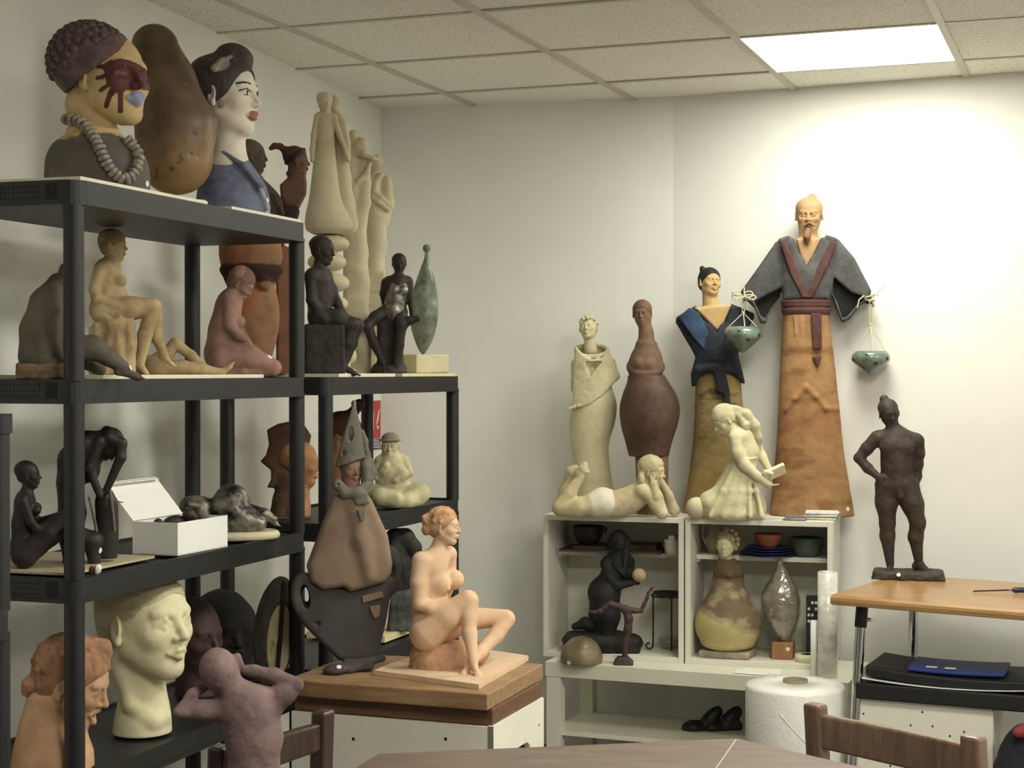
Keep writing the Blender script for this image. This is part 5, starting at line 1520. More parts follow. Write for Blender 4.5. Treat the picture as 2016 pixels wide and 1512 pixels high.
sk = f.sc(6)
sk.poly([(596, 1150), (625, 1150), (690, 1155), (764, 1138), (770, 1170), (760, 1228), (742, 1300), (668, 1300), (592, 1224), (584, 1190)], 22, -12, 10, bend=10)
sk.tor((602, 1174, -6), 20, 9, pitch=90, roll=6, k=4, sz=1.7); sk.tor((771, 1124, -6), 12, 7, pitch=90, k=4, sz=2.6)
sk.ell((602, 1174, -6), (8, 24, 40), roll=8, k=2, op=-1); sk.sph((626, 1226, 6), 5, 2, op=-1)
f.put('bell_skirt', sk, m_gry, 2.0)
bs = f.sc(4); bs.ell((662, 1312, 30), (26, 11, 22), roll=6, k=4); bs.limb([(688, 1314, 26, 8), (720, 1302, 10, 8), (752, 1296, 0, 8)], 6); bs.box((705, 1306, 0), (30, 12, 20), rd=6, k=8); bs.cap((640, 1306, 46), (684, 1308, 48), 1.5, 1.5, 1.5, -1); bs.flat(1318)
f.put('foot', bs, m_gry, 1.6)
f.dot(bs, 668, 1305, 5); f.dot(bs, 680, 1306, 2.5, clay('red_dot', (190, 60, 50)), 'red_dot')
for pts in ([(712, 1172), (753, 1163), (755, 1175), (714, 1187)], [(727, 1193), (749, 1189), (748, 1208), (740, 1217), (733, 1212)]):
    pa = f.sc(2); pa.poly(pts, 3, 9, 1.5); f.put('patch', pa, m_terr, 1.2)
co = f.sc(4)
co.limb([(666, 952, 14, 11), (680, 968, 26, 11), (704, 968, 28, 11), (722, 952, 18, 9)], 5); co.poly([(692, 968), (722, 966), (728, 988), (702, 992)], 4, 32, 2); 
co.sph((665, 951, 26), 4, 1, -1)
f.put('collar', co, m_gry2, 1.5)
co = f.sc(2); co.poly([(703, 1000), (720, 997), (718, 1020), (710, 1024)], 4, 33, 2); f.put('collar_tab', co, m_gry2, 1.3)
hd_ = f.sc(5); hd_.head((692, 922, 0), 64, 24, 0, 0, eyes=False, ears=False, nose=.7); hd_.limb([(690, 940, 0, 16), (690, 975, 0, 22)], 8)
f.put('head', hd_, clay('pinkish_brown_clay', (150, 112, 90), .25, .8, .4), 1.6)
ha = f.sc(3)
ha.poly([(697, 789), (706, 818), (720, 900), (700, 905), (684, 911), (659, 919), (676, 858)], 5, 24, 2, bend=14)
ha.poly([(697, 790), (712, 846), (721, 898), (690, 905), (670, 912), (684, 850)], 5, -18, 2, bend=-6); ha.limb([(697, 792, 20, 5), (697, 800, -12, 5)], 6)
ha.ell((691, 853, 26), (5.5, 14, 16), roll=-4, k=1.5, op=-1); ha.ell((677.5, 889, 22), (4.5, 5.5, 16), k=1, op=-1)
f.put('cone_hat', ha, m_gry2, 1.4)
br = f.sc(4); br.limb([(712, 850, -4, 6), (718, 868, -2, 7), (720, 886, 0, 6), (726, 900, 4, 5)], 4); br.limb([(724, 892, 8, 6), (720, 916, 14, 9), (722, 940, 12, 10), (716, 960, 12, 7)], 5); br.limb([(732, 906, 8, 4), (734, 930, 8, 7), (726, 950, 8, 8)], 5)
f.put('braid', br, m_gry2, 1.5)

# ---- terracotta nude on her slab
ND = 4.20
sl = [at_z(736, 1326, TOPZ + .004), at_z(942, 1354, TOPZ + .004), at_z(1041, 1297, TOPZ + .004), at_z(965, 1286, TOPZ + .004), at_z(850, 1289, TOPZ + .004), at_z(770, 1312, TOPZ + .004)]
f = Fig('seated_terracotta_nude', 'pale terracotta nude with curly pinned-up hair sitting on a rock', 'sculpture', 880, 1314, at_z(880, 1312, TOPZ + .012).y, TOPZ + .0125)
b = f.sc(7)
b.head((876, 1036, 0), 73, 72, 2, 0, nose=1.0); b.limb([(868, 1058, 0, 13.5), (862, 1084, 0, 16)], 8)
b.limb([(834, 1102, 20, 17), (860, 1098, 0, 18), (884, 1090, -20, 14)], 12)
b.limb([(848, 1122, 2, 34), (846, 1160, 0, 32), (844, 1200, 0, 31), (846, 1236, 0, 36)], 16)
b.ell((866, 1148, 20), (22, 22, 19), k=8, roll=-10); b.ell((894, 1142, -8), (20, 20, 18), k=8, roll=-10); b.sph((884, 1156, 30), 3, 2); b.ell((864, 1200, 8), (22, 26, 24), k=14)
b.limb([(829, 1100, 28, 18), (824, 1142, 36, 15), (826, 1180, 38, 14)], 8); b.limb([(826, 1182, 38, 13), (846, 1190, 40, 12), (874, 1190, 36, 9)], 6); b.hand((872, 1190, 36), (892, 1186, 30), 26, (0, -1, .3))
b.limb([(886, 1096, -24, 13), (888, 1150, -34, 11), (872, 1192, -26, 9)], 8)
b.limb([(842, 1242, 22, 36), (882, 1208, 30, 28), (920, 1176, 34, 19)], 10); b.limb([(924, 1178, 34, 18), (922, 1208, 44, 16), (924, 1240, 58, 14), (931, 1288, 78, 9)], 6)
b.foot((933, 1297, 82), (946, 1308, 118), 46)
b.limb([(856, 1244, -16, 34), (920, 1222, -24, 24), (996, 1220, -26, 16)], 10); b.limb([(1000, 1224, -26, 16), (976, 1252, -2, 15), (946, 1278, 34, 12), (922, 1298, 62, 9)], 6)
b.foot((918, 1300, 66), (906, 1309, 92), 38)
f.put('figure', b, clay('pale_terracotta', (226, 186, 146), .1, .7, .2, 12, 90, c2=(212, 168, 126)), 1.4)
hr = f.sc(3); h = HF(hr, (876, 1036, 0), 73, 72, 2, 0); h.hair(.05, -.06, .31, .22)
rr = random.Random(5)
for i in range(46):
    a, e = rr.uniform(0, 6.28), rr.uniform(-.35, 1.2)
    p = (math.cos(a) * .38 * math.cos(e), .14 + .39 * math.sin(e), -.08 + .43 * math.sin(a) * math.cos(e))
    if p[2] > .14 and p[1] < .34: continue
    h.ell(p, (.05, .04, .05), .02)
hr.ell((842, 1024, 0), (12, 14, 14), k=4); hr.ell((840, 1042, 4), (10, 11, 11), k=4); hr.sph((836, 1018, 6), 6, 3)
f.put('hair', hr, clay('orange_hair_clay', (214, 164, 116), .3, .8, .5, 40, 90, c2=(176, 120, 76)), 1.2, rough=1.2, rfreq=.16)
rk = f.sc(10)
rk.prof([(868, 1316, 64, 46), (868, 1300, 62, 46), (866, 1280, 56, 42), (862, 1262, 46, 36)], k=6); rk.ell((930, 1290, -18), (34, 26, 24), k=14); rk.ell((902, 1292, 14), (26, 24, 22), k=10); rk.flat(1316)
f.put('rock_seat', rk, clay('rough_terracotta', (206, 158, 114), .25, .85, .6, 18, 70, c2=(176, 128, 88)), 1.8, rough=2, rfreq=.07)
cc = Vector((sum(p.x for p in sl) / len(sl), sum(p.y for p in sl) / len(sl), TOPZ))
jig = []
for i in range(len(sl)):
    p, q = sl[i], sl[(i + 1) % len(sl)]
    for k in range(6):
        t = k / 6; r_ = p.lerp(q, t); jig.append((r_.x - cc.x + rng.uniform(-.0012, .0012), r_.y - cc.y + rng.uniform(-.0012, .0012)))
ts = MB().prism(jig, .0, .012).build('slab', clay('pale_terracotta_slab', (224, 188, 150), .12, .8, .4, 20, 80), f.root)
f.root.rotation_euler = f.root.rotation_euler
ts.matrix_parent_inverse = (Matrix.Translation(f.root.location) @ f.root.rotation_euler.to_matrix().to_4x4()).inverted()
ts.location = cc
# ================================================================== figures on the cube cabinets
KZ = KTOP
m_cr = clay('cream_clay', (214, 204, 160), .14, .78, .35, 12, 80, c2=(192, 180, 134))
f = Fig('caped_woman', 'cream clay woman with cropped hair in a wide-collared cape and long dress', 'sculpture', 1168, 1003, 5.84, KZ)
b = f.sc(6)
b.head((1158, 646, 2), 47, -14, 16, 6, nose=1.05, lips=1.2); b.limb([(1160, 662, 0, 11), (1163, 690, 0, 13)], 7)
f.put('head', b, m_cr, .85)
hr = f.sc(2); h = HF(hr, (1158, 646, 2), 47, -14, 16, 6); h.hair(.04, -.06, .31, .22)
for x, y, w_ in ((1143, 634, 14), (1148, 628, 18), (1156, 626, 18), (1162, 625, 12), (1170, 629, 10), (1146, 630, 4), (1154, 623, 8), (1176, 636, 4)): hr.sph((x, y, w_), 4, 2)
f.put('hair', hr, m_cr, 1.2, rough=1, rfreq=.2)
b = f.sc(8)
b.prof([(1172, 1003, 38, 34), (1170, 960, 37, 33), (1164, 910, 36, 32), (1161, 870, 38, 32), (1166, 830, 45, 36), (1171, 795, 43, 34), (1170, 760, 34, 28), (1166, 720, 30, 24)], k=5)
f.put('dress', b, m_cr, 2.0)
cpn = f.sc(5)
cpn.poly([(1132, 680), (1150, 700), (1165, 708), (1186, 704), (1199, 688), (1206, 710), (1220, 742), (1202, 760), (1186, 778), (1160, 796), (1136, 802), (1114, 806), (1128, 790), (1128, 756), (1130, 712)], 5, 32, 2.5, bend=20)
cpn.poly([(1133, 680), (1197, 682), (1208, 730), (1198, 760), (1132, 770), (1128, 720)], 4, -26, 2.5, bend=-18)
cpn.limb([(1131, 716, 12, 7), (1131, 765, 12, 7)], 8); cpn.limb([(1131, 716, -10, 7), (1131, 760, -10, 7)], 8); cpn.limb([(1204, 712, 12, 7), (1210, 742, 12, 7)], 8); cpn.limb([(1204, 712, -10, 7), (1206, 740, -10, 7)], 8)
cpn.tor((1165, 690, 2), 31, 4.5, pitch=-26, roll=0, k=5, sz=.85)
cpn.ell((1166, 682, 4), (29, 9, 24), pitch=-26, k=2, op=-1)
cpn.poly([(1152, 712), (1184, 712), (1160, 742)], 8, 36, 2, k=2, op=-1)
for i in range(14):
    cpn.sph((1116 + i * 3.6, 806 - i * 1.0 - rng.uniform(0, 3), 28 + i * .3), rng.uniform(2, 4), 2)
f.put('cape', cpn, m_cr, 1.5, rough=.8, rfreq=.1)

f = Fig('stout_brown_woman', 'brown stout-hipped clay woman with a long neck and low neckline', 'sculpture', 1280, 1003, 5.72, KZ)
b = f.sc(6)
b.head((1264, 617, 0), 50, -10, -2, 4, lips=1.0); b.limb([(1268, 632, 0, 13), (1272, 656, 0, 13), (1272, 676, 0, 19)], 8)
b.prof([(1271, 738, 33, 26), (1271, 722, 35, 27), (1272, 700, 31, 25), (1273, 676, 19, 18)], k=8)
b.ell((1260, 716, 18), (13, 13, 11), k=5); b.ell((1278, 716, 18), (13, 13, 11), k=5)
f.put('head_and_bust', b, clay('brown_skin_clay', (128, 98, 72), .25, .7, .3, 12, 80), 1.15)
b = f.sc(6); b.prof([(1284, 1003, 30, 26), (1284, 960, 31, 26), (1283, 890, 33, 28)], k=4); b.cap((1284, 905, 28), (1284, 1000, 28), 2, 2, 2, -1)
f.put('legs', b, clay('brown_skin_clay', (134, 96, 68), .25, .7, .3, 12, 80), 1.7)
hr = f.sc(3); h = HF(hr, (1264, 617, 0), 50, -10, -2, 4); h.hair(.05, -.08, .31, .23)
f.put('hair', hr, clay('brown_hair_clay', (128, 90, 62), .3, .75, .5, 30), 1.3)
gm = f.sc(6)
gm.prof([(1277, 898, 39, 33), (1277, 870, 46, 38), (1278, 835, 56, 46), (1279, 800, 59, 48), (1278, 772, 51, 42), (1275, 750, 40, 33), (1272, 738, 36, 30)], k=4)
f.put('dress', gm, clay('dark_brown_clay', (98, 72, 55), .35, .6, .35, 10, 60, c2=(70, 46, 36), c3=(128, 98, 76)), 2.0)
gm = f.sc(3); gm.tor((1271, 722, 0), 29, 9, pitch=-34, k=1, sz=.92)
f.put('neckline_band', gm, clay('grey_brown_band', (116, 88, 70), .3, .75, .4), 1.5)

f = Fig('blue_sashed_man', 'armless man in navy robe with blue sash, bow and ochre skirt', 'sculpture', 1418, 1003, 5.76, KZ)
m_navy = clay('navy_black_clay', (48, 54, 70), .35, .75, .5, 16, 80, c2=(36, 38, 46))
b = f.sc(6)
b.head((1398, 556, 0), 57, 26, 12, -4, lips=1.1, nose=.85); b.limb([(1396, 574, 0, 14), (1400, 606, 0, 17)], 7)
b.poly([(1366, 606), (1440, 600), (1424, 636), (1411, 652), (1394, 634)], 12, 8, 5, k=4)
f.put('head', b, clay('ochre_skin_clay', (206, 166, 96), .12, .7, .25, 16, 80), 1.0)
hr = f.sc(3); h = HF(hr, (1398, 556, 0), 57, 26, 12, -4); h.hair(.045, -.06, .33, .24); hr.limb([(1384, 536, 0, 6), (1382, 528, 0, 5)], 4)
f.put('hair', hr, clay('black_hair_clay', (38, 36, 38), .3, .6, .3), 1.3)
ro = f.sc(6)
ro.poly([(1369, 602), (1390, 632), (1411, 654), (1426, 634), (1438, 598), (1482, 616), (1484, 624), (1471, 648), (1452, 696), (1462, 735), (1466, 756), (1455, 752), (1446, 738), (1378, 738), (1372, 758), (1362, 762), (1360, 735), (1370, 702), (1330, 634), (1331, 624)], 20, 0, 8, bend=12)
ro.ell((1410, 680, 6), (42, 50, 24), k=8); ro.poly([(1372, 596), (1411, 656), (1440, 592)], 14, 30, 2, k=2, op=-1)
f.put('robe', ro, m_navy, 1.7, rough=.6, rfreq=.08)
sa = f.sc(3); sa.poly([(1336, 624), (1358, 606), (1376, 616), (1400, 666), (1408, 700), (1398, 702), (1364, 664)], 5, 22, 2, bend=4); 
f.put('blue_sash', sa, clay('blue_clay', (52, 84, 120), .35, .7, .5, 20, 60, c2=(38, 58, 88)), 1.5)
bw = f.sc(4); bw.poly([(1404, 716), (1422, 716), (1430, 740), (1436, 770), (1438, 798), (1420, 800), (1426, 776), (1412, 770)], 5, 44, 2); bw.ell((1410, 724, 42), (13, 9, 8), k=3)
bw.limb([(1400, 724, 38, 10), (1376, 728, 30, 9), (1366, 752, 26, 5)], 6); bw.limb([(1420, 724, 38, 10), (1444, 728, 30, 8), (1460, 748, 24, 4)], 6)
f.put('bow', bw, clay('navy_bow_clay', (44, 46, 58), .3), 1.5)
sk = f.sc(5); sk.prof([(1420, 1003, 77, 46), (1419, 940, 63, 42), (1417, 870, 53, 38), (1415, 800, 47, 36), (1413, 728, 43, 32)], k=4)
def ochre(x, y, w_):
    c = fill(x, (164, 138, 76)); n_ = nz(x, y * 3, w_, .035, 2)
    c = lerp(c, (96, 84, 56), sm(.05, .5, n_) * sm(930, 780, y)); return lerp(c, (176, 138, 72), sm(880, 1000, y) * .7)
f.put('skirt', sk, m_paintr, 2.0, rough=.7, rfreq=.08, color=ochre)

f = Fig('bearded_pot_bearer', 'tall bearded man in grey robe and orange skirt with outstretched arms', 'sculpture', 1590, 1006, 5.665, KZ)
m_skin = clay('tan_skin_clay', (176, 134, 84), .15, .7, .3, 16, 80)
m_robe = clay('charcoal_clay', (84, 84, 82), .25, .8, .5, 20, 80, c2=(64, 64, 64))
m_red = clay('dark_red_clay_band', (96, 58, 54), .3, .8, .5, 30, 60)
b = f.sc(6)
b.head((1592, 424, 0), 70, -4, -4, 0, nose=1.0); b.limb([(1590, 446, 0, 17), (1590, 478, -2, 19)], 8); b.sph((1598, 390, -6), 9, 4); b.ell((1592, 408, -4), (26, 19, 28), k=5)
b.poly([(1566, 470), (1616, 470), (1600, 505), (1587, 530), (1576, 505)], 12, 6, 5, k=5)
f.put('head', b, m_skin, 1.0, rough=.25, rfreq=.2)
be = f.sc(3); be.limb([(1590, 456, 24, 6), (1588, 468, 26, 7), (1590, 482, 24, 2)], 4)
f.put('beard', be, clay('brown_beard_clay', (142, 106, 66), .3, .8, .5, 60), 1.2)
be = f.sc(2); be.limb([(1581, 447, 25, 2.2), (1592, 441, 28, 2.8), (1602, 447, 25, 2.2)], 2); f.put('moustache', be, clay('brown_beard_clay', (142, 106, 66)), 1.1)
ro = f.sc(7)
ro.poly([(1530, 478), (1562, 468), (1576, 502), (1587, 530), (1602, 500), (1616, 468), (1648, 476), (1640, 530), (1633, 592), (1541, 592), (1540, 530)], 24, -2, 10, bend=8)
ro.ell((1587, 550, 4), (44, 48, 26), k=10)
ro.poly([(1566, 462), (1587, 530), (1614, 462)], 14, 30, 2, k=2, op=-1)
for pts in ([(1526, 478), (1546, 470), (1556, 520), (1543, 566), (1520, 590), (1508, 636), (1498, 636), (1486, 606), (1470, 590), (1458, 574), (1490, 530)],
            [(1628, 472), (1650, 474), (1680, 510), (1712, 574), (1706, 594), (1690, 602), (1672, 628), (1656, 636), (1644, 606), (1632, 560)]):
    ro.poly(pts, 17, -4, 8, bend=4, k=8)
SL = ([(1486, 594), (1500, 585), (1524, 573), (1539, 566), (1535, 584), (1517, 605), (1507, 628), (1498, 622)], [(1640, 546), (1655, 561), (1676, 578), (1692, 583), (1698, 592), (1686, 600), (1666, 624), (1656, 628), (1648, 602), (1637, 576)])
for pts in SL: ro.poly(pts, 16, 10, 2, k=3, op=-1)
for x0, x1 in ((1538, 1552), (1626, 1642)): ro.box(((x0 + x1) / 2, 472, 4), (12, 5, 14), rd=3, k=3, roll=18 if x0 < 1590 else -18)
f.put('robe', ro, m_robe, 1.8, rough=.6, rfreq=.07)
for pts in SL:
    q = f.sc(3); q.poly(pts, 4, -9, 1.5); f.put('sleeve_lining', q, clay('black_lining_clay', (26, 26, 28), .3), 1.6)
for i, pts in enumerate(([(1536, 480), (1546, 476), (1566, 520), (1594, 586), (1580, 588), (1556, 540)], [(1646, 480), (1634, 476), (1612, 520), (1584, 588), (1598, 588), (1626, 530)])):
    la = f.sc(3); la.poly(pts, 4, 27, 2, bend=6); f.put('lapel', la, m_red, 1.5)
sh = f.sc(4); sh.prof([(1587, 620, 46, 32), (1587, 606, 49, 35), (1587, 592, 48, 34)], k=3); sh.tor((1587, 594, 0), 46, 3, k=3, sz=.72); sh.tor((1587, 606, 0), 48, 2, k=2, sz=.72, op=-1)
f.put('belt', sh, m_red, 1.6)
sk = f.sc(6)
sk.prof([(1598, 1006, 83, 46), (1596, 950, 74, 43), (1594, 880, 65, 40), (1592, 800, 59, 37), (1589, 720, 53, 34), (1587, 650, 47, 32), (1587, 616, 44, 31)], k=4)
sk.limb([(1546, 806, 27, 2), (1566, 784, 34, 2.5), (1587, 762, 36, 3), (1606, 780, 35, 2.5), (1624, 804, 31, 2), (1648, 804, 14, 2)], 8)
for i in range(6): sk.cap((1552 + i * 12, 622, 26 + 4 * math.sin(i * .63)), (1554 + i * 12, 660, 28 + 4 * math.sin(i * .63)), 1.6, 1, 3)
def orng(x, y, w_):
    c = fill(x, (176, 128, 72)); n_ = nz(x, y * 2.5, w_, .02, 5)
    c = lerp(c, (146, 100, 54), sm(-.1, .5, n_)); c = lerp(c, (128, 84, 44), sm(720, 620, y) * .5 * sm(-.3, .4, nz(x * 3, y * .6, w_, .03)))
    return lerp(c, (160, 100, 56), sm(790, 810, y) * sm(900, 830, y) * .5)
f.put('skirt', sk, m_paintr, 2.0, rough=.6, rfreq=.06, color=orng)
f.dot(sk, 1667, 999, 4.5)
ta = f.sc(2); ta.poly([(1596, 618), (1616, 618), (1617, 687), (1600, 687)], 3, 36, 1.2); f.put('belt_tail', ta, m_red, 1.3)
ta = f.sc(2); ta.poly([(1598, 702), (1617, 701), (1609, 725)], 3, 36, 1.2); f.put('belt_tip', ta, m_red, 1.3)
for x, y, sx in ((1470, 584, -1), (1708, 592, 1)):
    hn = f.sc(3); hn.limb([(x - sx * 14, y - 4, 0, 8), (x, y, 2, 8)], 4); hn.hand((x - sx * 2, y - 2, 2), (x + sx * 8, y + 8, 6), 22, (sx * .5, -1, .3), .8)
    f.put('hand', hn, clay('black_hand_clay', (46, 42, 42), .3), 1.3)
BEARER = f
m_cel = material('celadon_glaze', srgb(120, 140, 124), .18, 0, 18, .1, 40, col2=srgb(76, 96, 84), col3=srgb(160, 174, 156), coat=.5, dist=.001)
m_str = material('raffia_string', srgb(214, 202, 160), .8, .2, 60)
def hung_pot(label, x, yr, yw, yt, kx, ky, hx, hy, bow):
    d = 5.62
    P = at_depth(x, yt, d)
    f = Fig('hanging_pot', label, 'pot', x, yt, d, P.z, 'celadon pots hung from the bearded man')
    s = f.s
    R = [(0.4, yt), (6, yt - 3), (18, yt - 12), (30, yt - 24), (38, yw), (36, yw - 10), (30, yr), (27, yr + 1), (31, yw - 6), (32, yw), (24, yt - 22), (10, yt - 8), (.3, yt - 4)]
    o = MB().lathe([(r * s, (yt - y) * s) for r, y in R], n=36).build('bowl', m_cel, f.root)
    for a, yy in ((-1.1, yw), (.3, yw + 8), (1.0, yw - 2), (-.2, yw - 8), (2.6, yw), (-2.4, yw + 4)):
        rr = 37.4 if abs(yy - yw) < 6 else 33.5 if yy > yw else 35.6
        cx_, cy_ = math.sin(a) * rr * s, -math.cos(a) * rr * s
        n_ = Vector((math.sin(a), -math.cos(a), 0))
        MB().tube([Vector((cx_, cy_, (yt - yy) * s)) - n_ * .002, Vector((cx_, cy_, (yt - yy) * s)) + n_ * .0012], 3.2 * s, 12).build('pierced_hole', m_hole, f.root)
    for a in (-1.25, .15, 1.3, 3.0):
        e = (x + math.sin(a) * 30, yr + 2, math.cos(a) * 30)
        f.tubes('string', [(kx, ky, 2), e], .9, m_str)
    f.tubes('string', [(kx - 2, ky, 2), (hx - 3, hy, 8)], 1.1, m_str); f.tubes('string', [(kx + 2, ky, 2), (hx + 3, hy, 8)], 1.1, m_str)
    kt = f.sc(2); kt.sph((kx, ky, 2), 3, 1); f.put('knot', kt, m_str, 1.0)
    for pts in bow: f.tubes('raffia_bow', pts, 1.3, m_str)
    return f
lp = lambda cx, cy, rx, ry, n=12, w_=12: [(cx + rx * math.cos(2 * math.pi * i / n), cy + ry * math.sin(2 * math.pi * i / n), w_ + 2 * math.sin(i)) for i in range(n + 1)]
hung_pot('small celadon pot hanging on strings in front of the blue-sashed man', 1462, 643, 662, 695, 1463, 616, 1466, 586,
         [lp(1452, 584, 11, 5), lp(1476, 586, 12, 5), lp(1474, 580, 8, 6), lp(1450, 578, 8, 4), [(1464, 586, 14), (1446, 592, 14), (1442, 590, 12)], [(1466, 585, 14), (1484, 592, 14)], [(1465, 586, 14), (1465, 566, 12)]])
hung_pot('small celadon pot hanging on strings against the bare wall', 1714, 691, 708, 742, 1714, 639, 1714, 590,
         [[(1702, 582, 12), (1692, 590, 12), (1688, 606, 10)], [(1706, 586, 12), (1722, 580, 14), (1730, 582, 12)], [(1712, 596, 12), (1720, 582, 12), (1742, 564, 8)], [(1716, 584, 12), (1724, 600, 12)], lp(1712, 588, 9, 4)])

f = Fig('lying_girl', 'cream clay girl lying on her front with feet up and chin in hands', 'sculpture', 1205, 1018, at_z(1205, 1018, KZ).y, KZ)
b = f.sc(6)
b.head((1285, 928, 2), 60, 66, -4, 0); b.limb([(1272, 944, 0, 13), (1264, 960, 0, 16)], 7)
b.limb([(1262, 970, 0, 24), (1240, 984, 0, 24), (1214, 992, 0, 24), (1188, 990, 0, 26)], 12); b.limb([(1264, 966, 20, 13), (1264, 966, -18, 13)], 8)
b.limb([(1272, 966, 22, 12), (1290, 992, 34, 11), (1302, 1008, 38, 11)], 6); b.limb([(1302, 1006, 38, 11), (1294, 976, 34, 10), (1286, 952, 26, 8)], 5); b.hand((1286, 954, 26), (1282, 926, 22), 30, (0, 0, 1), .1)
b.limb([(1276, 966, -16, 12), (1308, 990, -14, 10), (1328, 1006, -8, 10)], 6); b.limb([(1328, 1004, -8, 10), (1316, 976, 0, 9), (1304, 952, 10, 7)], 5); b.hand((1304, 954, 10), (1300, 930, 12), 28, (1, 0, .4), .1)
b.limb([(1184, 992, 14, 25), (1140, 998, 18, 19), (1104, 1000, 18, 15)], 8); b.limb([(1102, 998, 18, 15), (1122, 970, 16, 13), (1142, 940, 14, 8)], 6); b.limb([(1144, 936, 14, 8), (1148, 922, 15, 8), (1152, 914, 16, 6)], 5); b.limb([(1146, 924, 15, 7), (1156, 928, 18, 5)], 4); b.sph((1139, 930, 14), 6.5, 4)
b.limb([(1184, 992, -14, 25), (1136, 1000, -16, 19), (1106, 1002, -14, 14)], 8); b.limb([(1104, 998, -14, 14), (1112, 966, -14, 11), (1118, 942, -12, 7)], 6); b.limb([(1118, 940, -12, 8), (1124, 928, -10, 9), (1132, 922, -8, 7)], 5); b.sph((1119, 930, -12), 8, 4)
b.flat(1018)
f.put('figure', b, clay('cream_tan_clay', (212, 196, 150), .18, .75, .35, 16, 80, c2=(180, 160, 112)), 1.5, rough=.4, rfreq=.1)
hr = f.sc(3); h = HF(hr, (1285, 928, 2), 60, 66, -4, 0); h.hair(.05, -.06, .31, .22); hr.ell((1262, 944, 10), (9, 16, 14), k=5)
f.put('hair', hr, clay('cream_tan_hair', (200, 184, 138), .25, .8, .6, 30, 60), 1.4, rough=1.2, rfreq=.12)
sh = f.sc(5); sh.limb([(1206, 991, 0, 25.5), (1186, 989, 0, 28), (1174, 992, 8, 25)], 8); sh.limb([(1186, 991, 14, 26.5), (1172, 993, 15, 24.5)], 6); sh.limb([(1186, 991, -14, 26.5), (1172, 993, -15, 24.5)], 6); sh.flat(1018)
f.put('shorts', sh, clay('white_shorts_clay', (224, 214, 190), .12, .8, .4, 20, 60), 1.5)

f = Fig('reading_girl', 'cream clay girl kneeling in a long dress with an open book', 'sculpture', 1440, 1021, at_z(1440, 1021, KZ).y, KZ)
b = f.sc(6)
b.head((1424, 828, 4), 58, -62, -32, 0); b.limb([(1440, 838, 0, 13), (1450, 850, 0, 15)], 7)
b.limb([(1462, 862, 0, 24), (1470, 890, 0, 23), (1464, 912, 0, 24)], 10); b.limb([(1450, 858, 22, 13), (1470, 854, -18, 13)], 8)
b.limb([(1446, 860, 26, 13), (1452, 890, 32, 12), (1466, 914, 34, 11), (1490, 936, 34, 9), (1510, 950, 32, 8)], 6); b.hand((1508, 950, 32), (1530, 954, 32), 28, (0, 1, .2), .5)
b.limb([(1484, 866, -18, 11), (1500, 900, -18, 9), (1516, 930, -6, 7)], 6)
f.put('figure', b, m_cr, 1.5, rough=.3, rfreq=.1)
b = f.sc(4); b.ell((1372, 1000, 14), (21, 22, 20), k=4); b.flat(1021); f.put('knee', b, m_cr, 1.6)
b = f.sc(4); b.ell((1494, 1014, 20), (12, 9, 10), k=4); b.flat(1021); f.put('foot', b, m_cr, 1.5)
hr = f.sc(4); h = HF(hr, (1424, 828, 4), 58, -62, -32, 0); h.hair(.05, -.06, .31, .22)
hr.limb([(1446, 806, 2, 9), (1468, 816, 4, 11), (1484, 838, 4, 11), (1492, 862, 2, 8), (1494, 884, 0, 4)], 6); hr.limb([(1452, 816, 10, 6), (1466, 836, 12, 8), (1470, 852, 10, 5)], 4)
f.put('hair', hr, clay('cream_hair_clay', (206, 194, 150), .25, .8, .6, 30, 60), 1.4, rough=.8, rfreq=.12)
dr = f.sc(8)
dr.limb([(1464, 908, 0, 26), (1456, 940, 0, 32), (1446, 980, 0, 44), (1440, 1002, 0, 46)], 12); dr.ell((1408, 992, 6), (34, 28, 36), roll=-10, k=12); dr.ell((1484, 996, 4), (24, 28, 30), k=10); dr.ell((1440, 1010, 6), (60, 16, 42), k=10)
for i, (x0, x1) in enumerate(((1446, 1400), (1456, 1424), (1466, 1450), (1474, 1476), (1480, 1498))): dr.limb([(x0, 918, 24, 3), ((x0 + x1) / 2, 964, 38, 4), (x1, 1012, 46, 5)], 7)
dr.tor((1466, 904, 0), 25, 3.5, roll=12, k=4, sz=1.05); dr.flat(1021)
f.put('dress', dr, m_cr, 1.7, rough=.8, rfreq=.08)
bk = f.sc(2); bk.box((1522, 928, 26), (23, 4, 15), roll=24, pitch=38, yaw=10, rd=1.5); bk.box((1508, 934, 30), (10, 3, 15), roll=-20, pitch=38, rd=1.5, k=2)
f.put('book', bk, clay('cream_book_clay', (226, 214, 176), .08), 1.2)

# ---- leaflets on the cabinet
def sheet_stack(label, corner_px, z, wd, dp, n, cols, ang, name='leaflet', cat='leaflet', group='leaflets on the cabinet'):
    p = at_z(*corner_px, z)
    for i in range(n):
        m = material('printed_paper_%s' % '_'.join(map(str, cols[i % len(cols)])), srgb(*cols[i % len(cols)]), .5, .25, 40)
        o = MB().rbox(-wd / 2, wd / 2, -dp / 2, dp / 2, 0, .0042, .0004).build(name, m, None, (p.x + rng.uniform(-.004, .004), p.y + rng.uniform(-.004, .004), z + i * .0044 + .0002), ang + rng.uniform(-.12, .12))
        tag(o, label % (('lowest', 'second lowest', 'third lowest', 'fourth lowest', 'fifth lowest', 'topmost')[i] if i < n - 1 else 'topmost'), cat, group)
sheet_stack('%s printed leaflet of the low pile in front of the orange skirt', (1566, 1023), KZ, .072, .10, 3, [(150, 150, 146), (196, 192, 182), (122, 120, 118)], KANG, group='leaflets in the low pile')
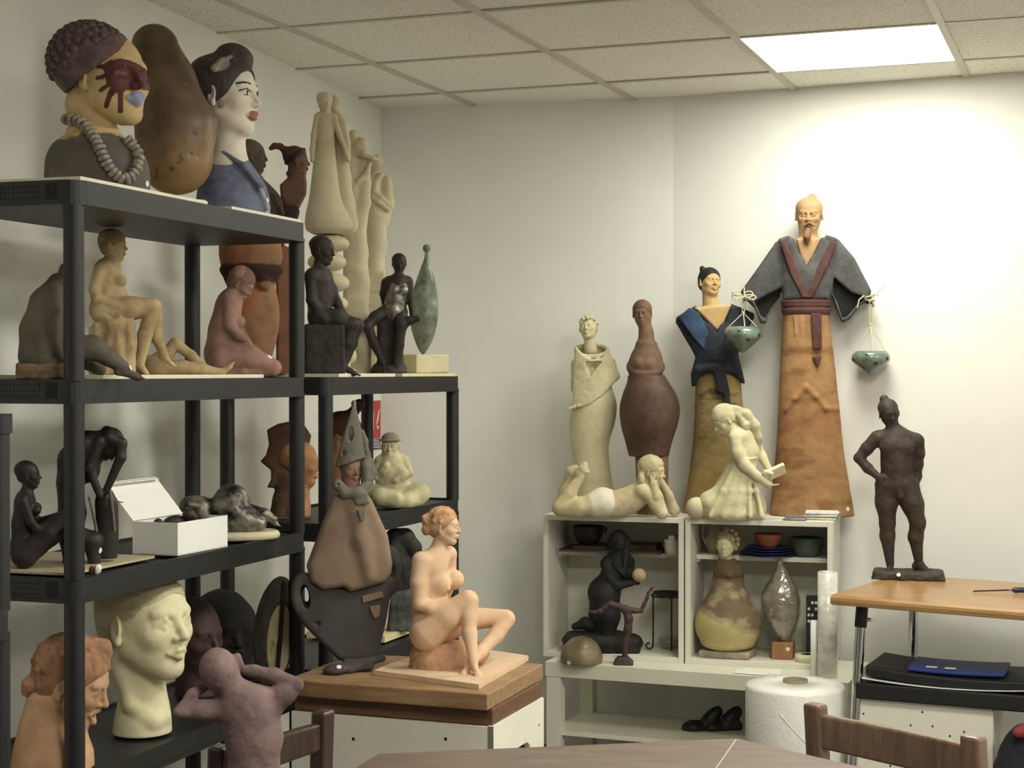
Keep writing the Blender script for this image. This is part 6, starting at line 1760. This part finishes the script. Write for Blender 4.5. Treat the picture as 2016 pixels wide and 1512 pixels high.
sheet_stack('%s printed leaflet of the taller pile at the cabinet end', (1620, 1022), KZ, .11, .11, 6, [(206, 196, 130), (226, 224, 216), (150, 146, 140), (232, 230, 224), (210, 206, 200), (234, 232, 228)], KANG, group='leaflets in the tall pile')

# ================================================================== inside the cabinets
KF = KBOT + .018; KS = KBOT + .362
def lathe_thing(name, label, cat, px, py, z, prof, mat, depth=None, group=None, part='body', sq=1.0):
    d = depth or at_z(px, py, z).y
    a, _ = ray(px, py)
    r = empty(name, (a * d, d, z)); tag(r, label, cat, group)
    s = d / F
    o = MB().lathe([(q * s, h_ * s) for q, h_ in prof], n=36).build(part, mat, r)
    o.scale = (1, sq, 1)
    return r, s
DA = lambda px, t: (lambda a: (K0.x + KN.x * t - KD.x / KD.y * (K0.y + KN.y * t)) / (a - KD.x / KD.y))(ray(px, 756)[0])   # depth of column px, t behind the cabinet fronts
m_pot = clay('dark_brown_glaze', (62, 54, 50), .3, .4, .2)
r_, s_ = lathe_thing('dark_bowl', 'dark footed bowl on the slabs above the kneeling woman with the ball', 'bowl', 1158, 1070, KS + .018, [(12, 0), (16, 1), (24, 8), (29, 20), (30, 33), (31, 36), (28, 36), (26, 22), (20, 10), (.3, 6)], m_pot, DA(1158, .18))
MB().tube([(.05, -.02, .06), (.062, -.015, .062), (.064, -.01, .05), (.054, -.01, .045)], .004, 8).build('lug', m_pot, r_)
m_tray = clay('dark_wood_slab', (86, 66, 52), .35, .6, .3, 10, stretch=(1, 8, 8))
def tray(label, px0, px1, t0, t1, z0, z1, mat=m_tray, name='clay_slab', group='dark slabs on the cabinet shelf'):
    a, b = DA(px0, t0), DA(px1, t0)
    p0 = Vector((ray(px0, 0)[0] * a, a)); p1 = Vector((ray(px1, 0)[0] * b, b))
    q = [p0, p1, p1 + KN * (t1 - t0), p0 + KN * (t1 - t0)]
    return board(name, label, [tuple(v) for v in q], z0, z1, mat, 'slab', group)
tray('long brown slab lying along the cabinet shelf', 1100, 1302, .08, .26, KS, KS + .007)
tray('thin dark slab stacked under the dark bowl', 1128, 1215, .11, .25, KS + .0075, KS + .0175)
tray('thick dark slab behind the long-haired kneeling woman', 1220, 1292, .14, .26, KS + .0075, KS + .024)
m_cup = clay('pale_stoneware', (196, 186, 166), .2, .6, .2, 20)
r_, s_ = lathe_thing('stoneware_cup', 'pale stoneware cup holding a paper slip at the end of the slabs', 'cup', 1323, 1095, KS, [(10, 0), (13, 1), (15, 10), (15.5, 24), (15, 30), (13.5, 30), (13.5, 12), (.3, 4)], m_cup, DA(1322, .09))
MB().box(-.012, .008, .0, .002, .02, .066).build('paper_slip', m_card, r_)

f = Fig('kneeling_woman_with_ball', 'black clay woman with long hair kneeling and holding out a pale ball', 'sculpture', 1188, 1283, DA(1188, .075), KF)
m_bk4 = clay('matt_black_clay', (44, 40, 40), .3, .65, .3)
b = f.sc(6)
b.head((1219, 1068, 4), 44, 24, -10, 0); b.limb([(1216, 1086, 0, 10), (1214, 1100, 0, 12)], 6)
b.limb([(1196, 1106, 0, 12), (1236, 1104, 0, 12)], 8); b.limb([(1212, 1116, 0, 24), (1204, 1140, 0, 22), (1192, 1164, 0, 28)], 12); b.ell((1188, 1166, 0), (31, 30, 30), k=10)
b.limb([(1192, 1108, 12, 11), (1202, 1136, 24, 9), (1216, 1148, 30, 9), (1246, 1142, 34, 6)], 6); b.hand((1244, 1143, 34), (1262, 1138, 34), 22, (0, 1, 0))
b.limb([(1240, 1108, -8, 10), (1238, 1136, 8, 8), (1254, 1142, 24, 6)], 6)
b.limb([(1190, 1170, 14, 30), (1194, 1210, 18, 26), (1194, 1242, 18, 18)], 8); b.limb([(1190, 1170, -14, 30), (1186, 1215, -14, 26), (1186, 1242, -14, 18)], 8)
b.limb([(1186, 1236, 14, 15), (1152, 1226, 12, 10), (1132, 1232, 12, 7)], 6); b.sph((1151, 1222, 12), 9, 6)
f.put('figure', b, m_bk4, 1.6)
hr = f.sc(4); h = HF(hr, (1219, 1068, 4), 44, 24, -10, 0); h.hair(.06, -.08); hr.limb([(1208, 1068, -8, 12), (1206, 1090, -6, 9), (1210, 1110, 18, 7), (1226, 1128, 24, 4)], 5); hr.limb([(1232, 1066, -4, 10), (1230, 1100, 12, 8), (1228, 1126, 22, 4)], 5)
f.put('hair', hr, m_bk4, 1.5)
bl = f.sc(3); bl.sph((1257, 1127, 36), 13.5, 1); f.put('ball', bl, clay('pale_orange_ball', (210, 180, 134), .25, .6, .3, 30), 1.2)
ba = f.sc(8); ba.ell((1186, 1262, 4), (80, 24, 40), k=3, roll=-2); ba.box((1186, 1266, 4), (74, 18, 34), rd=10, k=8, roll=-2); ba.flat(1283)
f.put('base', ba, m_bk4, 2.0, rough=3, rfreq=.05)

f = Fig('backbend_figure', 'thin dark figure bending backwards on one leg on a small wedge base', 'sculpture', 1228, 1311, at_z(1228, 1308, BENCH).y, BENCH)
m_bb = clay('reddish_black_clay', (84, 62, 58), .35, .6, .4)
b = f.sc(4)
b.limb([(1230, 1296, 0, 5.5), (1230, 1262, 0, 6), (1236, 1240, 0, 8), (1238, 1218, 0, 8), (1232, 1200, 0, 8)], 4)
b.limb([(1232, 1200, 0, 8), (1218, 1194, 0, 6.5), (1202, 1190, 0, 6.5), (1192, 1196, 0, 5), (1182, 1204, 0, 4.5), (1170, 1206, 2, 3), (1159, 1203, 2, 2)], 4); b.sph((1180, 1204, 0), 5, 3)
b.limb([(1236, 1200, 0, 7), (1250, 1202, 0, 5.5), (1262, 1202, 0, 4.5), (1268, 1190, 0, 4), (1274, 1176, 0, 3.2), (1276, 1166, 0, 2.6), (1284, 1156, 2, 2.4)], 3)
f.put('figure', b, m_bb, 1.1)
b = f.sc(2); b.poly([(1216, 1293), (1236, 1292), (1247, 1302), (1247, 1311), (1208, 1311), (1209, 1302)], 15, 0, 4); b.flat(1311)
f.put('base', b, m_bb, 1.3)
f = Fig('bronze_dome', 'smooth olive-bronze ceramic dome on the bench corner', 'sculpture', 1145, 1309, at_z(1145, 1304, BENCH).y, BENCH)
b = f.sc(3); b.prof([(1145, 1309, 41), (1145, 1292, 41.5), (1145, 1276, 37), (1145, 1263, 27), (1145, 1255, 14), (1145, 1252, 3)], 1, k=2); b.flat(1309)
f.put('dome', b, clay('olive_bronze_glaze', (140, 126, 88), .35, .35, .1, 9, 40, c2=(86, 76, 54), c3=(172, 158, 116)), 1.4)
f.dot(b, 1120, 1299, 4)

# ---- clear film
m_film = bpy.data.materials.new('clear_plastic_film'); m_film.use_nodes = True
N_ = m_film.node_tree.nodes; N_.clear(); L_ = m_film.node_tree.links
tr, gl, mx, ou = N_.new('ShaderNodeBsdfTransparent'), N_.new('ShaderNodeBsdfGlossy'), N_.new('ShaderNodeMixShader'), N_.new('ShaderNodeOutputMaterial')
gl.inputs['Roughness'].default_value = .12; tr.inputs[0].default_value = (.93, .93, .91, 1)
lw = N_.new('ShaderNodeLayerWeight'); lw.inputs[0].default_value = .35
mx.inputs[0].default_value = .16; L_.new(tr.outputs[0], mx.inputs[1]); L_.new(gl.outputs[0], mx.inputs[2]); L_.new(mx.outputs[0], ou.inputs[0])
# ---- wrought iron stand with dish
DI = DA(1312, .16)
f = Fig('iron_stand', 'wrought iron stand with curled feet holding a shallow dish', 'stand', 1312, 1281, DI, KF)
m_iron = material('wrought_iron', srgb(26, 25, 26), .5, .2, 40)
yb = f.ay
for (x, w_, curl) in ((1286, 12, 1), (1322, 22, 0), (1338, -16, 0)):
    pts = [(x, 1174, w_), (x, yb - 14, w_)]
    if curl: pts += [(x - 1, yb - 6, w_), (x - 6, yb - 2, w_), (x - 12, yb - 4, w_), (x - 14, yb - 10, w_), (x - 10, yb - 15, w_), (x - 6, yb - 12, w_)]
    else: pts += [(x, yb - 1, w_)]
    f.tubes('leg', pts, 1.7, m_iron)
f.tubes('rim', [(1312 + 30 * math.cos(a), 1172, 30 * math.sin(a)) for a in np.linspace(0, 2 * math.pi, 33)], 1.8, m_iron)
MB().lathe([(.2 * f.s, 0), (20 * f.s, 1 * f.s), (28 * f.s, 7 * f.s), (27 * f.s, 8 * f.s), (18 * f.s, 3 * f.s), (.2 * f.s, 2 * f.s)], n=30).build('dish', m_pot, f.root, (0, 0, (yb - 1173) * f.s))
f.root.location.x -= 0
lathe_thing('glass_bowl', 'small clear glass bowl under the iron stand', 'bowl', 1318, 1281, KF, [(.3, 0), (14, 0), (22, 8), (24, 20), (23, 20), (21, 9), (13, 2), (.3, 2)], m_film, DA(1312, .18))

# ---- right cabinet
f = Fig('gourd_lady', 'gourd-bodied lady with a small cream head and fibre collar', 'sculpture', 1434, 1303, DA(1434, .085), KF)
b = f.sc(6)
b.prof([(1434, 1281, 24), (1433, 1276, 40), (1433, 1258, 56), (1433, 1228, 65), (1433, 1192, 53), (1434, 1158, 34), (1434, 1132, 25), (1434, 1112, 22)], .85, k=3)
def gcol(x, y, w_):
    c = fill(x, (196, 176, 104)); d_ = (y - (1204 + .36 * (x - 1380))) + 9 * nz(x, y, w_, .06)
    c = lerp(c, (172, 150, 106), sm(4, -2, d_)); up_ = sm(-6, -14, d_) * sm(-.25, .25, nz(x, y * 1.5, w_, .035, 3) + .2)
    c = lerp(c, (124, 98, 68), up_); return lerp(c, (190, 160, 96), sm(1240, 1290, y) * .4)
f.put('gourd_body', b, m_paint, 1.7, color=gcol)
b = f.sc(4); b.head((1428, 1072, 4), 50, -14, 8, 4); b.limb([(1428, 1088, 2, 10), (1430, 1106, 0, 12)], 6)
f.put('head', b, m_cr, .85)
hr = f.sc(3); h = HF(hr, (1428, 1072, 4), 50, -14, 8, 4); h.hair(.06, -.06, .31, .22); 
for x, y, w_ in ((1448, 1050, 8), (1452, 1060, 6), (1440, 1042, 10), (1430, 1041, 8), (1452, 1070, 10), (1447, 1078, 8)): hr.sph((x, y, w_), 5, 2)
f.put('hair', hr, clay('curly_tan_clay', (176, 152, 104), .35, .8, .6, 40), 1.2, rough=1.5, rfreq=.18)
m_fib = clay('brown_fibre', (136, 110, 72), .45, .95, .8, 60, 120, stretch=(6, 6, .6))
cl_ = f.sc(3); cl_.prof([(1434, 1132, 29), (1434, 1118, 29), (1432, 1106, 21), (1431, 1100, 15)], 1, k=3); f.put('fibre_collar', cl_, m_fib, 1.4, rough=2.2, rfreq=.22)
fr = MB()
for i in range(70):
    a = i * 2.399; x0 = 1434 + 27 * math.cos(a); w0 = 27 * math.sin(a); L_ = rng.uniform(8, 20)
    V = f.loc(np.array([[x0 - f.ax, f.ay - 1124, w0], [x0 + 4 * math.cos(a) - f.ax, f.ay - 1124 - L_, w0 + 4 * math.sin(a)]]))
    fr.tube([Vector(V[0]), Vector(V[1])], .0008, 4, False)
o = fr.build('fibre_fringe', m_fib, f.root); o['kind'] = 'stuff'
sl_ = f.sc(3); sl_.box((1432, 1291, 0), (50, 13, 34), rd=3, yaw=-14); sl_.flat(1303); f.put('slab_base', sl_, clay('grey_stone', (176, 164, 138), .25, .85, .5, 20), 1.7, rough=.8, rfreq=.1)
# jug
DJ = DA(1404, .19)
r_, s_ = lathe_thing('tan_jug', 'tan handled jug behind the head of the gourd lady', 'jug', 1406, 1100, KS, [(.3, 0), (13, 0), (16, 10), (17, 26), (13, 44), (10, 54), (12, 62), (10, 62), (8.5, 54), (11, 44), (14, 26), (.3, 3)], clay('tan_stoneware', (186, 168, 130), .25, .6, .3), DJ)
MB().tube([(-.012, 0, .108), (-.03, 0, .112), (-.042, 0, .09), (-.04, 0, .055), (-.027, 0, .03)], .0055, 10).build('handle', clay('tan_stoneware', (186, 168, 130)), r_)
m_blue = clay('cobalt_glaze', (40, 50, 120), .2, .25, .05)
DP_ = DA(1510, .14)
for i, (r0, nm) in enumerate(((54, 'bottom'), (52, 'second'), (46, 'third'), (41, 'top'))):
    lathe_thing('blue_plate', ('%s cobalt blue plate in the stack under the orange bowl' % ('lowest', 'second lowest', 'third', 'topmost')[i]), 'plate', 1510, 1100, KS + .0085 * i, [(.3, 0), (r0 * .6, 0), (r0, 4.0), (r0, 5.2), (r0 * .6, 1.6), (.3, 1.6)], m_blue, DP_, 'stack of blue plates')
lathe_thing('orange_bowl', 'orange bowl with a scalloped lip standing on the blue plates', 'bowl', 1512, 1079, KS + .0085 * 3 + .003, [(.3, 0), (14, 0), (22, 8), (27, 20), (29, 28), (27, 28), (24, 20), (18, 8), (.3, 3)], clay('orange_glaze', (178, 100, 60), .25, .45, .2), DP_)
lathe_thing('green_bowl', 'dark green bowl beside the blue plates', 'bowl', 1588, 1098, KS, [(.3, 0), (16, 0), (26, 8), (32, 22), (33, 38), (31, 38), (29, 22), (22, 9), (.3, 4)], clay('dark_green_glaze', (84, 98, 84), .3, .3, .1), DA(1588, .16))
# wrapped spindle
f = Fig('wrapped_spindle', 'brown spindle figure wrapped in clear plastic on a wooden cube', 'sculpture', 1542, 1304, DA(1542, .10), KF)
b = f.sc(4); b.prof([(1545, 1263, 8), (1544, 1252, 14), (1541, 1230, 26), (1538, 1200, 35), (1536, 1176, 37), (1537, 1154, 29), (1538, 1134, 17), (1537, 1118, 9), (1536, 1112, 6)], .8, k=3); b.sph((1535, 1107, 0), 6, 3)
f.put('spindle', b, clay('mottled_grey_brown', (172, 160, 140), .4, .45, .3, 20, 60, c2=(124, 110, 92), c3=(204, 196, 180)), 1.6)
wr = f.sc(4); wr.prof([(1545, 1264, 10), (1544, 1252, 17), (1541, 1230, 29), (1538, 1200, 38), (1536, 1176, 40), (1537, 1154, 32), (1538, 1134, 20), (1537, 1118, 11), (1536, 1112, 8)], .8, k=3)
f.put('plastic_wrap', wr, m_film, 2.0, rough=2.2, rfreq=.09)
wb = f.sc(2); wb.box((1542, 1283, 0), (21, 21, 20), yaw=-6, rd=1.5); wb.flat(1304); f.put('wooden_cube', wb, material('beech_block', srgb(178, 124, 70), .5, 0, 8, .1, 60, col2=srgb(146, 96, 50), stretch=(10, 10, 1.2)), 1.5); f.dot(wb, 1551, 1274, 4)
m_tape = clay('cream_masking_tape', (222, 212, 170), .1, .6, .1)
lathe_thing('tape_roll', 'roll of cream masking tape beside the wooden cube of the wrapped spindle', 'tape', 1588, 1309, KF, [(12, 0), (23, 0), (23, 15), (12, 15)], m_tape, DA(1584, .05))
# black printed box behind the rolls
DX = DA(1600, .10)
p = at_depth(1600, 1230, DX)
bxx = empty('black_printed_box', (p.x, p.y, KF), KANG + .1); tag(bxx, 'narrow black box with pale print standing in the cabinet corner', 'box')
hb_ = p.z - KF + .0
MB().rbox(-.022, .022, -.012, .012, 0, .218, .001).build('carton', material('black_card', srgb(34, 34, 36), .5), bxx)
for i in range(4):
    for j in range(3):
        if (i + j) % 4 == 3: continue
        MB().box(-.017 + j * .012, -.009 + j * .012, -.0125, -.0119, .128 + i * .021, .137 + i * .021).build('print_mark', m_card, bxx)
# rolls standing on the bench
p = at_z(1629, 1333, BENCH)
rl = empty('clear_film_roll', (p.x, p.y, BENCH)); tag(rl, 'tall roll of milky clear plastic sheet standing on the bench', 'plastic roll')
s_ = p.y / F
m_milk = material('milky_plastic', srgb(226, 222, 208), .25, 0, 14, 0, 10, col2=srgb(200, 196, 184), stretch=(1, 1, 2.2), coat=.6, ramp=(.4, .6))
MB().lathe([(8 * s_, 0), (19.5 * s_, 0), (19.5 * s_, 207 * s_), (8 * s_, 207 * s_), (8 * s_, 0)], n=28).build('roll', m_milk, rl)
wv = []
for t in np.linspace(0, 5 * math.pi, 60): r_ = (9 + t * .55) * s_; wv.append((r_ * math.cos(t), r_ * math.sin(t), 208 * s_))
MB().tube(wv, .0007, 5).build('film_edge', m_milk, rl)
p = at_z(1602, 1330, BENCH)
o = MB().lathe([(4 * s_, 0), (6.5 * s_, 0), (6.5 * s_, 109 * s_), (4 * s_, 109 * s_), (4 * s_, 0)], n=18).build('paper_roll', m_card, None, (p.x, p.y, BENCH)); tag(o, 'thin white paper roll standing beside the clear plastic roll', 'paper roll')
# papers on the bench
for i, (px, py, a, wd, dp) in enumerate(((1500, 1322, .15, .13, .085), (1480, 1325, -.05, .11, .07))):
    p = at_z(px, py, BENCH)
    o = MB().rbox(-wd / 2, wd / 2, -dp / 2, dp / 2, 0, .0012, .0003).build('paper_sheet', m_card, None, (p.x, p.y, BENCH + .0003 + i * .0016), BANG + a)
    tag(o, 'white paper sheet lying on the bench, ' + ('underneath the other' if i == 0 else 'on top of the other'), 'paper')
# pair of black shoes on the bench's lower shelf
m_shoe = material('black_leather', srgb(24, 23, 24), .45, .2, 30, .3, 80)
for i, (px, py, yw) in enumerate(((1386, 1446, -62), (1424, 1446, -50))):
    f = Fig('black_shoe', 'worn black shoe lying on the lower shelf of the white bench', 'shoe', px, py, at_z(px, 1436, .157).y, .157, 'pair of black shoes')
    b = f.sc(5)
    sx = -1
    b.ell((px - 24, py - 14, 8), (20, 14, 17), k=6); b.limb([(px - 22, py - 13, 8, 15), (px + 22, py - 15, -6, 16)], 6); b.limb([(px + 10, py - 28, -2, 15), (px + 24, py - 44, -5, 13)], 6)
    b.ell((px + 17, py - 60, -4), (10, 12, 10), k=3, op=-1); b.box((px - 2, py - 4, 2), (46, 5, 16), rd=3, k=3, yaw=12); b.flat(py)
    f.put('upper', b, m_shoe, 1.6)
    f.tubes('lace', [(px - 8, py - 30, 16), (px + 2, py - 37, 12), (px - 4, py - 27, 18), (px + 4, py - 32, 16)], .8, m_rope)
# big roll of bubble wrap on the floor
p = at_z(1566, 1343, .43)
br_ = empty('bubble_wrap_roll', (p.x, p.y, 0)); tag(br_, 'large white bubble wrap roll with a cardboard core standing on the floor', 'bubble wrap')
R_ = 98 * p.y / F
m_bub = material('bubble_wrap', srgb(232, 230, 222), .35, 0, 90, .6, 140, spec=.5, col2=srgb(224, 222, 214), dist=.003)
MB().lathe([(.038, 0), (R_ - .004, 0), (R_, .006), (R_, .413), (R_ - .006, .424), (R_ * .7, .429), (.038, .43), (.038, .0)], n=64).build('roll', m_bub, br_)
MB().lathe([(.034, .005), (.0385, .005), (.0385, .44), (.034, .44), (.034, .005)], n=32).build('cardboard_core', clay('grey_cardboard', (138, 126, 104), .2, .8), br_)
ed = []
for k in range(12):
    t = k / 11; a = math.radians(-118 + 46 * t); ed.append(((R_ + .001) * math.cos(a), (R_ + .001) * math.sin(a), .36 - .13 * t))
MB().tube(ed, .0016, 6).build('loose_edge', m_card, br_)

# ================================================================== on and under the desk
f = Fig('standing_nude_man', 'dark bronze-coloured standing nude man with a hand on his hip', 'sculpture', 1788, 1142, at_z(1788, 1138, DZ).y, DZ)
b = f.sc(6)
b.head((1751, 814, 2), 52, 16, -12, 8, nose=1.05); b.sph((1741, 786, -6), 9, 4); h = hair_on(b, (1751, 814, 2), 52, 16, -12, 8)
b.limb([(1757, 834, 0, 11), (1762, 850, 0, 14)], 7); b.limb([(1732, 862, 0, 15), (1766, 856, 0, 16), (1798, 866, 0, 15)], 10)
b.limb([(1766, 880, 0, 33), (1766, 906, 0, 29), (1766, 930, 0, 28), (1766, 952, 0, 32)], 12); b.ell((1750, 880, 20), (18, 14, 9), k=8); b.ell((1782, 880, 20), (18, 14, 9), k=8)
b.limb([(1726, 864, 0, 14), (1708, 884, 0, 12), (1693, 902, 2, 10)], 6); b.limb([(1693, 903, 2, 10), (1710, 922, 8, 9.5), (1730, 938, 16, 7)], 5); b.hand((1728, 937, 18), (1748, 936, 26), 26, (0, -.4, 1), .2)
b.limb([(1805, 868, 0, 14), (1807, 892, -4, 12), (1806, 914, -8, 10), (1804, 938, -14, 9), (1800, 962, -18, 7)], 6)
b.limb([(1748, 956, 2, 25), (1746, 990, 4, 21), (1748, 1030, 6, 15)], 8); b.limb([(1748, 1030, 6, 15), (1748, 1056, 2, 14.5), (1753, 1110, 0, 8)], 6); b.foot((1753, 1116, 2), (1748, 1126, 24), 38)
b.limb([(1784, 956, 2, 25), (1796, 992, 6, 21), (1806, 1028, 8, 15)], 8); b.limb([(1806, 1028, 8, 15), (1802, 1056, 4, 14.5), (1808, 1106, 0, 8)], 6); b.foot((1812, 1112, 0), (1850, 1125, 12), 52)
b.ell((1772, 972, 22), (7, 10, 7), k=5)
f.put('figure', b, clay('dark_bronze_brown', (72, 58, 50), .4, .6, .5, 24, 70, c2=(50, 40, 35)), 1.2, rough=.5, rfreq=.12)
ba = f.sc(6); ba.box((1788, 1133, 4), (68, 11, 38), rd=6); ba.flat(1142)
for i in range(16): ba.sph((1724 + i * 8.6, 1136 + 3 * math.sin(i * 2.1), 36 + 5 * math.sin(i * 1.3)), 6.5 + 2 * math.sin(i * 3.3), 5)
f.put('rocky_base', ba, clay('dark_bronze_rock', (74, 58, 48), .45, .6, .7, 24, 40), 1.6, rough=2, rfreq=.09)
f.dot(ba, 1770, 1127, 4)
# screwdriver
p0, p1 = at_z(1915, 1163, DZ + .006), at_z(2042, 1163, DZ + .010)
sd = empty('screwdriver', (p0.x, p0.y, DZ), math.atan2(p1.y - p0.y, p1.x - p0.x)); tag(sd, 'long thin screwdriver with a dark blue handle lying on the desk', 'screwdriver')
LN = (p1.xy - p0.xy).length
MB().tube([(0, 0, .003), (.004, 0, .005), (LN * .62, 0, .011)], [.0008, .0024, .0026], 10).build('blade', m_dkcol, sd)
MB().tube([(LN * .56, 0, .0105), (LN * .60, 0, .011)], .0045, 10).build('ferrule', m_chrome, sd)
MB().tube([(LN * .62, 0, .011), (LN * .66, 0, .011), (LN * .72, 0, .0115), (LN * 1.15, 0, .0115), (LN * 1.2, 0, .0115)], [.006, .0095, .0085, .011, .008], 14).build('handle', material('dark_blue_plastic', srgb(36, 44, 62), .35), sd)
# black portfolios, paper and folder piled on the box under the desk
bz = .405
nnv = Vector((-dd.y, dd.x)).normalized(); ddv = dd.normalized()
def pile(label, name, s0, t0, wd, dp, h, mat, z, ang, sag=0.0, cat='portfolio', group=None):
    """a floppy slab lying s0 along and t0 behind the front edge of the box, its ends curling up"""
    p = DQ.xy + ddv * s0 + nnv * t0; n = 16
    vs = []; fs = []
    for i in range(n + 1):
        u = i / n; x = -wd / 2 + wd * u; zz = sag * (4 * (u - .5) ** 2)
        for y, q in ((-dp / 2, 0), (dp / 2, 0), (dp / 2, h), (-dp / 2, h)): vs.append((x, y, zz + q))
    for i in range(n):
        for k in range(4): fs.append((4 * i + k, 4 * i + (k + 1) % 4, 4 * i + 4 + (k + 1) % 4, 4 * i + 4 + k))
    fs += [(3, 2, 1, 0), (4 * n, 4 * n + 1, 4 * n + 2, 4 * n + 3)]
    o = MB().add(vs, fs).build(name, mat, None, (p.x, p.y, z), dang + ang)
    bv = o.modifiers.new('soft_edges', 'BEVEL'); bv.width = min(.006, h * .35); bv.segments = 2; bv.limit_method = 'ANGLE'
    return tag(o, label, cat, group)
m_bag = material('black_nylon', srgb(22, 22, 25), .6, .3, 20, .3, 90)
pile('thick black portfolio lying directly on the cream box', 'black_portfolio', .32, .12, .64, .28, .05, m_bag, bz + .0005, 0)
pile('crumpled white sheet poking out between the black portfolios', 'paper_sheet', .26, .118, .48, .281, .0022, m_card, bz + .0515, .0, .012, 'paper')
pile('floppy black portfolio curling up at its ends on top of the pile', 'black_portfolio', .33, .12, .60, .272, .03, m_bag, bz + .0545, .0, .018)
pile('translucent blue folder on the black portfolios', 'blue_folder', .29, .10, .28, .20, .012, material('blue_plastic_folder', srgb(40, 62, 140), .5, .1, 10, spec=.25), bz + .0905, .04, .004, 'folder')
for i, s0 in enumerate((.22, .275)):
    p = DQ.xy + ddv * s0 + nnv * .03
    tag(MB().box(-.016, .016, -.012, .012, 0, .0008).build('paper_label', m_card, None, (p.x, p.y, bz + .1052), dang + .04), 'small white paper label stuck on the blue folder', 'label', 'labels on the blue folder')
# dark bag at the frame edge with a red cloth
p = at_z(2010, 1512, .16)
f = Fig('dark_cloth_bag', 'sagging dark navy cloth bag beside the cream box', 'bag', 2020, 1560, 4.70, 0.0)
b = f.sc(20); y0 = f.ay
b.ell((2044, y0 - 136, 0), (90, 130, 70), k=20); b.ell((2050, y0 - 60, 0), (98, 80, 80), k=20); b.flat(1560)
f.put('bag', b, material('navy_cloth', srgb(34, 36, 52), .9, .3, 12, .6, 40), 4.0, rough=6, rfreq=.03)
b = f.sc(8); b.ell((2016, 1428, 44), (22, 13, 20), roll=18, k=6); b.ell((2042, 1424, 40), (26, 20, 26), k=8)
f.put('red_cloth', b, material('red_cloth', srgb(168, 52, 56), .9, .2, 16, .4, 40), 2.4, rough=3, rfreq=.06)

# ================================================================== fire notice on the left wall
def wall_pt(px, py, off=.002):
    """where the sight line through a pixel meets the left wall"""
    a, b_ = ray(px, py); Y = (-.891 - .269 * 4.78) / (a - .269)
    n_ = Vector((1, -.269)).normalized()
    return Vector((a * Y, Y, CAMZ + b_ * Y)) + Vector((n_.x, n_.y, 0)) * off
def wall_quad(name, x0, x1, y0, y1, mat, parent, off, th=.0006):
    a = wall_pt(x0, (y0 + y1) / 2, off); b_ = wall_pt(x1, (y0 + y1) / 2, off)
    zt, zb_ = wall_pt(x1, y0, off).z, wall_pt(x1, y1, off).z
    n_ = Vector((1, -.269, 0)).normalized() * th
    vs = [Vector((q.x, q.y, z)) - ORG for q, z in ((a, zb_), (b_, zb_), (b_, zt), (a, zt))]; vs += [v + n_ for v in vs]
    return MB().add(vs, [(0, 1, 2, 3), (7, 6, 5, 4), (0, 4, 5, 1), (1, 5, 6, 2), (2, 6, 7, 3), (3, 7, 4, 0)]).build(name, mat, parent)
ORG = wall_pt(735, 830, 0)
po = empty('fire_notice', ORG); tag(po, 'red and white fire notice with a flame sign on the wall', 'notice')
wall_quad('sheet', 713, 749, 776, 900, m_card, po, .0015)
m_redp = material('red_print', srgb(196, 40, 44), .5); m_nav = material('navy_print', srgb(44, 46, 62), .5)
wall_quad('red_panel', 724, 748, 788, 862, m_redp, po, .0025); wall_quad('navy_panel', 724, 748, 863, 884, m_nav, po, .0025)
def wall_poly(name, pts, mat, off=.0034):
    vs = [wall_pt(x, y, off) - ORG for x, y in pts]; n_ = Vector((1, -.269, 0)).normalized() * .0005
    m = len(vs); vs += [v + n_ for v in vs]
    MB().add(vs, [tuple(range(m)), tuple(range(2 * m - 1, m - 1, -1))] + [(i, m + i, m + (i + 1) % m, (i + 1) % m) for i in range(m)]).build(name, mat, po)
for dy, sx in ((0, 0), (8, -1.2), (16, -2.4)):
    wall_poly('flame', [(746 + sx, 805 + dy), (745 + sx, 812 + dy), (743 + sx, 818 + dy), (741 + sx, 822 + dy), (742.4 + sx, 814 + dy), (744 + sx, 808 + dy)], m_card)
wall_poly('flame', [(741, 838), (744, 838), (743.6, 844), (740.6, 844)], m_card)
wall_poly('extinguisher_sign', [(726, 800), (732, 800), (734, 812), (734, 846), (726, 846)], m_card)
for i in range(5):
    wall_poly('print_line', [(727, 866 + i * 3.6), (746, 866 + i * 3.6), (746, 867.4 + i * 3.6), (727, 867.4 + i * 3.6)], m_card)
if False:
    for r in FIGS: print('FIG %-24s ax %d ay %d d %.2f off %.1f' % r)
